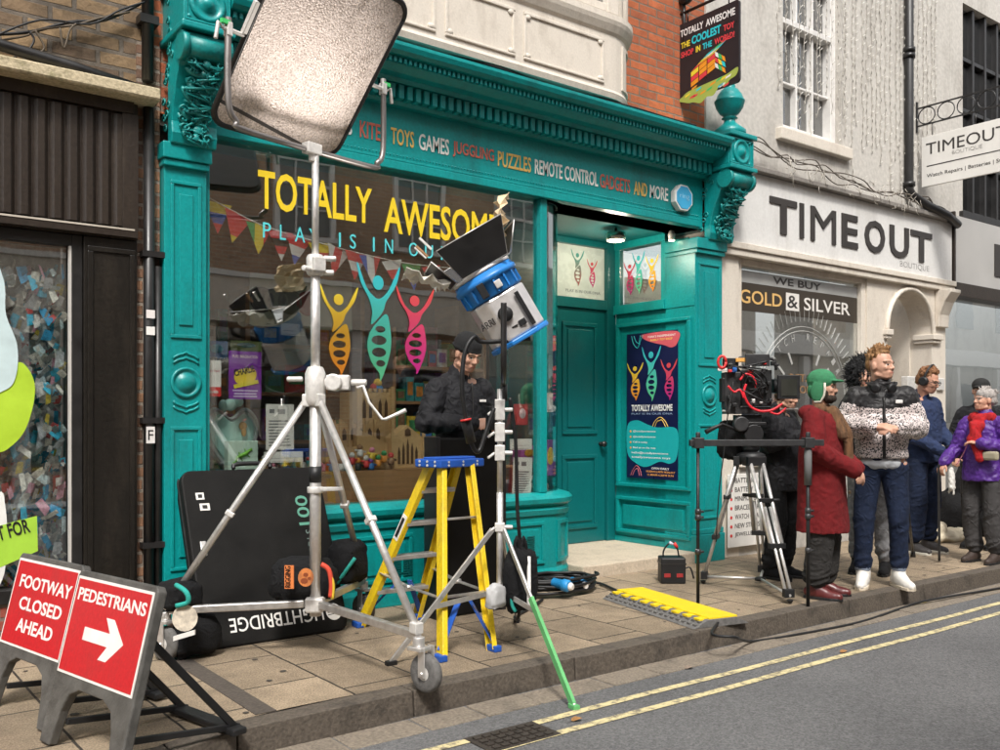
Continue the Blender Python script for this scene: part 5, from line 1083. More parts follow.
q = MB(); q.lathe([(.045, 0), (.058, .03), (.058, .18), (.042, .22)], SC + V((0, 0, 1.40)), 18); q.obox(SC + RX * .13 + V((0, 0, 1.53)), RX, AX, EZ, .13, .07, .085); q.cyl(SC + RX * .11 + V((0, 0, 1.53)) - AX * .07, SC + RX * .11 + V((0, 0, 1.53)) + AX * .05, .048, n=18)
q.cyl(SC + RX * .2 + V((0, 0, 1.53)), SC + RX * .29 + V((0, 0, 1.53)), .02); q.cyl(SC - RX * .07 + V((0, 0, 1.55)), SC - RX * .16 + V((0, 0, 1.55)), .015); q.build('gear_housing', CASTW, cst, .008)
D0 = (SC - EYE).dot(AX) - .05
MB().tube([PD(a, b_, D0) for a, b_ in ((357, 388), (363, 386), (369, 402), (382, 419), (386, 419), (406, 410))], [.011, .010, .008, .008, .009, .012], 8).build('crank_handle', CASTW, cst)
MB().obox(SC + V((0, -.0, .285)), RX, AX, EZ, .10, .10, .085).build('hub', CASTW, cst, .012)
ENDS = [V((2.405, -1.95, 0)), V((1.62, -.60, 0)), V((2.95, -.42, 0))]
for i, e in enumerate(ENDS):
    d = (e - SC).normalized(); s_ = V((-d.y, d.x, 0)); hub = SC + d * .06 + V((0, 0, .29)); end = e + V((0, 0, .275))
    MB().bar(hub, end, .038, .042).build('base_bar', ALU, cst, .006)
    top = SC + d * .05 + V((0, 0, 1.43)); foot = e - d * .02 + V((0, 0, .31))
    lg = MB().tube([top, foot], .0195, 12).build('leg', STEEL, cst)
    q = MB(); q.obox(top, d, s_, EZ, .045, .05, .07); q.obox(foot, d, s_, EZ, .055, .05, .055); mid = top.lerp(foot, .55); q.bar(mid, mid.lerp(foot, .05), .05, .05); q.build('leg_joint', CASTW, lg, .006)
    # caster
    wc_ = e + (V((.0, 0, 0)) if i else V((.03, -.02, 0))); ax = (s_ * .8 + d * .6).normalized() if i == 1 else V((.97, .25, 0)).normalized()
    fk = MB(); fk.cyl(e + V((0, 0, .225)), e + V((0, 0, .27)), .03); fk.obox(e + V((0, 0, .215)), ax, ax.cross(EZ), EZ, .075, .09, .018)
    for k in (-1, 1): fk.obox(wc_ + ax * .034 * k + V((0, 0, .15)), ax, ax.cross(EZ), EZ, .006, .045, .15)
    cst_ = fk.build('caster', STEEL, cst, .003)
    MB().lathe([(.055, -.022), (.082, -.024), (.093, -.014), (.095, 0), (.093, .014), (.082, .024), (.055, .022)], wc_ + V((0, 0, .095)), 26, ax).build('tyre', RUB, cst_)
    MB().lathe([(.01, -.03), (.018, -.026), (.05, -.018), (.056, -.02), (.056, .02), (.05, .018), (.018, .026), (.01, .03)], wc_ + V((0, 0, .095)), 20, ax).build('rim', CASTW, cst_)
    MB().cyl(wc_ + V((0, 0, .095)) - ax * .045, wc_ + V((0, 0, .095)) + ax * .045, .010).build('axle', STEEL, cst_)
# ---- mirror panel with yoke
MP = thing('mirror_panel', SC + V((0, 0, 2.83)), 'large scratched silver mirror panel tilted in a U yoke above the crank stand', 'reflector')
e1 = V((.97, .24, 0)).normalized(); tow = V((.24, -.97, 0)).normalized(); e2 = (EZ * .755 + tow * .656).normalized(); en = e1.cross(e2)
PC = SC + V((-.02, 0, 3.33)); 
def mirror_mat():
    m, t, b = nodes('scratched_mirror'); N = t.nodes.new; L = t.links.new; b.inputs['Metallic'].default_value = .45
    tc = N('ShaderNodeTexCoord'); n = N('ShaderNodeTexNoise'); n.inputs['Scale'].default_value = 3.2; n.inputs['Detail'].default_value = 12; n.inputs['Roughness'].default_value = .78; n.inputs['Distortion'].default_value = .8
    mp = N('ShaderNodeMapping'); mp.inputs['Rotation'].default_value = (R(20), R(28), R(10)); mp.inputs['Scale'].default_value = (3.2, 3.2, .55); L(tc.outputs['Object'], mp.inputs[0]); L(mp.outputs[0], n.inputs['Vector']); cr = N('ShaderNodeValToRGB'); e = cr.color_ramp.elements; e[0].position = .36; e[0].color = (.30, .24, .20, 1); e[1].position = .62; e[1].color = (.88, .78, .73, 1)
    sp2 = N('ShaderNodeTexNoise'); sp2.inputs['Scale'].default_value = 95; sp2.inputs['Detail'].default_value = 3; L(tc.outputs['Object'], sp2.inputs['Vector'])
    ad = N('ShaderNodeMath'); ad.operation = 'MULTIPLY_ADD'; ad.inputs[1].default_value = .55; L(sp2.outputs['Fac'], ad.inputs[0]); mu = N('ShaderNodeMath'); mu.operation = 'MULTIPLY'; mu.inputs[1].default_value = .5; L(n.outputs['Fac'], mu.inputs[0]); L(mu.outputs[0], ad.inputs[2])
    L(ad.outputs[0], cr.inputs[0]); L(cr.outputs[0], b.inputs['Base Color']); r = N('ShaderNodeMapRange'); r.inputs[1].default_value = .3; r.inputs[2].default_value = .7; r.inputs[3].default_value = .28; r.inputs[4].default_value = .6
    L(n.outputs['Fac'], r.inputs[0]); L(r.outputs[0], b.inputs['Roughness']); bp = N('ShaderNodeBump'); bp.inputs['Strength'].default_value = .35; bp.inputs['Distance'].default_value = .01; L(sp2.outputs['Fac'], bp.inputs['Height']); L(bp.outputs[0], b.inputs['Normal']); return m
HW, HH = .445, .50
MB().prism(rrect(HW * 2 - .03, HH * 2 - .03, .08), PC - en * .004, e1, e2, .012).build('mirror_sheet', mirror_mat(), MP)
MB().prism(rrect(HW * 2 - .02, HH * 2 - .02, .08), PC - en * .03, e1, e2, .022).build('backing', BLACKP, MP)
rp = rrect(HW * 2, HH * 2, .09, 6); MB().tube([PC + e1 * a + e2 * b_ for a, b_ in rp + rp[:1]], .017, 8).build('frame', BLACK, MP)
q = MB(); q.bar(PC - e1 * HW * .97 - e2 * (HH - .13) + en * .011, PC + e1 * HW * .4 - e2 * (HH - .02) + en * .011, .02, .004, en); q.build('tape_line', mat('dark_tape', (.08, .07, .065), .6), MP)
yk = []
for a, z in ((-.55, .06), (-.55, -.36), (-.50, -.46), (-.42, -.495), (.42, -.495), (.50, -.46), (.55, -.36), (.55, .06)): yk.append(PC + e1 * a + V((0, 0, z)))
MB().tube(smooth_path(yk, 4), .017, 10).build('yoke', mat('dull_yoke_metal', (.30, .28, .27), .4, .8), MP)
q = MB(); q.obox(PC + V((0, 0, -.49)), e1, tow, EZ, .10, .06, .06); q.cyl(PC + V((0, 0, -.56)), PC + V((0, 0, -.46)), .02); q.build('yoke_spigot', CASTW, MP, .005)
for k in (-1, 1):
    c_ = PC + e1 * .55 * k; q = MB(); q.cyl(c_ - e1 * .10 * k, c_ + e1 * .03 * k, .012); q.tube([c_ + e1 * .03 * k, c_ + e1 * .06 * k + V((0, 0, .02)), c_ + e1 * .075 * k - V((0, 0, .07))], .011, 6); q.obox(c_, e1, tow, EZ, .03, .04, .07); q.build('tilt_lever', CASTW, MP, .003)
    MB().obox(c_ + e1 * .022 * k + V((0, -.01, .03)), e1, tow, EZ, .05, .02, .022).build('green_tab', plain((.05, .55, .15)), MP)
MB().obox(PC - e1 * (HW + .01) + e2 * .1, e1, e2, en, .04, .18, .03).build('clip', CASTW, MP, .005)
# ---- lamp head on combo stand
G = V((3.25, -1.49, 0))
cb2 = thing('combo_stand', G, 'silver combo stand with one green taped leg beside the yellow ladder', 'light stand')
q = MB(); q.tube([G + V((0, 0, z)) for z in (.30, .90)], .019, 14); q.build('column', STEEL, cb2); MB().tube([G + V((0, 0, z)) for z in (.9, 1.5)], .016, 14).build('column', STEEL, cb2)
for z, h_ in ((.70, .05), (1.13, .09), (1.25, .11), (1.38, .12)):
    q = MB(); q.obox(G + V((0, 0, z)), RX, AX, EZ, .058, .055, h_); q.cyl(G + V((0, 0, z)) - RX * .03, G + V((0, 0, z)) + RX * .075, .012); q.tube([G + V((0, 0, z)) - RX * .03 - AX * .03, G + V((0, 0, z - .03)) - RX * .07 - AX * .04], .009, 6); q.build('clamp', CASTW, cb2, .006)
feet = [PZ(574, 709, RZ), PZ(391, 665, 0), V((3.75, -1.02, 0))]
for i, f_ in enumerate(feet):
    d = V((f_.x - G.x, f_.y - G.y, 0)); l_ = d.length; d.normalize(); top = G + d * .05 + V((0, 0, .69)); f0 = V((f_.x, f_.y, f_.z + .012)); 
    lg = MB().bar(top, f0, .031, .014, d.cross(EZ)).build('leg', ALU, cb2, .003)
    if i == 0: MB().bar(top.lerp(f0, .42), top.lerp(f0, .99), .0365, .0185, d.cross(EZ)).build('green_tape', mat('green_tape', (.12, .42, .15), .6, var=.25), lg)
    MB().obox(f0, d, d.cross(EZ), EZ, .06, .036, .024).build('foot', BLACKP if i else MC['green_tape'], lg, .003)
    mid = top.lerp(f0, .60 if i else .5); MB().bar(G + d * .03 + V((0, 0, .33)), mid, .028, .010, d.cross(EZ)).build('brace', ALU, cb2)
MB().obox(G + V((0, 0, .33)), RX, AX, EZ, .08, .08, .06).build('lower_collar', CASTW, cb2, .006)
HD = V((3.28, -1.49, 1.95)); fw = V((-.46, .24, .855)).normalized(); sd_ = fw.cross(EZ).normalized(); up = sd_.cross(fw).normalized()
lh = thing('film_lamp', G + V((0, 0, 1.45)), 'blue and silver film lamp head with black barn doors aimed up at the mirror', 'film lamp')
SILV = mat('silver_lamp_housing', (.66, .64, .63), .38, .55, .1, 20); ABL = mat('lamp_blue', (.02, .20, .58), .4, var=.12)
def hp(a, b_, c_): return HD + sd_ * a + up * b_ + fw * c_
def oct_(r, ch=.38): return [(r, r * ch), (r * ch, r), (-r * ch, r), (-r, r * ch), (-r, -r * ch), (-r * ch, -r), (r * ch, -r), (r, -r * ch)]
hb = MB().prism(oct_(.185, .55), hp(0, 0, -.19), sd_, up, .30 * (1 if sd_.cross(up).dot(fw) > 0 else -1)).build('housing', SILV, lh, .012)
MB().prism(oct_(.20, .5), hp(0, 0, -.225), sd_, up, .035 * (1 if sd_.cross(up).dot(fw) > 0 else -1)).build('rear_rim', ABL, lh, .008)
MB().lathe([(.19, .0), (.205, .01), (.205, .10), (.225, .105), (.225, .135), (.215, .14), (.21, .165), (.20, .165), (.19, .03)], hp(0, 0, .115), 32, fw).build('front_ring', ABL, lh)
q = MB()
for i in range(16): a = 2 * math.pi * i / 16; q.obox(hp(.207 * math.cos(a), .207 * math.sin(a), .17), sd_ * math.cos(a) + up * math.sin(a), -sd_ * math.sin(a) + up * math.cos(a), fw, .015, .012, .085)
q.build('cooling_rib', ABL, lh)
MB().lathe([(.195, 0), (.21, .005), (.21, .022), (.195, .025), (.02, .024)], hp(0, 0, .282), 32, fw).build('lens_rim', CASTW, lh)
MB().lathe([(.185, 0), (.14, .016), (.07, .026), (.002, .03)], hp(0, 0, .300), 26, fw).build('lens', mat('fresnel_lens', (.5, .52, .53), .12, .2), lh)
q = MB(); q.obox(hp(0, 0, .315), sd_, up, fw, .40, .40, .012); q.build('leaf_frame', STEEL, lh, .004) if False else q.bm.free()
# barn doors: four leaves hinged round the ring
BD = mat('barn_door_black', (.015, .014, .014), .55, var=.3); DIF = mat('crumpled_diffusion', (.72, .68, .60), .7, var=.12, bump=.6, bscale=14)
for a, b_, m_, ln, ang in ((sd_, up, BD, .18, 38), (-sd_, up, BD, .245, 22), (up, sd_, BD, .19, 34), (-up, sd_, BD, .21, 25)):
    hinge = HD + a * .205 + fw * .31; dv = (fw * math.cos(R(ang)) + a * math.sin(R(ang))).normalized(); n_ = dv.cross(b_).normalized()
    pts = [(-.17, 0), (.17, 0), (.24, ln), (-.24, ln)]
    lf_ = MB().prism(pts, hinge, b_, dv, .004).build('barn_door', m_, lh)
    q = MB(); q.tube([hinge + b_ * x_ + dv * y_ for x_, y_ in pts + pts[:1]], .005, 6); q.build('leaf_edge', STEEL, lf_)
q = MB(); rnd = random.Random(8)
c1 = HD + up * .33 + fw * .55; 
def crumple(o_, u, v_, w_, h_, m_, name, n=7):
    q = MB(); g = [[q._v(o_ + u * (w_ * (i / n - .5)) + v_ * (h_ * j / n) + u.cross(v_) * rnd.uniform(-.035, .035) + u * rnd.uniform(-.012, .012)) for i in range(n + 1)] for j in range(n + 1)]
    for j in range(n):
        for i in range(n): q._f([g[j][i], g[j][i + 1], g[j + 1][i + 1], g[j + 1][i]])
    o2 = q.build(name, m_, lh); s_ = o2.modifiers.new('thick', 'SOLIDIFY'); s_.thickness = .003; return o2
crumple(HD + up * .26 + sd_ * .06 + fw * .44, sd_, (fw * .8 + up * .45).normalized(), .34, .26, mat('yellowed_diffusion', (.75, .58, .36), .7, var=.15), 'diffusion_sheet')
crumple(HD - up * .24 + fw * .33, sd_, (fw * .7 - up * .7).normalized(), .34, .30, DIF, 'diffusion_sheet')
sp_l = bpy.data.lights.new('film_lamp_beam', 'SPOT'); sp_l.energy = 22; sp_l.color = (1, .93, .86); sp_l.spot_size = R(44); sp_l.spot_blend = .5; sp_l.shadow_soft_size = .12
sp_o = bpy.data.objects.new('film_lamp_beam', sp_l); COL.objects.link(sp_o); sp_o.location = HD + fw * .36; sp_o.rotation_euler = (-(PC - HD)).to_track_quat('Z', 'Y').to_euler()
for i, (a, c_) in enumerate(((.12, .33), (-.14, .34), (.2, .36))):
    o_ = hp(-.1 + a, -.25, .5 + c_ * .2); MB().bar(o_, o_ + fw * .10 - up * .03, .02, .014).build('peg', WOOD if i == 0 else CASTW, lh)
# near side details: plate, badge, handle, bars
vw = (EYE - HD).normalized(); fs_ = (vw - fw * vw.dot(fw)).normalized(); tg = fw.cross(fs_)
if tg.dot(EZ) < 0: tg = -tg
def sp3(along, across, out=.19): return HD + fw * along + tg * across + fs_ * out
text('ARRI', sp3(-.045, -.185, .1885) + fw * .0, (fw * -.0 + -tg * .0 + (RX * .75 - EZ * .66)).normalized() if False else (-(fw.cross(fs_)) if (-(fw.cross(fs_))).dot(RX) > 0 else fw.cross(fs_)), fw, .10, .046, DK, lh, .001, .02)
MB().obox(sp3(-.12, .0, .189), tg, fw, fs_, .07, .012, .004).build('vent_slot', BLACK, lh); 
for k, (al, ac, w_, l_) in enumerate(((-.05, .13, .03, .24), (-.12, .07, .05, .04))): MB().obox(sp3(al, ac, .185), tg, fw, fs_, w_, l_, .012).build('side_strip', BLACKP, lh, .003)
MB().obox(sp3(-.15, -.02, .188), tg, fw, fs_, .03, .03, .004).build('orange_label', plain((.75, .35, .04)), lh)
MB().obox(sp3(.18, -.05, .215), tg, fw, fs_, .05, .10, .03).build('latch', BLACKP, lh, .004); MB().obox(sp3(.17, .06, .212), tg, fw, fs_, .045, .05, .02).build('latch', CASTW, lh, .004)
MB().lathe([(.03, 0), (.05, .01), (.05, .03), (.02, .035)], sp3(-.02, .0, .19), 18, fs_).build('pivot_knob', BLACKP, lh)
yb = HD - V((0, 0, .42)); hx = tg.copy(); hx = V((fs_.x, fs_.y, 0)).normalized()
MB().tube(smooth_path([yb, yb + hx * .16 + V((0, 0, .04)), yb + hx * .245 + V((0, 0, .14)), HD + hx * .245 + V((0, 0, -.05)), HD + hx * .245 + V((0, 0, .02))], 5), .017, 8).build('yoke', BLACK, lh)
MB().tube(smooth_path([yb, yb - hx * .16 + V((0, 0, .04)), yb - hx * .245 + V((0, 0, .14)), HD - hx * .245 + V((0, 0, .02))], 5), .017, 8).build('yoke', BLACK, lh)
MB().cyl(yb - V((0, 0, .1)), yb, .02).build('spigot', BLACK, lh); MB().cyl(sp3(-.02, 0, .18), HD + hx * .26, .014).build('pivot', BLACK, lh)
MB().tube(smooth_path([sp3(-.21, .05, .12), PD(484, 342, 5.2), PD(474, 337, 5.15), PD(465, 352, 5.12), PD(462, 385, 5.12), PD(466, 420, 5.15), PD(470, 440, 5.2), PD(478, 452, 5.25), PD(486, 432, 5.28), PD(494, 408, 5.3)], 6), .013, 8).build('head_cable', BLACKP, lh)
MB().tube([PD(465, 418, 5.15), PD(471, 442, 5.2)], .03, 12).build('plug', BLACKP, lh); MB().tube([PD(465.6, 419, 5.14), PD(466, 421, 5.14)], .032, 12).build('red_band', RED, lh)
tag(solo(MB().tube(smooth_path([G + V((.05, -.03, 1.45)), G + V((.10, -.02, 1.2)), G + V((.13, .0, .8)), G + V((.20, .05, .45)), G + V((.3, .2, .12)), G + V((.55, .55, .02)), V((4.1, -.75, .018)), V((4.3, -.62, .02))], 8), .011, 8), 'power_cable', BLACKP, 'black power cable hanging down beside the silver combo stand to the coil', 'cable'))
for o_ in list(lh.children):
    if o_.name.split('.')[0] in ('yoke', 'spigot', 'head_cable', 'plug', 'red_band'): continue
    for k_ in [o_] + list(o_.children): k_.data.transform(Matrix.Translation(HD) @ Matrix.Scale(.87, 4) @ Matrix.Translation(-HD))
# ---- sand bags
def bag(name, c, sz, label, m_=BLACKF, rz=0, seed=1, extra=None):
    t = thing(name, (c[0], c[1], c[2]), label, 'sandbag'); Rm = Matrix.Rotation(rz, 4, 'Z'); rr = random.Random(seed)
    q = MB(); q.ell((0, 0, 0), 1, None, 26, 18); 
    for v in q.bm.verts:
        p = v.co; f = 1 + .16 * noise.noise(p * 2.2 + V((seed, 0, 0))) + .07 * noise.noise(p * 6 + V((0, seed, 0))); sq = V((math.copysign(abs(p.x) ** .5, p.x), math.copysign(abs(p.y) ** .7, p.y), math.copysign(abs(p.z) ** .55, p.z))); f += .05 * (1 - 2 * abs(noise.noise(V((p.x * 3 + p.z * 4, p.y * 3, p.z * 2 + seed))))); v.co = Rm @ V((sq.x * sz[0] / 2 * f, sq.y * sz[1] / 2 * f, sq.z * sz[2] / 2 * f - .02 * sq.x * sq.x)) + V(c) + V((0, 0, sz[2] / 2))
    o_ = q.build('bag_body', m_, t); return t
b1 = bag('sandbag', PZ(303, 598, .30) + V((0, 0, .0)), (.36, .26, .23), 'black sandbag with orange round badge lying over the base bar of the crank stand', rz=-.5, seed=3)
cb_ = PD(303, 577, 5.06); 
q = MB(); q.obox(cb_ - RX * .075, RX, (EZ * .97), AX, .05, .13, .012); q.build('orange_label', mat('orange_print', (.70, .20, .05), .7), b1)
MB().prism(ring2(0, 0, .042, .050), cb_ - AX * .012 + RX * .018, (RX + AX * .2).normalized(), EZ, .004).build('orange_badge', waxy('orange_badge_print', (.62, .20, .05), (.04, .03, .03), .7, .9), b1)
text('RIGGING', cb_ - RX * .066 - EZ * .055 - AX * .0085, EZ, -RX, .115, .03, BLACKF, b1, .0005, .01)
for dx, dz, r_ in ((0, .015, .014), (-.008, -.018, .02), (.02, -.005, .01)): MB().prism(ring2(dx, dz, r_, r_ * .8, 9), cb_ - AX * .0165 + RX * .018, (RX + AX * .2).normalized(), EZ, .001).build('badge_print', plain((.25, .06, .02)), b1)
MB().tube(smooth_path([cb_ + RX * .10 + EZ * .07, cb_ + RX * .14 + EZ * .04, cb_ + RX * .155 - EZ * .04, cb_ + RX * .15 - EZ * .11], 4), .014, 6).build('strap', mat('red_strap', (.6, .06, .03), .7), b1)
MB().tube(smooth_path([cb_ + RX * .145 + EZ * .02, cb_ + RX * .165 - EZ * .04, cb_ + RX * .16 - EZ * .12], 4), .010, 6).build('strap', plain((.7, .5, .04)), b1)
b2_ = bag('sandbag', V((2.78, -.52, .30)), (.26, .2, .26), 'black sandbag with teal edge slumped on the far base bar of the crank stand', rz=.6, seed=5)
MB().tube(smooth_path([PD(337, 583, 5.75), PD(345, 572, 5.7), PD(355, 558, 5.7)], 4), .012, 6).build('teal_edge', mat('teal_webbing', (.02, .32, .27), .8), b2_)
b3 = bag('sandbag', V((1.70, -.60, .28)), (.2, .2, .16), 'black sandbag with teal strap tied round the crank stand foot near the road signs', rz=.3, seed=8)
MB().tube(smooth_path([PD(176, 585, 4.95), PD(186, 592, 4.9), PD(188, 602, 4.9), PD(176, 606, 4.9)], 4), .014, 6).build('strap', MC['teal_webbing'], b3)
b4 = bag('sandbag', V((1.78, -.62, .02)), (.25, .18, .22), 'black sandbag with pale round patch standing below the base bar by the panel case', rz=.1, seed=9)
p = PD(185, 618, 4.92); MB().prism(ring2(0, 0, .066, .070), p, (RX + AX * .15).normalized(), EZ, .006).build('round_patch', mat('cream_patch', (.62, .55, .45), .6, var=.4, scale=30), b4); MB().obox(p - EZ * .09 - AX * .01, (RX + EZ * .3).normalized(), EZ, AX, .12, .025, .012).build('patch_strip', WHITE, b4)
b5 = bag('sandbag', G + V((.03, -.12, .24)), (.15, .13, .34), 'black drop shaped sandbag with white stripe hung on the combo stand', rz=.3, seed=11)
b6 = bag('sandbag', G + V((.18, -.02, .24)), (.14, .13, .32), 'slack black sandbag hung behind the striped one on the combo stand', rz=1.0, seed=13)
for t_, dx, m_ in ((b5, .02, WHITE), (b5, -.075, MC['teal_webbing'])):
    c_ = G + V((.03, -.2, .32)) + RX * dx; MB().tube(smooth_path([c_ + EZ * .22 + AX * .06, c_ + EZ * .05, c_ - EZ * .04, c_ - EZ * .08 + RX * .02], 4), .012, 6).build('strap', m_, t_)
b7 = bag('sandbag', G + V((-.12, -.12, .27)), (.12, .08, .13), 'small pale cloth sandbag hung low on the combo stand by the ladder', mat('grey_cloth', (.42, .42, .42), .9, var=.3), rz=.2, seed=15)
for b_, c_ in ((b5, G + V((.03, -.12, .55))), (b6, G + V((.16, -.02, .53)))): MB().tube(smooth_path([c_ + V((-.03, 0, -.04)), c_ + V((0, 0, .10)), c_ + V((.03, 0, -.04))], 4), .012, 6).build('handle', BLACKF, b_)
# ---- step ladder
ld_ = thing('step_ladder', (3.05, -1.0, 0), 'yellow fibreglass step ladder with blue top cap standing open on the pavement', 'ladder')
LY = waxy('ladder_yellow', (.74, .52, .012), (.42, .30, .05), .42, .6); LB = mat('ladder_blue', (.015, .09, .42), .42, var=.12)
A0, C0_, B0, D0_ = PZ(358, 627), PZ(418, 619), PZ(440, 661), PZ(494, 651); zt_ = 1.045
A1, C1, B1, D1 = V((3.12, -.93, zt_)), V((3.38, -.89, zt_)), V((3.12, -1.06, zt_)), V((3.36, -1.05, zt_))
def rail(a, b_, inn): 
    q = MB(); d = (b_ - a).normalized(); sdir = (inn - d * inn.dot(d)).normalized(); n_ = d.cross(sdir); c_ = (a + b_) / 2; l_ = (b_ - a).length
    q.obox(c_, sdir, n_, d, .006, .07, l_); 
    for k in (-1, 1): q.obox(c_ + sdir * .016 + n_ * .032 * k, sdir, n_, d, .028, .0055, l_ - .002)
    return q.build('rail', LY, ld_, .002)
inn = (C0_ - A0).normalized(); inn2 = (D0_ - B0).normalized()
ra = rail(A0, A1, inn); rail(C0_, C1, -inn); rail(B0, B1, inn2); rail(D0_, D1, -inn2)
for f_, d in ((A0, inn), (C0_, inn), (B0, inn2), (D0_, inn2)): MB().obox(f_ + V((0, 0, .018)), d, V((-d.y, d.x, 0)), EZ, .05, .085, .036).build('foot', LB, ld_, .006)
for t in (.22, .43, .64, .84):
    a, c_ = A0.lerp(A1, t), C0_.lerp(C1, t); q = MB(); u = (c_ - a).normalized(); q.obox((a + c_) / 2, u, V((-u.y, u.x, 0)), EZ, (c_ - a).length - .02, .085, .028); q.build('tread', ALU, ld_, .004)
for t in (.30, .70):
    a, c_ = B0.lerp(B1, t), D0_.lerp(D1, t); MB().bar(a, c_, .03, .012).build('rear_brace', ALU, ld_, .002)
for a0, a1, b0, b1_ in ((A0, A1, B0, B1), (C0_, C1, D0_, D1)):
    a, b_ = a0.lerp(a1, .34), b0.lerp(b1_, .30); m_ = a.lerp(b_, .5) + V((0, 0, -.015)); q = MB(); q.bar(a, m_, .03, .006); q.bar(m_, b_, .03, .006); q.cyl(m_ - V((.02, 0, 0)), m_ + V((.02, 0, 0)), .014); q.build('spreader', ALU, ld_)
for a0, a1, c0, c1_ in ((B0, B1, D0_, D1), (A0, A1, C0_, C1)):
    for p_, p1, q_, q1 in ((a0, a1, c0, c1_), (c0, c1_, a0, a1)):
        s_ = p_.lerp(p1, .05); e_ = p_.lerp(p1, .27).lerp(q_.lerp(q1, .27), .38); MB().bar(s_, e_, .035, .008).build('corner_brace', LB, ld_)
cc_ = (A1 + C1 + B1 + D1) / 4; u = (C1 - A1).normalized(); n_ = V((-u.y, u.x, 0))
q = MB(); q.obox(cc_ + V((0, 0, .01)), u, n_, EZ, .37, .24, .05); q.obox(cc_ + V((0, 0, .04)), u, n_, EZ, .34, .12, .015); tc_ = q.build('top_cap', LB, ld_, .012)
q = MB()
for i in (-1, 0, 1):
    for k in (-1, 1):
        q.cyl(cc_ - u * .186 + n_ * .07 * i + V((0, 0, .01 + .012 * k)), cc_ - u * .190 + n_ * .07 * i + V((0, 0, .01 + .012 * k)), .008); q.cyl(cc_ + u * .12 * i - n_ * .121 + V((0, 0, .01 + .01 * k)), cc_ + u * .12 * i - n_ * .124 + V((0, 0, .01 + .01 * k)), .007)
q.build('rivet', CASTW, tc_)
a = A0.lerp(A1, .62); dA = (A1 - A0).normalized(); MB().obox(a - inn * .006 - dA.cross(inn).normalized() * 0, inn, dA.cross(inn).normalized(), dA, .004, .055, .17).build('label', WHITE, ra); MB().obox(a - inn * .009, inn, dA.cross(inn).normalized(), dA, .003, .03, .13).build('label', BLACK, ra)
# ---- black flag case standing on end behind the ladder
fc = thing('flag_case', (3.66, -.45, 0), 'tall black flat case standing on end behind the yellow ladder', 'case')
MB().box(3.37, 3.94, -.64, -.51, .005, 1.20).build('shell', CASE, fc, .012); q = MB(); 
for a, b_ in ((3.362, 3.40), (3.91, 3.948)): q.box(a, b_, -.648, -.502, .0, 1.208)
q.build('edge_trim', BLACK, fc, .004)
# ---- cable ramp
rp_ = thing('cable_ramp', (4.75, -1.35, 0), 'yellow and black rubber cable ramp laid across the pavement to the kerb', 'cable ramp')
P0, P1, P2, P3 = PZ(602, 599), PZ(694, 630), PZ(735, 622), PZ(640, 591); ru = (P1 - P0).normalized(); rv = V((-ru.y, ru.x, 0)); rl = (P1 - P0).length; 
rw = .44 if rv.x > 0 else -.44
q = MB(); q.prism([(0, 0), (.44, 0), (.36, .05), (.10, .05)], P0 + V((0, 0, .003)), rv * (1 if rw > 0 else -1), EZ, .001); q.bm.free()
vv = rv if rw > 0 else -rv
def rpt(a, b_, z): return P0 + ru * a + vv * b_ + V((0, 0, z + .003))
q = MB(); sec = [(0, 0), (.44, 0), (.335, .05), (.105, .05)]
ring = [[q._v(rpt(a, b_, z)) for b_, z in sec] for a in (0, rl)]
for i in range(4): q._f([ring[0][i], ring[0][(i + 1) % 4], ring[1][(i + 1) % 4], ring[1][i]])
q._f(ring[0]); q._f(ring[1][::-1]); q.build('ramp_body', RUB, rp_, .004)
q = MB(); q.obox(rpt(rl / 2, .235, .054), ru, vv, EZ, rl * .985, .225, .014); n_ = 9
for i in range(n_): q.obox(rpt(rl * (i + .5) / n_, .10, .046), ru, vv, EZ, rl / n_ * .5, .07, .016)
lid = q.build('lid', mat('ramp_yellow', (.78, .56, .01), .5, var=.1, scale=20, bump=.3, bscale=200), rp_, .003)
q = MB()
for i in range(18):
    for j in range(2): q.obox(rpt(rl * (i + .5) / 18, .03 + .035 * j, .018 + .017 * j), ru, vv, EZ, .03, .015, .012)
q.build('grip_stud', RUB, rp_)
# ---- coil of cable and blue connectors
cl = thing('cable_coil', (4.45, -.5, 0), 'coil of thick black cable lying beside the curved teal stallriser', 'cable coil')
cc0 = PZ(556, 592); rnd = random.Random(6); pts = []
for i in range(150):
    a = i * .42; r_ = .26 + .06 * math.sin(i * .31) + rnd.uniform(-.015, .015); pts.append(cc0 + V((r_ * 1.15 * math.cos(a), .75 * r_ * math.sin(a), .02 + .0007 * i + rnd.uniform(0, .01))))
MB().tube(smooth_path(pts, 3), .0115, 7).build('cable', BLACKP, cl)
MB().tube(smooth_path([cc0 + V((.3, .05, .03)), cc0 + V((.45, .0, .02)), PZ(620, 592, .02), PZ(640, 598, .02), P3 + V((-.1, -.05, .02))], 6), .011, 7).build('cable', BLACKP, cl)
for i, (px, py, px2, py2, la) in enumerate(((552, 578, 572, 583, 'large blue cable connector lying on top of the black coil'), (571, 577, 591, 584, 'second blue cable connector at the right of the black coil'))):
    a, b_ = PZ(px, py + 4, .12 - .04 * i), PZ(px2, py2 + 4, .10 - .04 * i); t = thing('cable_connector', a, la, 'connector'); d = (b_ - a).normalized()
    MB().lathe([(.02, 0), (.034, .01), (.036, .09), (.045, .095), (.045, .14), (.036, .15)], a, 16, d).build('shell', mat('connector_blue', (.02, .24, .55), .4), t); MB().lathe([(.03, 0), (.03, .012), (.02, .03)], a + d * .15, 14, d).build('collar', WHITE, t); MB().lathe([(.022, 0), (.016, .06)], a, 10, -d).build('gland', BLACKP, t)
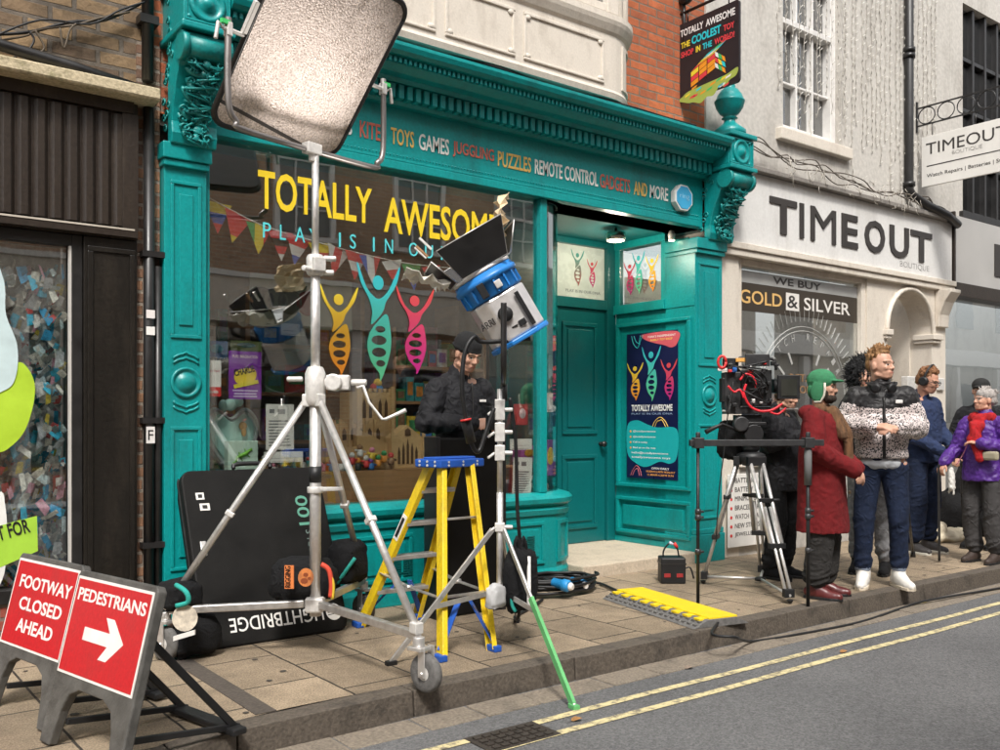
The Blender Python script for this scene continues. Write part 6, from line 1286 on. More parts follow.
# ---- battery box by the doorstep
bb = thing('battery_box', (5.66, -.62, 0), 'small black battery box with cables on top beside the camera tripod', 'battery')
c0 = PZ(681, 584); O = c0 + V((0, .10, 0)); q = MB(); q.obox(O + V((0, 0, .105)), RX, AX, EZ, .20, .17, .21); bo_ = q.build('box', BLACKP, bb, .012); MB().obox(O + V((0, 0, .16)), RX, AX, EZ, .206, .176, .012).build('lid_seam', BLACK, bo_)
q = MB(); 
for k in (-1, 1): q.obox(O - AX * .088 + RX * .05 * k + EZ * .07, RX, AX, EZ, .05, .006, .03)
q.build('red_label', plain((.35, .03, .03)), bb); MB().tube(smooth_path([O + RX * .06 + EZ * .21, O + RX * .04 + EZ * .29, O + EZ * .33, O - RX * .06 + EZ * .27, O - RX * .07 + EZ * .21], 4), .007, 6).build('lead', BLACKP, bb); MB().tube([O + RX * .045 + EZ * .28, O + RX * .02 + EZ * .32], .014, 8).build('plug', RED, bb); MB().tube([O + RX * .01 + EZ * .31, O - RX * .02 + EZ * .325], .012, 8).build('plug', plain((.6, .6, .7)), bb)
MB().tube(smooth_path([O + RX * .09 + EZ * .1, O + RX * .15 + EZ * .12, O + RX * .18 + EZ * .03], 4), .007, 6).build('lead', BLACKP, bb)
# ---- cable on the road edge and pavement
solo(MB().tube(smooth_path([P2 + V((-.12, .02, .03)), PZ(712, 634, .018), PZ(735, 637, .016), PZ(742, 640, -.05), PZ(756, 641, RZ + .012), PZ(800, 634, RZ + .012), PZ(860, 622, RZ + .012), PZ(905, 607, RZ + .012), PZ(930, 600, RZ + .03), PZ(1000, 588, RZ + .02), PZ(1060, 577, RZ + .02)], 8), .009, 7), 'gutter_cable', BLACKP, 'thin black cable running from the ramp along the gutter below the kerb', 'cable')
# ---- folding road signs
def road_sign(name, base, label, lines, arrow=False):
    t = thing(name, base, label, 'road sign'); az = R(12.5); u = V((math.sin(az), -math.cos(az), 0)); back = V((math.cos(az), math.sin(az), 0)); v_ = (EZ * .97 + back * .24).normalized(); W2 = .64; FB, FH = .296, .37; O = V(base) + EZ * .008; PL = mat('grey_recycled_plastic', (.082, .079, .073), .6, var=.4, scale=12, bump=.2, bscale=80)
    n = u.cross(v_)
    def at(a, b_, c_=0): return O + u * a + v_ * b_ + n * c_
    # frame with arched foot, one outline
    H_ = .70; o2 = [(0, 0), (.085, 0), (.115, .14), (.15, .21), (.22, .24), (W2 - .22, .24), (W2 - .15, .21), (W2 - .115, .14), (W2 - .085, 0), (W2, 0), (W2, H_ - .02), (W2 - .02, H_), (.02, H_), (0, H_ - .02)]
    MB().prism(o2, at(0, 0, -.035), u, v_, .04).build('frame', PL, t, .006)
    MB().prism([(.018, FB - .011), (W2 - .018, FB - .011), (W2 - .018, FB + FH + .011), (.018, FB + FH + .011)], at(0, 0, .005), u, v_, .003).build('border', WHITE, t)
    fcx = MB().prism([(.029, FB), (W2 - .029, FB), (W2 - .029, FB + FH), (.029, FB + FH)], at(0, 0, .0082), u, v_, .0015).build('face', waxy('sign_red', (.50, .012, .018), (.33, .03, .03), .32, .6), t)
    for s_, a0, a1, b0, h_ in lines: text(s_, at(a0 * W2, FB + b0 * FH, .0102), u, v_, (a1 - a0) * W2, h_ * FH, WHITE, fcx, .0004, .022)
    if arrow:
        pts = [(.27, .36), (.60, .36), (.60, .18), (.80, .43), (.60, .68), (.60, .50), (.27, .50)]; pts = [(.26, .37), (.58, .37), (.50, .22), (.60, .22), (.76, .44), (.60, .66), (.50, .66), (.58, .51), (.26, .51)]
        MB().prism([(a * W2, FB + b_ * FH) for a, b_ in pts], at(0, 0, .0098), u, v_, .0008).build('arrow', WHITE, fcx)
    # back stay
    for a in (.12, W2 - .12):
        q = MB(); top = at(a, .52, -.03); foot = V((top.x, top.y, .03)) + back * .42; q.bar(top, foot, .03, .02, u); q.bar(at(a, .10, -.03), foot + back * .02, .025, .02, u); q.build('stay', BLACKP, t, .003)
    q = MB(); fa_ = at(.06, 0, 0) + back * .56; fb = at(W2 - .06, 0, 0) + back * .56
    q.bar(V((fa_.x, fa_.y, .025)), V((fb.x, fb.y, .025)), .07, .03); q.build('stay_foot', BLACKP, t, .008)
    return t
road_sign('road_sign', (.80, -1.60, 0), 'red road sign with white arrow and the word pedestrians in a grey frame', [('PEDESTRIANS', .08, .93, .77, .14)], True)
road_sign('road_sign', (.70, -.89, 0), 'red road sign saying footway closed ahead in a grey plastic frame', [('FOOTWAY', .13, .93, .68, .16), ('CLOSED', .20, .86, .42, .16), ('AHEAD', .24, .80, .16, .16)])
# ---- camera tripod and camera
T0 = V((6.0, -1.15, 0)); tr3 = thing('camera_tripod', T0, 'tall silver two stage camera tripod with floor spreader carrying the film camera', 'tripod')
top = T0 + V((0, 0, 1.02)); tf_ = [PZ(703, 584), PZ(790, 604), PZ(763, 577)]
MB().lathe([(.06, -.06), (.10, -.03), (.11, .0), (.11, .03), (.06, .05)], top, 20).build('bowl', BLACKP, tr3)
for f_ in tf_:
    d = V((f_.x - T0.x, f_.y - T0.y, 0)).normalized(); s_ = V((-d.y, d.x, 0)); a = top + d * .10 - EZ * .02; b_ = f_ + V((0, 0, .03)); lg = MB()
    for k in (-1, 1): lg.tube([a + s_ * .05 * k, a.lerp(b_, .62) + s_ * .045 * k], .015, 10)
    l_ = lg.build('leg', STEEL, tr3)
    q = MB(); 
    for k in (-1, 1): q.tube([a.lerp(b_, .35) + s_ * .02 * k, a.lerp(b_, .96) + s_ * .02 * k], .012, 10)
    q.build('lower_tube', STEEL, l_)
    q = MB(); q.obox(a, d, s_, EZ, .05, .15, .07); q.obox(a.lerp(b_, .30), d, s_, EZ, .045, .12, .035); q.obox(a.lerp(b_, .63), d, s_, EZ, .045, .125, .04); q.obox(a.lerp(b_, .955), d, s_, EZ, .05, .075, .06); q.cyl(a.lerp(b_, .30) + s_ * .06, a.lerp(b_, .30) + s_ * .11, .014); q.tube([b_, f_ + V((0, 0, .002))], [.026, .008], 10); q.build('leg_joint', BLACKP, l_, .004)
    hb_ = T0 + V((.05, -.05, .07)); MB().tube([f_ + V((0, 0, .06)), hb_], .011, 8).build('spreader_arm', STEEL, tr3)
MB().lathe([(.04, 0), (.045, .02), (.02, .03)], T0 + V((.05, -.05, .055)), 14).build('spreader_hub', BLACKP, tr3)
hd = MB(); hd.lathe([(.05, 0), (.07, .02), (.07, .06), (.045, .08)], top + EZ * .05, 18); hd.obox(top + EZ * .19, RX, AX, EZ, .13, .11, .13); hd.cyl(top + EZ * .19 - AX * .10, top + EZ * .19 + AX * .10, .075, n=20); hd.obox(top + EZ * .27, RX, AX, EZ, .22, .10, .03); hd.build('fluid_head', BLACKP, tr3, .006)
MB().tube([top + EZ * .19 - RX * .05 - AX * .08, PD(722, 424, 7.2), PD(706, 432, 7.15)], [.012, .012, .02], 8).build('pan_bar', BLACKP, tr3)
cm = thing('film_camera', top + EZ * .28, 'bulky black film camera rig with red cables, matte box and monitor on the tripod', 'film camera'); CD = 7.25; CC = PD(752, 392, CD)
def cp(a, b_, c_=0): return PD(752 + a, 392 - b_, CD + c_)
def cbox(name, a0, a1, b0, b1, dep, off, m_, par=cm, bev=.004): A, B = cp(a0, b0, off), cp(a1, b1, off); return MB().obox((A + B) / 2 + AX * dep / 2, RX, AX, EZ, abs((B - A).dot(RX)), dep, abs(B.z - A.z)).build(name, m_, par, bev)
DG = mat('dark_grey_metal', (.045, .045, .047), .4, .3, .2, 20)
cbox('camera_body', -10, 20, -14, 22, .22, 0, BLACKP); cbox('base_plate', -26, 28, -22, -15, .14, .02, DG); cbox('riser', -16, 10, -50, -23, .10, .05, BLACKP)
for k in (-.04, .04): MB().tube([cp(-30, -19, k + .08), cp(46, -17, k + .08)], .008, 8).build('rod', STEEL, cm)
cbox('battery_plate', -27, -11, -16, 20, .13, .02, DG); cbox('battery', -30, -26, -10, 14, .10, .03, BLACKP)
MB().tube([cp(20, 6, .1), cp(30, 6, .1)], .055, 20).build('lens', BLACKP, cm); MB().tube([cp(23, 6, .1), cp(26, 6, .1)], .061, 24).build('focus_ring', DG, cm)
mbx = cbox('matte_box', 26, 48, -7, 17, .03, -.08, BLACKP); cbox('monitor_screen', 29, 45, -4, 13, .003, -.085, mat('dark_screen', (.035, .035, .03), .15), mbx, 0)
MB().tube(smooth_path([cp(-14, 20, .1), cp(-12, 34, .1), cp(20, 33, .1), cp(24, 22, .1)], 4), .012, 8).build('top_handle', BLACKP, cm)
cbox('onboard_monitor', -6, 18, 26, 38, .03, -.03, DG); cbox('radio_unit', -28, -14, 22, 34, .06, .02, BLACKP); cbox('orange_strip', -16, -2, 30, 34, .03, .0, plain((.7, .35, .08))); cbox('white_rod', -34, -22, 21, 24, .02, .0, WHITE); cbox('blue_knob', -22, -15, 20, 26, .04, -.02, plain((.03, .15, .5)))
MB().tube([cp(-30 + 4 * math.cos(R(a)), 30 + 6 * math.sin(R(a)), 0) for a in range(0, 361, 30)], .011, 8).build('red_ring', RED, cm)
for pts, r_ in ((((-6, 8), (-8, -2), (-2, -14), (8, -19), (20, -18), (30, -12)), .010), (((-12, 12), (-6, 18), (2, 14), (4, 4)), .009), (((-24, 6), (-18, 0), (-12, 2), (-8, -6)), .009), (((18, -20), (26, -22), (34, -16)), .008)): MB().tube(smooth_path([cp(a, b_, -.05) for a, b_ in pts], 6), r_, 8).build('red_cable', mat('red_cable', (.65, .02, .035), .45), cm)
rnd = random.Random(77)
for i in range(20): 
    a, b_ = rnd.uniform(-28, 24), rnd.uniform(-16, 30); s_ = rnd.uniform(2, 5); cbox('fitting', a, a + s_, b_, b_ + s_ * rnd.uniform(.6, 1.4), .04, rnd.uniform(-.05, -.02), (DG, BLACKP, STEEL, BLACKP, RED, DG)[i % 6])
for i in range(9): MB().tube(smooth_path([cp(rnd.uniform(-28, 22), rnd.uniform(-15, 28), -.04), cp(rnd.uniform(-28, 26), rnd.uniform(-22, 32), -.08), cp(rnd.uniform(-28, 22), rnd.uniform(-15, 28), -.04)], 6), .006, 6).build('black_cable', BLACKP, cm)
MB().lathe([(.05, 0), (.06, .01), (.06, .05), (.05, .055)], cp(-12, -32, -.02), 20, -AX).build('tension_wheel', DG, cm)
MB().tube(smooth_path([cp(-24, -20, 0), cp(-28, -60, 0), cp(-33, -100, 0), cp(-36, -150, 0)], 5), .005, 6).build('black_cable', BLACKP, cm)
# dark gear bag hung behind the head
bag('gear_bag', PD(733, 458, 7.45), (.24, .2, .30), 'soft black gear bag hung on the tripod left of the fluid head', rz=.2, seed=21)['category'] = 'bag'
# ---- pole frame in front of the tripod
pf = thing('pole_frame', (5.3, -1.7, 0), 'thin black pole frame with crossbar standing on the pavement before the tripod', 'stand')
pa, pb2 = PZ(698, 609), PZ(808, 607); d = (pb2 - pa).normalized(); zb_ = 1.16
for p_, kg in ((pa, 0), (pb2, 1)):
    q = MB().tube([p_, p_ + EZ * (zb_ - .02)], .013 if kg else .012, 10).build('pole', BLACKP, pf); q2 = MB()
    for z in (.38, .62, .66): q2.lathe([(.02, 0), (.022, .02), (.02, .04)], p_ + EZ * z, 12); q2.cyl(p_ + EZ * (z + .02), p_ + EZ * (z + .02) + RX * .04, .009)
    q2.build('collar', DG, q)
    if kg: MB().tube([p_ + EZ * .86, p_ + EZ * 1.12], .026, 14).build('foam_grip', mat('grey_foam', (.12, .12, .12), .8), q)
MB().bar(pa - d * .06 + EZ * zb_, pb2 + d * .11 + EZ * zb_, .045, .045).build('crossbar', DG, pf, .004)
for p_ in (pa, pb2): q = MB(); q.obox(p_ + EZ * zb_, d, V((-d.y, d.x, 0)), EZ, .07, .08, .075); q.cyl(p_ + EZ * (zb_ + .03), p_ + EZ * (zb_ + .075), .016); q.build('clamp', DG, pf, .006)
# ================================================================== PEOPLE
def capsule(q, p0, r0, p1, r1, n=14):
    p0, p1 = V(p0), V(p1); d = p1 - p0; l = d.length; d = d / l if l > 1e-6 else V((0, 0, 1)); pts, rs = [], []
    for a in (80, 60, 35, 0): pts.append(p0 - d * r0 * math.sin(R(a))); rs.append(r0 * math.cos(R(a)))
    for a in (0, 35, 60, 80): pts.append(p1 + d * r1 * math.sin(R(a))); rs.append(r1 * math.cos(R(a)))
    # q.tube works in the frame of q
    rings = []; x = d.orthogonal().normalized(); y = d.cross(x)
    for p, r in zip(pts, rs): rings.append([q._v(p + (x * math.cos(2 * math.pi * k / n) + y * math.sin(2 * math.pi * k / n)) * r) for k in range(n)])
    for a, b in zip(rings, rings[1:]):
        for k in range(n): q._f([a[k], a[(k + 1) % n], b[(k + 1) % n], b[k]])
    q._f(rings[0][::-1]); q._f(rings[-1])
def blob(name, prims, fr, voxel, m, parent, smooth=3, disp=None, pick=None):
    """one continuous skin grown over all the given volumes"""
    q = MB()
    for p in prims:
        if p[0] == 'c': capsule(q, p[1], p[2], p[3], p[4])
        elif p[0] == 'e': q.ell(p[1], p[2], p[3] if len(p) > 3 else None, 16, 11)
        elif p[0] == 'l':
            rings = [[q._v(V(c_) + V((rx * math.copysign(abs(math.cos(t)) ** .85, math.cos(t)), ry * math.copysign(abs(math.sin(t)) ** .85, math.sin(t)), 0))) for t in (2 * math.pi * k / 32 for k in range(32))] for c_, rx, ry in p[1]]
            for a, b in zip(rings, rings[1:]):
                for k in range(32): q._f([a[k], a[(k + 1) % 32], b[(k + 1) % 32], b[k]])
            q._f(rings[0][::-1]); q._f(rings[-1])
        elif p[0] == 'p':
            for a, b in zip(p[1], p[1][1:]): capsule(q, a[0], a[1], b[0], b[1])
    bmesh.ops.recalc_face_normals(q.bm, faces=q.bm.faces[:])
    me = bpy.data.meshes.new('t'); q.bm.to_mesh(me); q.bm.free(); o = bpy.data.objects.new('t', me); COL.objects.link(o)
    r = o.modifiers.new('r', 'REMESH'); r.mode = 'VOXEL'; r.voxel_size = voxel; r.use_smooth_shade = True
    if smooth: s = o.modifiers.new('s', 'SMOOTH'); s.iterations = smooth; s.factor = .5
    dg = bpy.context.evaluated_depsgraph_get(); me2 = bpy.data.meshes.new_from_object(o.evaluated_get(dg)); bpy.data.objects.remove(o); bpy.data.meshes.remove(me)
    if disp:
        me2.calc_loop_triangles() if False else None
        ns = [v.normal.copy() for v in me2.vertices]
        for v, n_ in zip(me2.vertices, ns): v.co += n_ * disp(v.co, n_)
    if pick:
        for f in me2.polygons: f.material_index = pick(f.center, f.normal)
    me2.transform(fr)
    for f in me2.polygons: f.use_smooth = True
    return link(name, me2, m, parent)
def folds(amp, sc=(9, 9, 22), seed=0):
    def f(co, n_):
        w_ = V((co.x * sc[0], co.y * sc[1], co.z * sc[2])) + V((seed, seed * 1.7, 0)); wp = w_ + noise.noise_vector(w_ * .5) * 1.2
        a = noise.noise(w_ * .7) * .7 + noise.noise(wp * 1.6) * .35; rd = 1 - 2.2 * abs(noise.noise(wp * .9 + V((9, 3, 1))))
        return amp * (a + .55 * rd - .2)
    return f
SKIN = mat('skin', (.56, .31, .215), .5, var=.07, scale=18, bump=.08, bscale=220); SKIN2 = mat('ruddy_skin', (.54, .28, .19), .5, var=.10, scale=18, bump=.08, bscale=220)
EYEW = mat('eye_white', (.6, .56, .52), .3); EYED = mat('eye_dark', (.035, .025, .02), .2); LIP = mat('lips', (.42, .17, .13), .5); BROW = mat('brow_hair', (.10, .06, .035), .8)
def hand_prims(wr, d, side, n_, curl=35, s=1.0):
    """palm, four unequal fingers with two bends and a thumb off the palm's side; n_ points out of the back of the hand"""
    d, side, n_ = V(d).normalized(), V(side).normalized(), V(n_).normalized(); out = []; wr = V(wr)
    out.append(('c', wr, .026 * s, wr + d * .03, .027 * s))
    for k in (-.027, -.009, .009, .027): out.append(('c', wr + d * .025 + side * k * .6, .014 * s, wr + d * .082 * s + side * k, .0125 * s))
    for k, ln in ((-.030, .062), (-.010, .076), (.010, .082), (.030, .072)):
        p = wr + d * .088 * s + side * k; dd = d.copy(); seg = (.45, .33, .25); r_ = .0095
        for j, sg in enumerate(seg):
            a = R(curl * (.6 + .45 * j)); dd = (d * math.cos(a) - n_ * math.sin(a)).normalized(); p2 = p + dd * ln * sg * s; out.append(('c', p, r_ * s, p2, (r_ - .0008) * s)); p = p2; r_ -= .0007
    p = wr + d * .03 + side * .032; p2 = p + (d * .75 + side * .55 - n_ * .3).normalized() * .042; out.append(('c', p, .0125 * s, p2, .011 * s)); out.append(('c', p2, .011 * s, p2 + (d * .95 + side * .1 - n_ * .4).normalized() * .032, .009 * s))
    return out
def head_prims(T, nose=1.0, beard=False):
    e = lambda c, r: ('e', T @ V(c), r, T.to_3x3()); c = lambda a, ra, b, rb: ('c', T @ V(a), ra, T @ V(b), rb)
    return [e((0, -.012, .125), (.074, .096, .098)), e((0, .022, .085), (.066, .070, .075)), e((0, .036, .045), (.053, .054, .055)), c((0, .066, .012), .021, (0, .074, .018), .018), c((-.046, .0, .03), .022, (-.018, .058, .012), .020), c((.046, .0, .03), .022, (.018, .058, .012), .020),
            c((0, .084, .108), .008, (0, .102 + .002 * nose, .072), .0100), e((-.011, .093, .067), (.008, .010, .007)), e((.011, .093, .067), (.008, .010, .007)), c((-.048, .074, .118), .009, (-.010, .086, .118), .010), c((.048, .074, .118), .009, (.010, .086, .118), .010), e((-.036, .066, .075), (.020, .018, .022)), e((.036, .066, .075), (.020, .018, .022)),
            e((-.076, -.008, .09), (.009, .020, .031)), e((.076, -.008, .09), (.009, .020, .031)), c((-.016, .084, .043), .009, (.016, .084, .043), .009), c((-.014, .082, .033), .010, (.014, .082, .033), .010)]
def face_pick(T, zc, beard=None):
    Ti = T.inverted()
    def f(c_, n_):
        p = Ti @ c_
        if p.y < .03 or p.z < -.04 or p.z > .25: return 0
        ax_ = abs(p.x)
        if ((ax_ - .032) / .012) ** 2 + ((p.z - .100) / .0065) ** 2 < 1 and p.y > .045: return 2 if ((ax_ - .032) / .0065) ** 2 + ((p.z - .100) / .007) ** 2 < 1 else 1
        if (ax_ / .023) ** 2 + ((p.z - .039) / .009) ** 2 < 1 and p.y > .06: return 3
        if abs(ax_ - .032) < .021 and abs(p.z - .122 + abs(ax_ - .03) * .12) < .0055: return 4
        return 0
    return f
def person(name, pos, face, height, label, P, skin=SKIN, brow=BROW, parts=()):
    """P: joints in the person's own frame (x to the person's left-hand... -x is the person's right when looking along +y)"""
    s = height / 1.80; pos = V(pos)
    tc = V((EYE.x - pos.x, EYE.y - pos.y, 0)).normalized(); rg = V((-tc.y, tc.x, 0)); rg = rg if rg.dot(RX) > 0 else -rg
    f = tc * math.cos(R(face)) + rg * math.sin(R(face)); x = f.cross(EZ)           # x: the person's right
    fr = Matrix(((x.x * s, f.x * s, 0, pos.x), (x.y * s, f.y * s, 0, pos.y), (0, 0, s, pos.z), (0, 0, 0, 1)))
    J = dict(pel=(0, 0, .95), waist=(0, .005, 1.08), chest=(0, .0, 1.28), neck=(0, -.02, 1.49), hd=(0, .005, 1.56), hip=.095, kneeL=(-.10, .02, .50), kneeR=(.10, .02, .50), ankL=(-.11, -.02, .09), ankR=(.11, -.02, .09), sh=.172, yaw=0, pitch=0, roll=0)
    J.update(P); 
    for k in list(J): 
        if isinstance(J[k], tuple): J[k] = V(J[k])
    shL, shR = J['chest'] + V((-J['sh'], -.01, .14)), J['chest'] + V((J['sh'], -.01, .14))
    T = Matrix.Translation(J['hd']) @ Matrix.Rotation(R(J['yaw']), 4, 'Z') @ Matrix.Rotation(R(J['pitch']), 4, 'X') @ Matrix.Rotation(R(J['roll']), 4, 'Y')
    J.update(shL=shL, shR=shR, T=T, fr=fr, s=s); J['hipL'], J['hipR'] = J['pel'] + V((-J['hip'], 0, -.03)), J['pel'] + V((J['hip'], 0, -.03))
    root = thing(name, pos, label, 'person'); root.rotation_euler = (0, 0, 0)
    pr = head_prims(T)
    pr += [('c', J['neck'], .062, T @ V((0, -.02, .05)), .056), ('e', J['chest'], (.155, .10, .17)), ('e', J['waist'], (.135, .095, .14)), ('e', J['pel'], (.16, .11, .12)), ('c', J['chest'] + V((-.1, -.01, .16)), .06, J['chest'] + V((.1, -.01, .16)), .06)]
    for a in 'LR':
        pr += [('c', J['sh' + a], .058, J['el' + a], .042), ('c', J['el' + a], .042, J['wr' + a], .027), ('c', J['hip' + a], .09, J['knee' + a], .055), ('c', J['knee' + a], .055, J['ank' + a], .036), ('c', J['ank' + a], .036, J['ank' + a] + V((0, 0, -.045)) + V(J.get('toe' + a, ((-.05 if a == 'L' else .05), 1, 0))).normalized() * .10, .024)]
        hd_ = J.get('hd' + a); n_ = J.get('hn' + a)
        if hd_ is None: hd_ = (J['wr' + a] - J['el' + a]).normalized()
        if n_ is None: n_ = V((0, .3, 1))
        hd_, n_ = V(hd_), V(n_); n_ = (n_ - hd_ * n_.dot(hd_) / max(hd_.length_squared, 1e-6)).normalized(); sd2 = hd_.cross(n_) * (1 if a == 'L' else -1)
        if J.get('hands', True): pr += hand_prims(J['wr' + a], hd_, sd2 * J.get('thumb' + a, 1), n_, J.get('curl' + a, 40))
    blob('body', pr, fr, .0065, [skin, EYEW, EYED, LIP, brow], root, 2, None, face_pick(T, 0))
    return root, J
def trouser_folds(amp, seed, kn, hemz):
    def f(co, n_):
        w_ = V((co.x * 9, co.y * 9, co.z * 3.2)) + V((seed, seed * 1.3, 0)); a = noise.noise(w_) * .8
        h = V((co.x * 7 + co.z * 5, co.y * 7, co.z * 17 + co.x * 6)) + V((0, seed, 0)); hz = (1 - 2.0 * abs(noise.noise(h))) * .9
        k = max(math.exp(-((co.z - hemz - .08) / .10) ** 2), .6 * math.exp(-((co.z - kn) / .09) ** 2), .7 * math.exp(-((co.z - .90) / .08) ** 2))
        return amp * 1.5 * (a + k * (hz - .3))
    return f
def trousers(root, J, m, r=(.105, .082, .072), amp=.009, hem=.10, top=1.02, seed=1, voxel=.009, pick=None):
    pr = [('e', J['pel'], (.165, .118, .13)), ('c', J['pel'] + V((-.05, 0, .06)), .112, J['pel'] + V((.05, 0, .06)), .112)]
    for a in 'LR': pr += [('c', J['hip' + a] + V((0, 0, -.02)), r[0], J['knee' + a], r[1]), ('c', J['knee' + a], r[1], J['ank' + a] + V((0, 0, hem - .09 + r[2] * .8)), r[2])]
    return blob('trousers', pr, J['fr'], voxel, m, root, 5, trouser_folds(amp, seed, .5, hem), pick)
def shoes(root, J, m, sole, ln=.20, w_=.044):
    for a, k in (('L', -1), ('R', 1)):
        an = J['ank' + a]; toe = V(J.get('toe' + a, (k * .05, 1, 0))).normalized(); b = V((an.x, an.y, 0))
        o = blob('shoe', [('c', b + V((0, 0, .055)) - toe * .05, .046, b + V((0, 0, .05)) + toe * .02, .046), ('c', b + V((0, 0, .05)) + toe * .02, .050, b + toe * ln * .9 + V((0, 0, .033)), .033), ('c', an + V((0, 0, .025)) - toe * .01, .054, b + V((0, 0, .055)) - toe * .02, .050), ('c', an + V((0, 0, -.01)), .050, b + V((0, 0, .05)) + toe * .08, .043), ('c', b + V((0, 0, .03)) + toe * ln * .4, .043, b + V((0, 0, .03)) + toe * ln * .75, .042)], J['fr'], .008, m, root, 2, lambda co, n_: -max(0, .012 - co.z) * 0)
        side = V((-toe.y, toe.x, 0)); q = MB(J['fr'])
        pts = [(-.095, .0), (-.085, .032), (-.03, .040), (.06, .047), (.13, .049), (.185, .035), (.215, 0)]; out = [(x_, y_) for x_, y_ in pts] + [(x_, -y_) for x_, y_ in pts[-2:0:-1]]
        q.prism([(x_ * ln / .2, y_) for x_, y_ in out], b + V((0, 0, .0)), toe, side, .024); q.build('sole', sole, o, .004)
def cloth_folds(amp, seed, J, drape=1.0):
    eL, eR = J['elL'], J['elR']
    def f(co, n_):
        w_ = V((co.x * 8, co.y * 8, co.z * 2.6)) + V((seed, seed * 1.7, 0)); a = noise.noise(w_) * .75 * drape + .25 * noise.noise(co * 30)
        d = min((co - eL).length, (co - eR).length); k = .25 + math.exp(-(d / .13) ** 2)
        h = V((co.x * 16, co.y * 13 + co.z * 6, co.z * 15)) + V((seed, 3, 1)); rd = 1 - 2.1 * abs(noise.noise(h))
        return amp * 1.45 * (a + k * .75 * (rd - .35))
    return f
def jacket(root, J, m, r=(.2, .15), arm=(.085, .07, .055), hem=.92, amp=.012, name='jacket', seed=2, voxel=.008, extra=(), pick=None, disp=None, wrist=.0, hemr=None, collar=True, drape=1.0):
    c, w_, p = J['chest'], J['waist'], J['pel']; hr = hemr or r[0]; up_ = c + V((0, -.005, .10)); lo = V((p.x, p.y + .005, hem)); n = max(9, int((up_.z - hem) / .045)); pr = []
    rings = [(up_ + V((0, -.01, .085)), r[0] * .62, r[1] * .55), (up_ + V((0, -.005, .06)), r[0] * .82, r[1] * .78)]
    for i in range(n + 1):
        t = i / n; z = up_.z + (lo.z - up_.z) * t; e_ = .93 + .07 * min(1, t * 5)
        rings.append((V((up_.x + (lo.x - up_.x) * t, up_.y + (lo.y - up_.y) * t, z)), (r[0] * (1 - t) + hr * t) * e_, (r[1] * (1 - t) + hr * .80 * t) * e_))
    pr.append(('l', rings))
    pr += [('c', c + V((-.05, -.015, .165)), .068, J['shL'] + V((.01, 0, -.005)), arm[0] * .93), ('c', c + V((.05, -.015, .165)), .068, J['shR'] + V((-.01, 0, -.005)), arm[0] * .93)]
    if collar: pr += [('c', J['neck'] + V((0, -.005, -.03)), .080, J['neck'] + V((0, .0, .035)), .074)]
    for a in 'LR':
        d = (J['wr' + a] - J['el' + a]).normalized(); pr += [('c', J['sh' + a], arm[0], J['el' + a], arm[1]), ('c', J['el' + a], arm[1], J['wr' + a] - d * wrist, arm[2])]
    pr += list(extra)
    return blob(name, pr, J['fr'], voxel, m, root, 7, disp or cloth_folds(amp, seed, J, drape), pick)
def hair_cap(root, J, m, prims, seed=1, amp=.012, name='hair', voxel=.0055, tufts=0, sweep=(0, .3, 1), ln=.035, tr=.009):
    T = J['T']; pr = [('e', T @ V(c), r, T.to_3x3()) for c, r in prims]; rr = random.Random(seed)
    for i in range(tufts):
        a, e_ = rr.uniform(0, 6.28), rr.uniform(.25, 1.5); d = V((math.cos(a) * math.cos(e_), math.sin(a) * math.cos(e_), math.sin(e_)))
        if d.y > .25 and d.z < .62: continue
        b = V((0, -.012, .125)) + V((d.x * .076, d.y * .096, d.z * .102)); w2 = (d * .5 + V(sweep) * .6 + V((rr.uniform(-.4, .4), rr.uniform(-.4, .4), rr.uniform(-.2, .3)))).normalized()
        pr.append(('c', T @ b, tr * 1.25, T @ (b + w2 * ln * rr.uniform(.6, 1.2)), tr * .5))
    return blob(name, pr, J['fr'], voxel, m, root, 1, lambda co, n_: amp * (noise.noise(V((co.x * 60, co.y * 60, co.z * 22)) + V((seed, 0, 0))) + .5 * noise.noise(co * 130)))
def strip(root, J, pts, r, m, name, n=7): return MB(J['fr']).tube(smooth_path(pts, 5), r, n).build(name, m, root)
NAVY = mat('dark_denim', (.011, .018, .042), .85, var=.35, scale=16, bump=.3, bscale=300, spec=.25, wr=.6); BLKJ = mat('black_softshell', (.011, .011, .0135), .75, var=.3, scale=12, bump=.2, bscale=220, spec=.3, wr=.7); BLKT = mat('black_trousers', (.010, .010, .011), .85, var=.35, scale=16, bump=.25, bscale=200, spec=.25, wr=.6)
# ---- crew member in black behind the ladder
p1, J = person('person', (3.78, -.33, 0), 34, 1.95, 'person in black jacket and black beanie looking down at a device behind the ladder', dict(yaw=6, pitch=-24, hd=(0, .035, 1.56), elL=(-.27, .02, 1.20), elR=(.27, .02, 1.20), wrL=(-.08, .25, 1.20), wrR=(.08, .25, 1.19), hdL=(.75, .45, .1), hdR=(-.75, .45, .1), hnL=(-.2, .4, .9), hnR=(.2, .4, .9), curlL=55, curlR=55))
jk = jacket(p1, J, BLKJ, (.172, .125), (.078, .068, .050), .88, .014, seed=4, extra=[('e', J['neck'] + V((0, -.09, -.02)), (.12, .06, .06)), ('c', J['neck'] + V((-.08, -.03, 0)), .04, J['neck'] + V((.08, -.03, 0)), .04)])
trousers(p1, J, BLKT, seed=3); shoes(p1, J, BLACKF, BLACKP)
T = J['T']; blob('beanie', [('e', T @ V((0, -.018, .155)), (.088, .106, .088), T.to_3x3()), ('e', T @ V((0, -.02, .135)), (.092, .112, .032), T.to_3x3())], J['fr'], .006, mat('black_knit', (.012, .012, .013), .95, var=.3, scale=60, bump=.8, bscale=300), p1, 2)
hair_cap(p1, J, BROW, [((0, -.06, .07), (.068, .05, .05))], 3, .006)
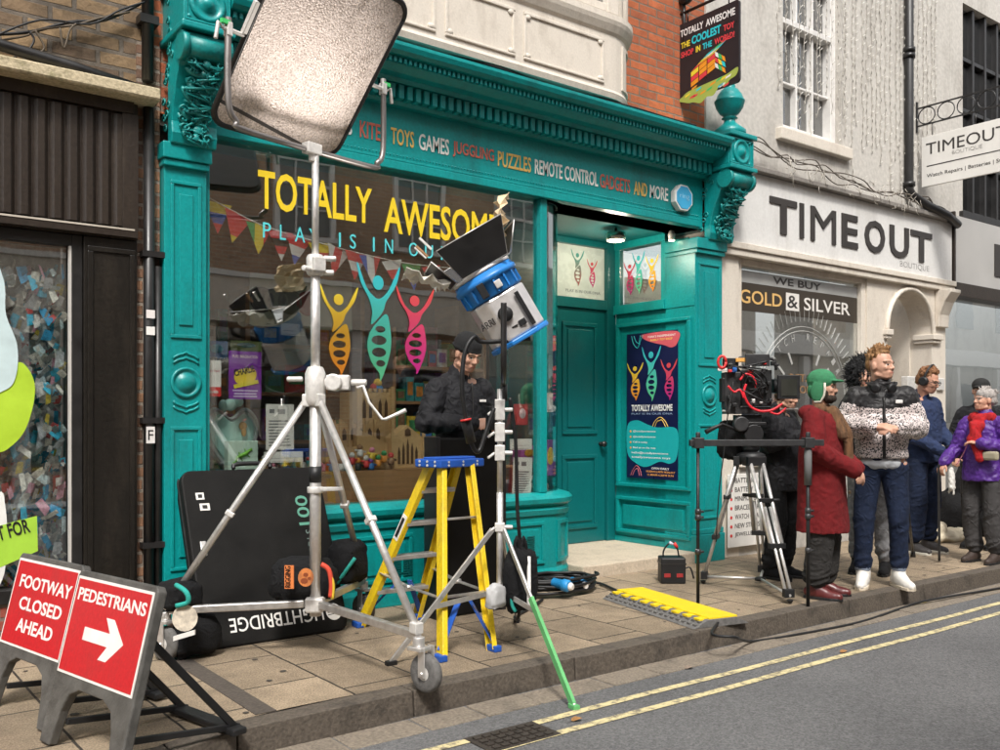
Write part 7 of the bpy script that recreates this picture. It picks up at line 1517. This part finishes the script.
q = MB(J['fr']); q.obox((0, .37, 1.23), EX, EY, EZ, .09, .05, .15); q.build('handset', BLACKP, p1, .008)
q = MB(J['fr']); q.obox((-.09, .130, 1.345), EX, EY, EZ, .05, .006, .016); q.build('chest_label', WHITE, p1); strip(p1, J, [(0, .135, 1.46), (0, .148, 1.3), (0, .145, 1.1), (0, .14, .95)], .005, BLACK, 'zip')
# ---- camera operator behind the rig
p2, J = person('person', (6.55, -1.02, 0), 60, 1.66, 'person in black waterproofs standing close behind the film camera', dict(yaw=-4, pitch=-14, hd=(0, .06, 1.55), elL=(-.27, .05, 1.22), elR=(.27, .06, 1.22), wrL=(-.16, .30, 1.28), wrR=(.14, .30, 1.30)))
jacket(p2, J, BLKJ, (.20, .15), (.086, .075, .055), .80, .014, seed=9, extra=[('e', J['neck'] + V((0, -.09, -.03)), (.13, .08, .07))]); trousers(p2, J, BLKT, (.115, .095, .085), .014, seed=8); shoes(p2, J, BLACKF, BLACKP); hair_cap(p2, J, BROW, [((0, -.02, .15), (.082, .103, .08)), ((0, -.06, .10), (.075, .06, .07))], 4)
# ---- man in the red duffel coat
RC = mat('red_duffel_wool', (.15, .010, .012), .95, var=.22, scale=30, bump=.5, bscale=260, wr=.25, spec=.3)
p3, J = person('person', (6.10, -1.72, 0), 74, 1.70, 'person in long red duffel coat, green trapper cap and dark beard with clasped hands', dict(yaw=2, pitch=-4, elL=(-.27, .02, 1.17), elR=(.27, .02, 1.17), wrL=(-.04, .25, 1.02), wrR=(.05, .26, 1.01), hdL=(.55, .5, -.5), hdR=(-.55, .5, -.5), hnL=(-.2, .9, .5), hnR=(.2, .9, .5), curlL=50, curlR=50, hip=.10))
ct = jacket(p3, J, RC, (.195, .155), (.086, .080, .066), .52, .010, 'coat', 6, hemr=.235, drape=1.3, collar=False, wrist=.01, extra=[('e', J['neck'] + V((0, -.07, -.035)), (.15, .10, .07)), ('c', J['neck'] + V((-.10, -.02, -.03)), .05, J['neck'] + V((-.06, .10, -.10)), .04), ('c', J['neck'] + V((.10, -.02, -.03)), .05, J['neck'] + V((.06, .10, -.10)), .04)])
trousers(p3, J, mat('charcoal_cord', (.028, .026, .025), .9, var=.3, scale=20, bump=.4, bscale=120, wr=.6, spec=.3), (.095, .105, .10), .012, .09, seed=12); shoes(p3, J, mat('oxblood_leather', (.10, .018, .018), .35, var=.3), BLACKP)
PLAID = mat('brown_plaid', (.13, .065, .03), .95, var=.6, scale=14, streak=(3, 3, .5), bump=.4, bscale=150, wr=.4); 
blob('scarf', [('c', V((-.07, .0, 1.48)), .055, V((.07, .0, 1.48)), .055), ('c', V((0, .08, 1.46)), .05, V((-.05, .17, 1.30)), .045), ('c', V((-.05, .17, 1.30)), .045, V((-.06, .19, 1.05)), .038), ('c', V((.03, .09, 1.46)), .05, V((.05, .17, 1.28)), .04)], J['fr'], .008, PLAID, p3, 2, folds(.008, (20, 20, 8), 3))
q = MB(J['fr'])
for z, x_ in ((1.22, -.10), (1.02, -.13), (.82, -.13)): q.cyl((x_, .178, z), (x_ - .05, .165, z + .01), .010)
q.build('toggle', mat('horn_toggle', (.35, .25, .14), .4), p3)
T = J['T']; GC = mat('green_corduroy', (.035, .19, .085), .9, var=.2, scale=30, bump=.5, bscale=160); 
blob('trapper_cap', [('e', T @ V((0, -.022, .150)), (.094, .115, .092), T.to_3x3()), ('e', T @ V((-.083, -.025, .06)), (.020, .055, .085), T.to_3x3()), ('e', T @ V((.083, -.025, .06)), (.020, .055, .085), T.to_3x3()), ('e', T @ V((0, -.085, .07)), (.078, .035, .07), T.to_3x3()), ('e', T @ V((0, .10, .152)), (.062, .055, .012), T.to_3x3())], J['fr'], .006, GC, p3, 2)
for k in (-1, 1): MB(J['fr']).tube([T @ V(c) for c in ((k * .098, .030, .13), (k * .100, .036, .08), (k * .098, .032, .03), (k * .094, .01, -.02), (k * .09, -.04, -.025))], .009, 7).build('fleece_edge', mat('cream_fleece', (.66, .62, .52), .95, bump=.6, bscale=200), p3)
hair_cap(p3, J, mat('dark_beard', (.028, .018, .012), .9), [((0, .045, .012), (.060, .060, .042)), ((-.052, .02, .045), (.018, .035, .045)), ((.052, .02, .045), (.018, .035, .045)), ((0, .093, .054), (.030, .012, .008))], 7, .006, 'beard')
# ---- tall man in the spotted puffer
def leopard():
    m, t, b = nodes('spotted_puffer'); N = t.nodes.new; L = t.links.new; tc = N('ShaderNodeTexCoord'); nz = N('ShaderNodeTexNoise'); nz.inputs['Scale'].default_value = 22; L(tc.outputs['Object'], nz.inputs['Vector'])
    sc = N('ShaderNodeVectorMath'); sc.operation = 'SCALE'; sc.inputs['Scale'].default_value = .025; L(nz.outputs['Color'], sc.inputs[0]); ad = N('ShaderNodeVectorMath'); L(tc.outputs['Object'], ad.inputs[0]); L(sc.outputs[0], ad.inputs[1])
    v = N('ShaderNodeTexVoronoi'); v.inputs['Scale'].default_value = 74; L(ad.outputs[0], v.inputs['Vector']); v2 = N('ShaderNodeTexNoise'); v2.inputs['Scale'].default_value = 60; L(tc.outputs['Object'], v2.inputs['Vector'])
    s1 = N('ShaderNodeMath'); s1.operation = 'MULTIPLY_ADD'; s1.inputs[1].default_value = .35; L(v2.outputs['Fac'], s1.inputs[0]); L(v.outputs['Distance'], s1.inputs[2])
    r = N('ShaderNodeMapRange'); r.inputs[1].default_value = .58; r.inputs[2].default_value = .64; L(s1.outputs[0], r.inputs[0])
    mx = N('ShaderNodeMix'); mx.data_type = 'RGBA'; mx.inputs[6].default_value = (.02, .018, .02, 1); mx.inputs[7].default_value = (.66, .58, .56, 1); L(r.outputs[0], mx.inputs[0]); L(mx.outputs[2], b.inputs['Base Color']); b.inputs['Roughness'].default_value = .45; return m
p4, J = person('person', (6.84, -1.76, 0), 8, 1.90, 'tall person in black and white spotted puffer jacket with headphones round the neck', dict(yaw=48, pitch=2, elL=(-.255, -.01, 1.19), elR=(.255, -.01, 1.19), wrL=(-.085, .26, 1.19), wrR=(.085, .26, 1.20), hdL=(.75, .45, .05), hdR=(-.75, .45, .05), hnL=(-.1, .5, .9), hnR=(.1, .5, .9), curlL=50, curlR=50, ankL=(-.13, -.02, .09), ankR=(.13, .03, .09), toeL=(-.35, 1, 0), toeR=(.25, 1, 0), kneeL=(-.12, .02, .5), kneeR=(.12, .03, .5)))
def puff(co, n_): 
    d = 0
    if abs(co.x) < .26 and co.z < 1.5: d += .012 * (abs(math.sin(math.pi * co.z / .13)) ** .5 - .6)
    else: d += .010 * (abs(math.sin(math.pi * (co.x + co.y + co.z) / .12)) ** .5 - .6)
    if co.z > 1.36 + .0 * co.x: d *= .35
    return d + .006 * noise.noise(co * 26)
jacket(p4, J, [leopard(), mat('black_nylon', (.018, .017, .018), .45, var=.2, bump=.2, bscale=200, wr=.6, spec=.3)], (.185, .145), (.090, .082, .060), .97, .01, 'puffer_jacket', 5, hemr=.185, extra=[('l', [(V((0, -.015, 1.40)), .135, .115), (V((0, -.01, 1.47)), .098, .095), (V((0, .0, 1.535)), .090, .092)]), ('c', V((-.03, -.01, 1.43)), .08, V((-.15, -.01, 1.41)), .085), ('c', V((.03, -.01, 1.43)), .08, V((.15, -.01, 1.41)), .085)], disp=puff, wrist=.02, pick=lambda c_, n_: 1 if c_.z > 1.335 + .10 * max(0, abs(c_.x) - .05) * (1 if abs(c_.x) < .19 else 2.2) or (abs(c_.x) < .012 and c_.y > .1) else 0)
MB(J['fr']).tube(smooth_path([(-.0, .135, 1.42), (0, .158, 1.27), (0, .158, 1.1), (0, .15, .97)], 4), .007, 6).build('zip', BLACK, p4)
MB(J['fr']).obox((-.105, .128, 1.385), EX, EY, EZ, .05, .012, .025).build('chest_badge', WHITE, p4, .004)
blob('shirt_hem', [('e', V((0, 0, .93)), (.178, .135, .07))], J['fr'], .01, mat('pale_grey_shirt', (.55, .57, .6), .85, bump=.2, bscale=200, wr=.6, spec=.3), p4, 2, folds(.010, (14, 14, 8), 2))
trousers(p4, J, [NAVY, mat('denim_turn_up', (.22, .26, .34), .85)], (.10, .075, .062),   .012, .115, seed=21, pick=lambda c_, n_: 1 if c_.z < .145 else 0); shoes(p4, J, mat('white_trainer', (.72, .69, .64), .5, var=.1), mat('cream_sole', (.62, .54, .42), .6), .188)
HB = mat('sandy_hair', (.27, .14, .055), .7, var=.4, scale=70, bump=.5, bscale=260); T = J['T']
hair_cap(p4, J, HB, [((0, -.026, .160), (.075, .088, .064)), ((0, .03, .195), (.050, .04, .022)), ((0, -.065, .115), (.072, .048, .065))], 5, .006, tufts=110, sweep=(.1, .25, 1), ln=.042, tr=.0085, voxel=.0045)
for k in (-1, 1): MB(J['fr']).lathe([(.02, -.012), (.036, -.01), (.036, .012), (.02, .016)], V((k * .055, .135, 1.485)), 16, V((k * .5, .8, -.1))).build('headphone_cup', BLACKP, p4)
MB(J['fr']).tube(smooth_path([(-.06, .12, 1.49), (-.10, .04, 1.525), (-.07, -.09, 1.53), (.07, -.09, 1.53), (.10, .04, 1.525), (.06, .12, 1.49)], 5), .010, 7).build('headphone_band', BLACKP, p4)
# ---- person mostly hidden behind him, with a furry hood
p5, J = person('person', (7.38, -1.35, 0), -10, 1.84, 'person with black furry hood and grey jeans mostly hidden behind the spotted puffer', dict(elL=(-.26, .0, 1.18), elR=(.26, 0, 1.18), wrL=(-.2, .15, 1.0), wrR=(.2, .15, 1.0), hands=True, hd=(.03, 0, 1.56)))
jacket(p5, J, BLKJ, (.175, .13), (.078, .068, .05), seed=14); trousers(p5, J, mat('grey_jeans', (.20, .20, .21), .9, var=.4, scale=22, bump=.3, bscale=200, wr=.6, spec=.3), (.10, .078, .07), .012, seed=17); shoes(p5, J, BLACKF, BLACKP)
T = J['T']; fur = hair_cap(p5, J, mat('black_fur', (.010, .010, .011), .95), [((.01, -.03, .12), (.17, .12, .17)), ((0, -.06, -.02), (.16, .10, .08))], 9, .022, 'fur_hood')
q = MB(J['fr']); rnd = random.Random(3)
for i in range(700):
    d = V((rnd.gauss(0, 1), rnd.gauss(0, 1), rnd.gauss(0, 1))).normalized(); p = T @ V((.01 + d.x * .165, -.03 + d.y * .115, .12 + d.z * .165)); e_ = p + (d + V((rnd.uniform(-.5, .5), rnd.uniform(-.5, .5), rnd.uniform(-.5, .5)))) * .04; q.tube([p, e_], [.005, .0008], 3, False)
q.build('fur_strand', MC['black_fur'], fur)
# ---- sound recordist with headphones
p6, J = person('person', (8.93, -.98, 0), 52, 1.86, 'person in navy jumper and jeans with glasses and black headphones looking down', dict(yaw=14, pitch=-18, hd=(0, .03, 1.555), elL=(-.27, -.02, 1.18), elR=(.26, .0, 1.17), wrL=(-.18, .20, 1.02), wrR=(.10, .27, .99), hdL=(.5, .6, -.3), hdR=(-.4, .7, -.3), curlL=45, curlR=45), SKIN2)
jacket(p6, J, mat('navy_jumper', (.022, .035, .085), .9, var=.25, scale=16, bump=.3, bscale=240, wr=.6, spec=.3), (.178, .14), (.082, .074, .052), .88, .014, 'hooded_jumper', 31, extra=[('e', J['neck'] + V((0, -.10, -.05)), (.13, .07, .07))])
trousers(p6, J, NAVY, (.108, .092, .085), .014, seed=33); shoes(p6, J, mat('dark_trainer', (.05, .045, .045), .6), mat('white_sole', (.6, .57, .5), .6))
hair_cap(p6, J, mat('auburn_curls', (.19, .085, .035), .8, var=.5, scale=80), [((0, -.025, .158), (.078, .094, .066)), ((0, -.07, .11), (.075, .05, .075))], 12, .008, tufts=130, sweep=(0, .35, .3), ln=.024, tr=.013, voxel=.005)
T = J['T']
for k in (-1, 1): MB(J['fr']).lathe([(.028, -.016), (.044, -.012), (.044, .014), (.03, .022)], T @ V((k * .088, -.005, .095)), 18, T.to_3x3() @ V((k, 0, 0))).build('headphone_cup', BLACKP, p6)
MB(J['fr']).tube([T @ V((.098 * math.cos(a), -.005, .10 + .158 * math.sin(a))) for a in [math.pi * i / 12 for i in range(13)]], .011, 8).build('headphone_band', BLACKP, p6)
for k in (-1, 1): MB(J['fr']).tube([T @ V((k * .034 + .022 * math.cos(a), .098, .10 + .018 * math.sin(a))) for a in [math.pi * i / 7 for i in range(15)]], .003, 5).build('glasses_rim', BLACK, p6)
for k in (-1, 1): MB(J['fr']).tube([T @ V((k * .056, .095, .103)), T @ V((k * .08, .0, .105))], .003, 5).build('glasses_arm', BLACK, p6)
cmr = thing('stills_camera', (J['fr'] @ V((-.02, .34, .96))), 'black stills camera held at the hip by the person in navy', 'camera')
q = MB(J['fr']); q.obox((-.02, .33, .98), EX, EY, EZ, .16, .07, .12); q.obox((-.02, .33, 1.05), EX, EY, EZ, .06, .06, .04); q.build('camera_body', BLACKP, cmr, .01); MB(J['fr']).lathe([(.045, 0), (.05, .02), (.05, .10), (.042, .11), (.03, .10)], (-.02, .36, .975), 18, (0, 1, -.2)).build('lens', DG, cmr)
MB(J['fr']).obox((.055, .33, .98), EX, EY, EZ, .035, .08, .11).build('grip', BLACKP, cmr, .008)
# ---- woman in purple
p7, J = person('person', (8.75, -1.66, 0), -28, 1.63, 'person in purple jacket and red knitted scarf with grey hair holding a stick', dict(yaw=-28, pitch=6, elL=(-.24, .0, 1.18), elR=(.25, .04, 1.17), wrL=(-.08, .21, 1.22), wrR=(.30, .22, 1.02), hdL=(.8, .3, .2), hdR=(.1, .5, -.8), curlL=50, curlR=70, kneeR=(.11, .03, .5)), SKIN2, mat('grey_brow', (.25, .22, .2), .8))
jacket(p7, J, mat('purple_nylon', (.075, .018, .21), .5, var=.3, scale=14, bump=.2, bscale=200, wr=.6), (.17, .135), (.080, .070, .053), .84, .015, 'purple_jacket', 41, hemr=.195); trousers(p7, J, mat('charcoal_walking_trousers', (.05, .047, .047), .8, var=.3, bump=.2, bscale=200, wr=.6, spec=.3), (.105, .092, .085), .013, seed=43); shoes(p7, J, mat('brown_walking_shoe', (.045, .03, .024), .6), BLACKP, .19)
RS = mat('red_wool', (.38, .008, .012), .95, var=.3, scale=40, bump=.7, bscale=150)
blob('scarf', [('c', V((-.085, .02, 1.475)), .062, V((.085, .02, 1.475)), .062), ('c', V((0, .08, 1.46)), .06, V((.0, .10, 1.40)), .07), ('c', V((.02, .15, 1.40)), .055, V((-.03, .185, 1.22)), .05), ('c', V((-.03, .185, 1.22)), .05, V((-.06, .19, 1.08)), .045), ('c', V((-.03, .13, 1.4)), .05, V((.03, .185, 1.25)), .045)], J['fr'], .008, RS, p7, 2, folds(.012, (22, 22, 12), 5))
GH = mat('grey_hair', (.33, .30, .28), .7, var=.4, scale=80); hair_cap(p7, J, GH, [((0, -.018, .155), (.083, .105, .078)), ((0, -.06, .11), (.079, .06, .07)), ((0, -.115, .10), (.03, .03, .035))], 15, .005, tufts=60, sweep=(0, -1, -.1), ln=.05, tr=.006, voxel=.0045)
T = J['T']; MB(J['fr']).tube([T @ V((.03 * math.cos(a), -.10, .10 + .03 * math.sin(a))) for a in [math.pi * i / 6 for i in range(13)]], .009, 6).build('red_hair_tie', RED, p7)
MB(J['fr']).obox((-.16, .17, 1.10), EX, EY, EZ, .16, .06, .09).build('waist_pouch', mat('beige_pouch', (.35, .31, .22), .8), p7, .02)
strip(p7, J, [(.02, .19, 1.35), (.08, .205, 1.15), (.16, .22, 1.0)], .005, plain((.6, .2, .3)), 'lanyard')
stk = tag(solo(MB(J['fr']).tube(smooth_path([(.32, .26, 1.0), (.32, .27, .9), (.30, .30, .45), (.28, .33, .01)], 4), .013, 8), 'walking_stick', BLACK, 'black walking stick held by the person in purple', 'walking stick'))
gl_ = solo(blob('glove', [('e', V((.22, .24, .90)), (.05, .035, .06)), ('e', V((.21, .25, .80)), (.045, .03, .07)), ('c', V((.23, .25, .76)), .02, V((.24, .25, .70)), .016), ('c', V((.19, .25, .76)), .018, V((.18, .25, .70)), .014)], J['fr'], .008, mat('white_wool', (.68, .66, .62), .95, bump=.5, bscale=150), None, 2, folds(.01, (30, 30, 30), 2)), 'glove', None, 'white woollen glove hanging from the cord of the person in purple', 'glove') if False else None
g_ = blob('glove', [('c', V((.20, .25, .95)), .022, V((.195, .255, .84)), .036), ('c', V((.195, .255, .84)), .036, V((.185, .26, .76)), .03), ('c', V((.205, .26, .77)), .014, V((.215, .26, .71)), .011), ('c', V((.175, .26, .77)), .014, V((.165, .26, .70)), .011)], J['fr'], .008, mat('white_wool', (.68, .66, .62), .95, bump=.5, bscale=150), None, 2, folds(.01, (30, 30, 30), 2)); solo(g_, 'glove', None, 'white woollen glove hanging from the cord of the person in purple', 'glove')
# ---- person at the far edge
p8, J = person('person', (9.72, -1.18, 0), -20, 1.76, 'person in black cap and dark coat at the far right behind the purple jacket', dict(elL=(-.27, .0, 1.18), elR=(.27, 0, 1.18), wrL=(-.2, .16, 1.0), wrR=(.2, .16, 1.0), yaw=10), SKIN2)
jacket(p8, J, BLKJ, (.185, .14), (.082, .074, .056), .55, .012, 'dark_coat', 51, hemr=.20); trousers(p8, J, BLKT, seed=52); shoes(p8, J, BLACKF, BLACKP); T = J['T']
blob('cap', [('e', T @ V((0, -.015, .155)), (.090, .110, .080), T.to_3x3()), ('e', T @ V((0, .10, .135)), (.06, .06, .012), T.to_3x3())], J['fr'], .006, mat('black_felt', (.012, .012, .012), .9), p8, 2)
# ---- monopod, black cover and cream cloth
solo(MB().tube([PD(905, 452, 7.7), PD(909, 520, 7.75), PZ(913, 557) + V((0, 0, .05))], .013, 8).tube([PZ(913, 557) + V((0, 0, .06)), PZ(913, 557)], [.02, .026], 10), 'monopod', BLACK, 'thin black monopod with rubber foot leaning behind the spotted puffer', 'monopod')
cv = PZ(965, 538); cvp = PZ(962, 536)
o_ = blob('kit_cover', [('e', V((0, 0, .25)), (.42, .34, .34)), ('c', V((-.05, 0, .3)), .30, V((.05, 0, .75)), .13), ('e', V((.25, -.1, .10)), (.36, .26, .16))], Matrix.Translation(cvp + V((.25, .05, -.02))), .02, BLACKF, None, 3, folds(.05, (5, 5, 7), 4)); solo(o_, 'kit_cover', None, 'slumped black waterproof cover over kit on the pavement behind the purple jacket', 'kit cover')
o_ = blob('dust_sheet', [('e', V((0, 0, .05)), (.34, .16, .085)), ('e', V((.2, -.05, .05)), (.2, .14, .07)), ('e', V((-.15, .02, .12)), (.15, .1, .10))], Matrix.Translation(PZ(945, 541)), .014, mat('cream_cotton', (.60, .53, .40), .9, bump=.3, bscale=120), None, 3, folds(.035, (8, 8, 9), 6)); solo(o_, 'dust_sheet', None, 'crumpled cream cloth lying on the pavement beside the black cover', 'cloth')

# ---- what belongs together
for o_ in S.objects:
    if o_.parent is None and 'category' in o_ and 'group' not in o_:
        g_ = {'road_sign': 'folding road signs', 'sandbag': 'sandbags on the light stands', 'fallen_leaf': 'leaves on the road', 'ceiling_spot': 'lit spots in the shop window', 'person': 'film crew and onlookers', 'cable_connector': 'blue cable connectors', 'notice': 'paper notices behind the shop glass', 'hanging_sign': 'hanging shop signs', 'shelf_unit': 'shelves in the toy shop', 'toy_box': 'toy boxes in the window'}.get(o_.name.split('.')[0])
        if g_: o_['group'] = g_
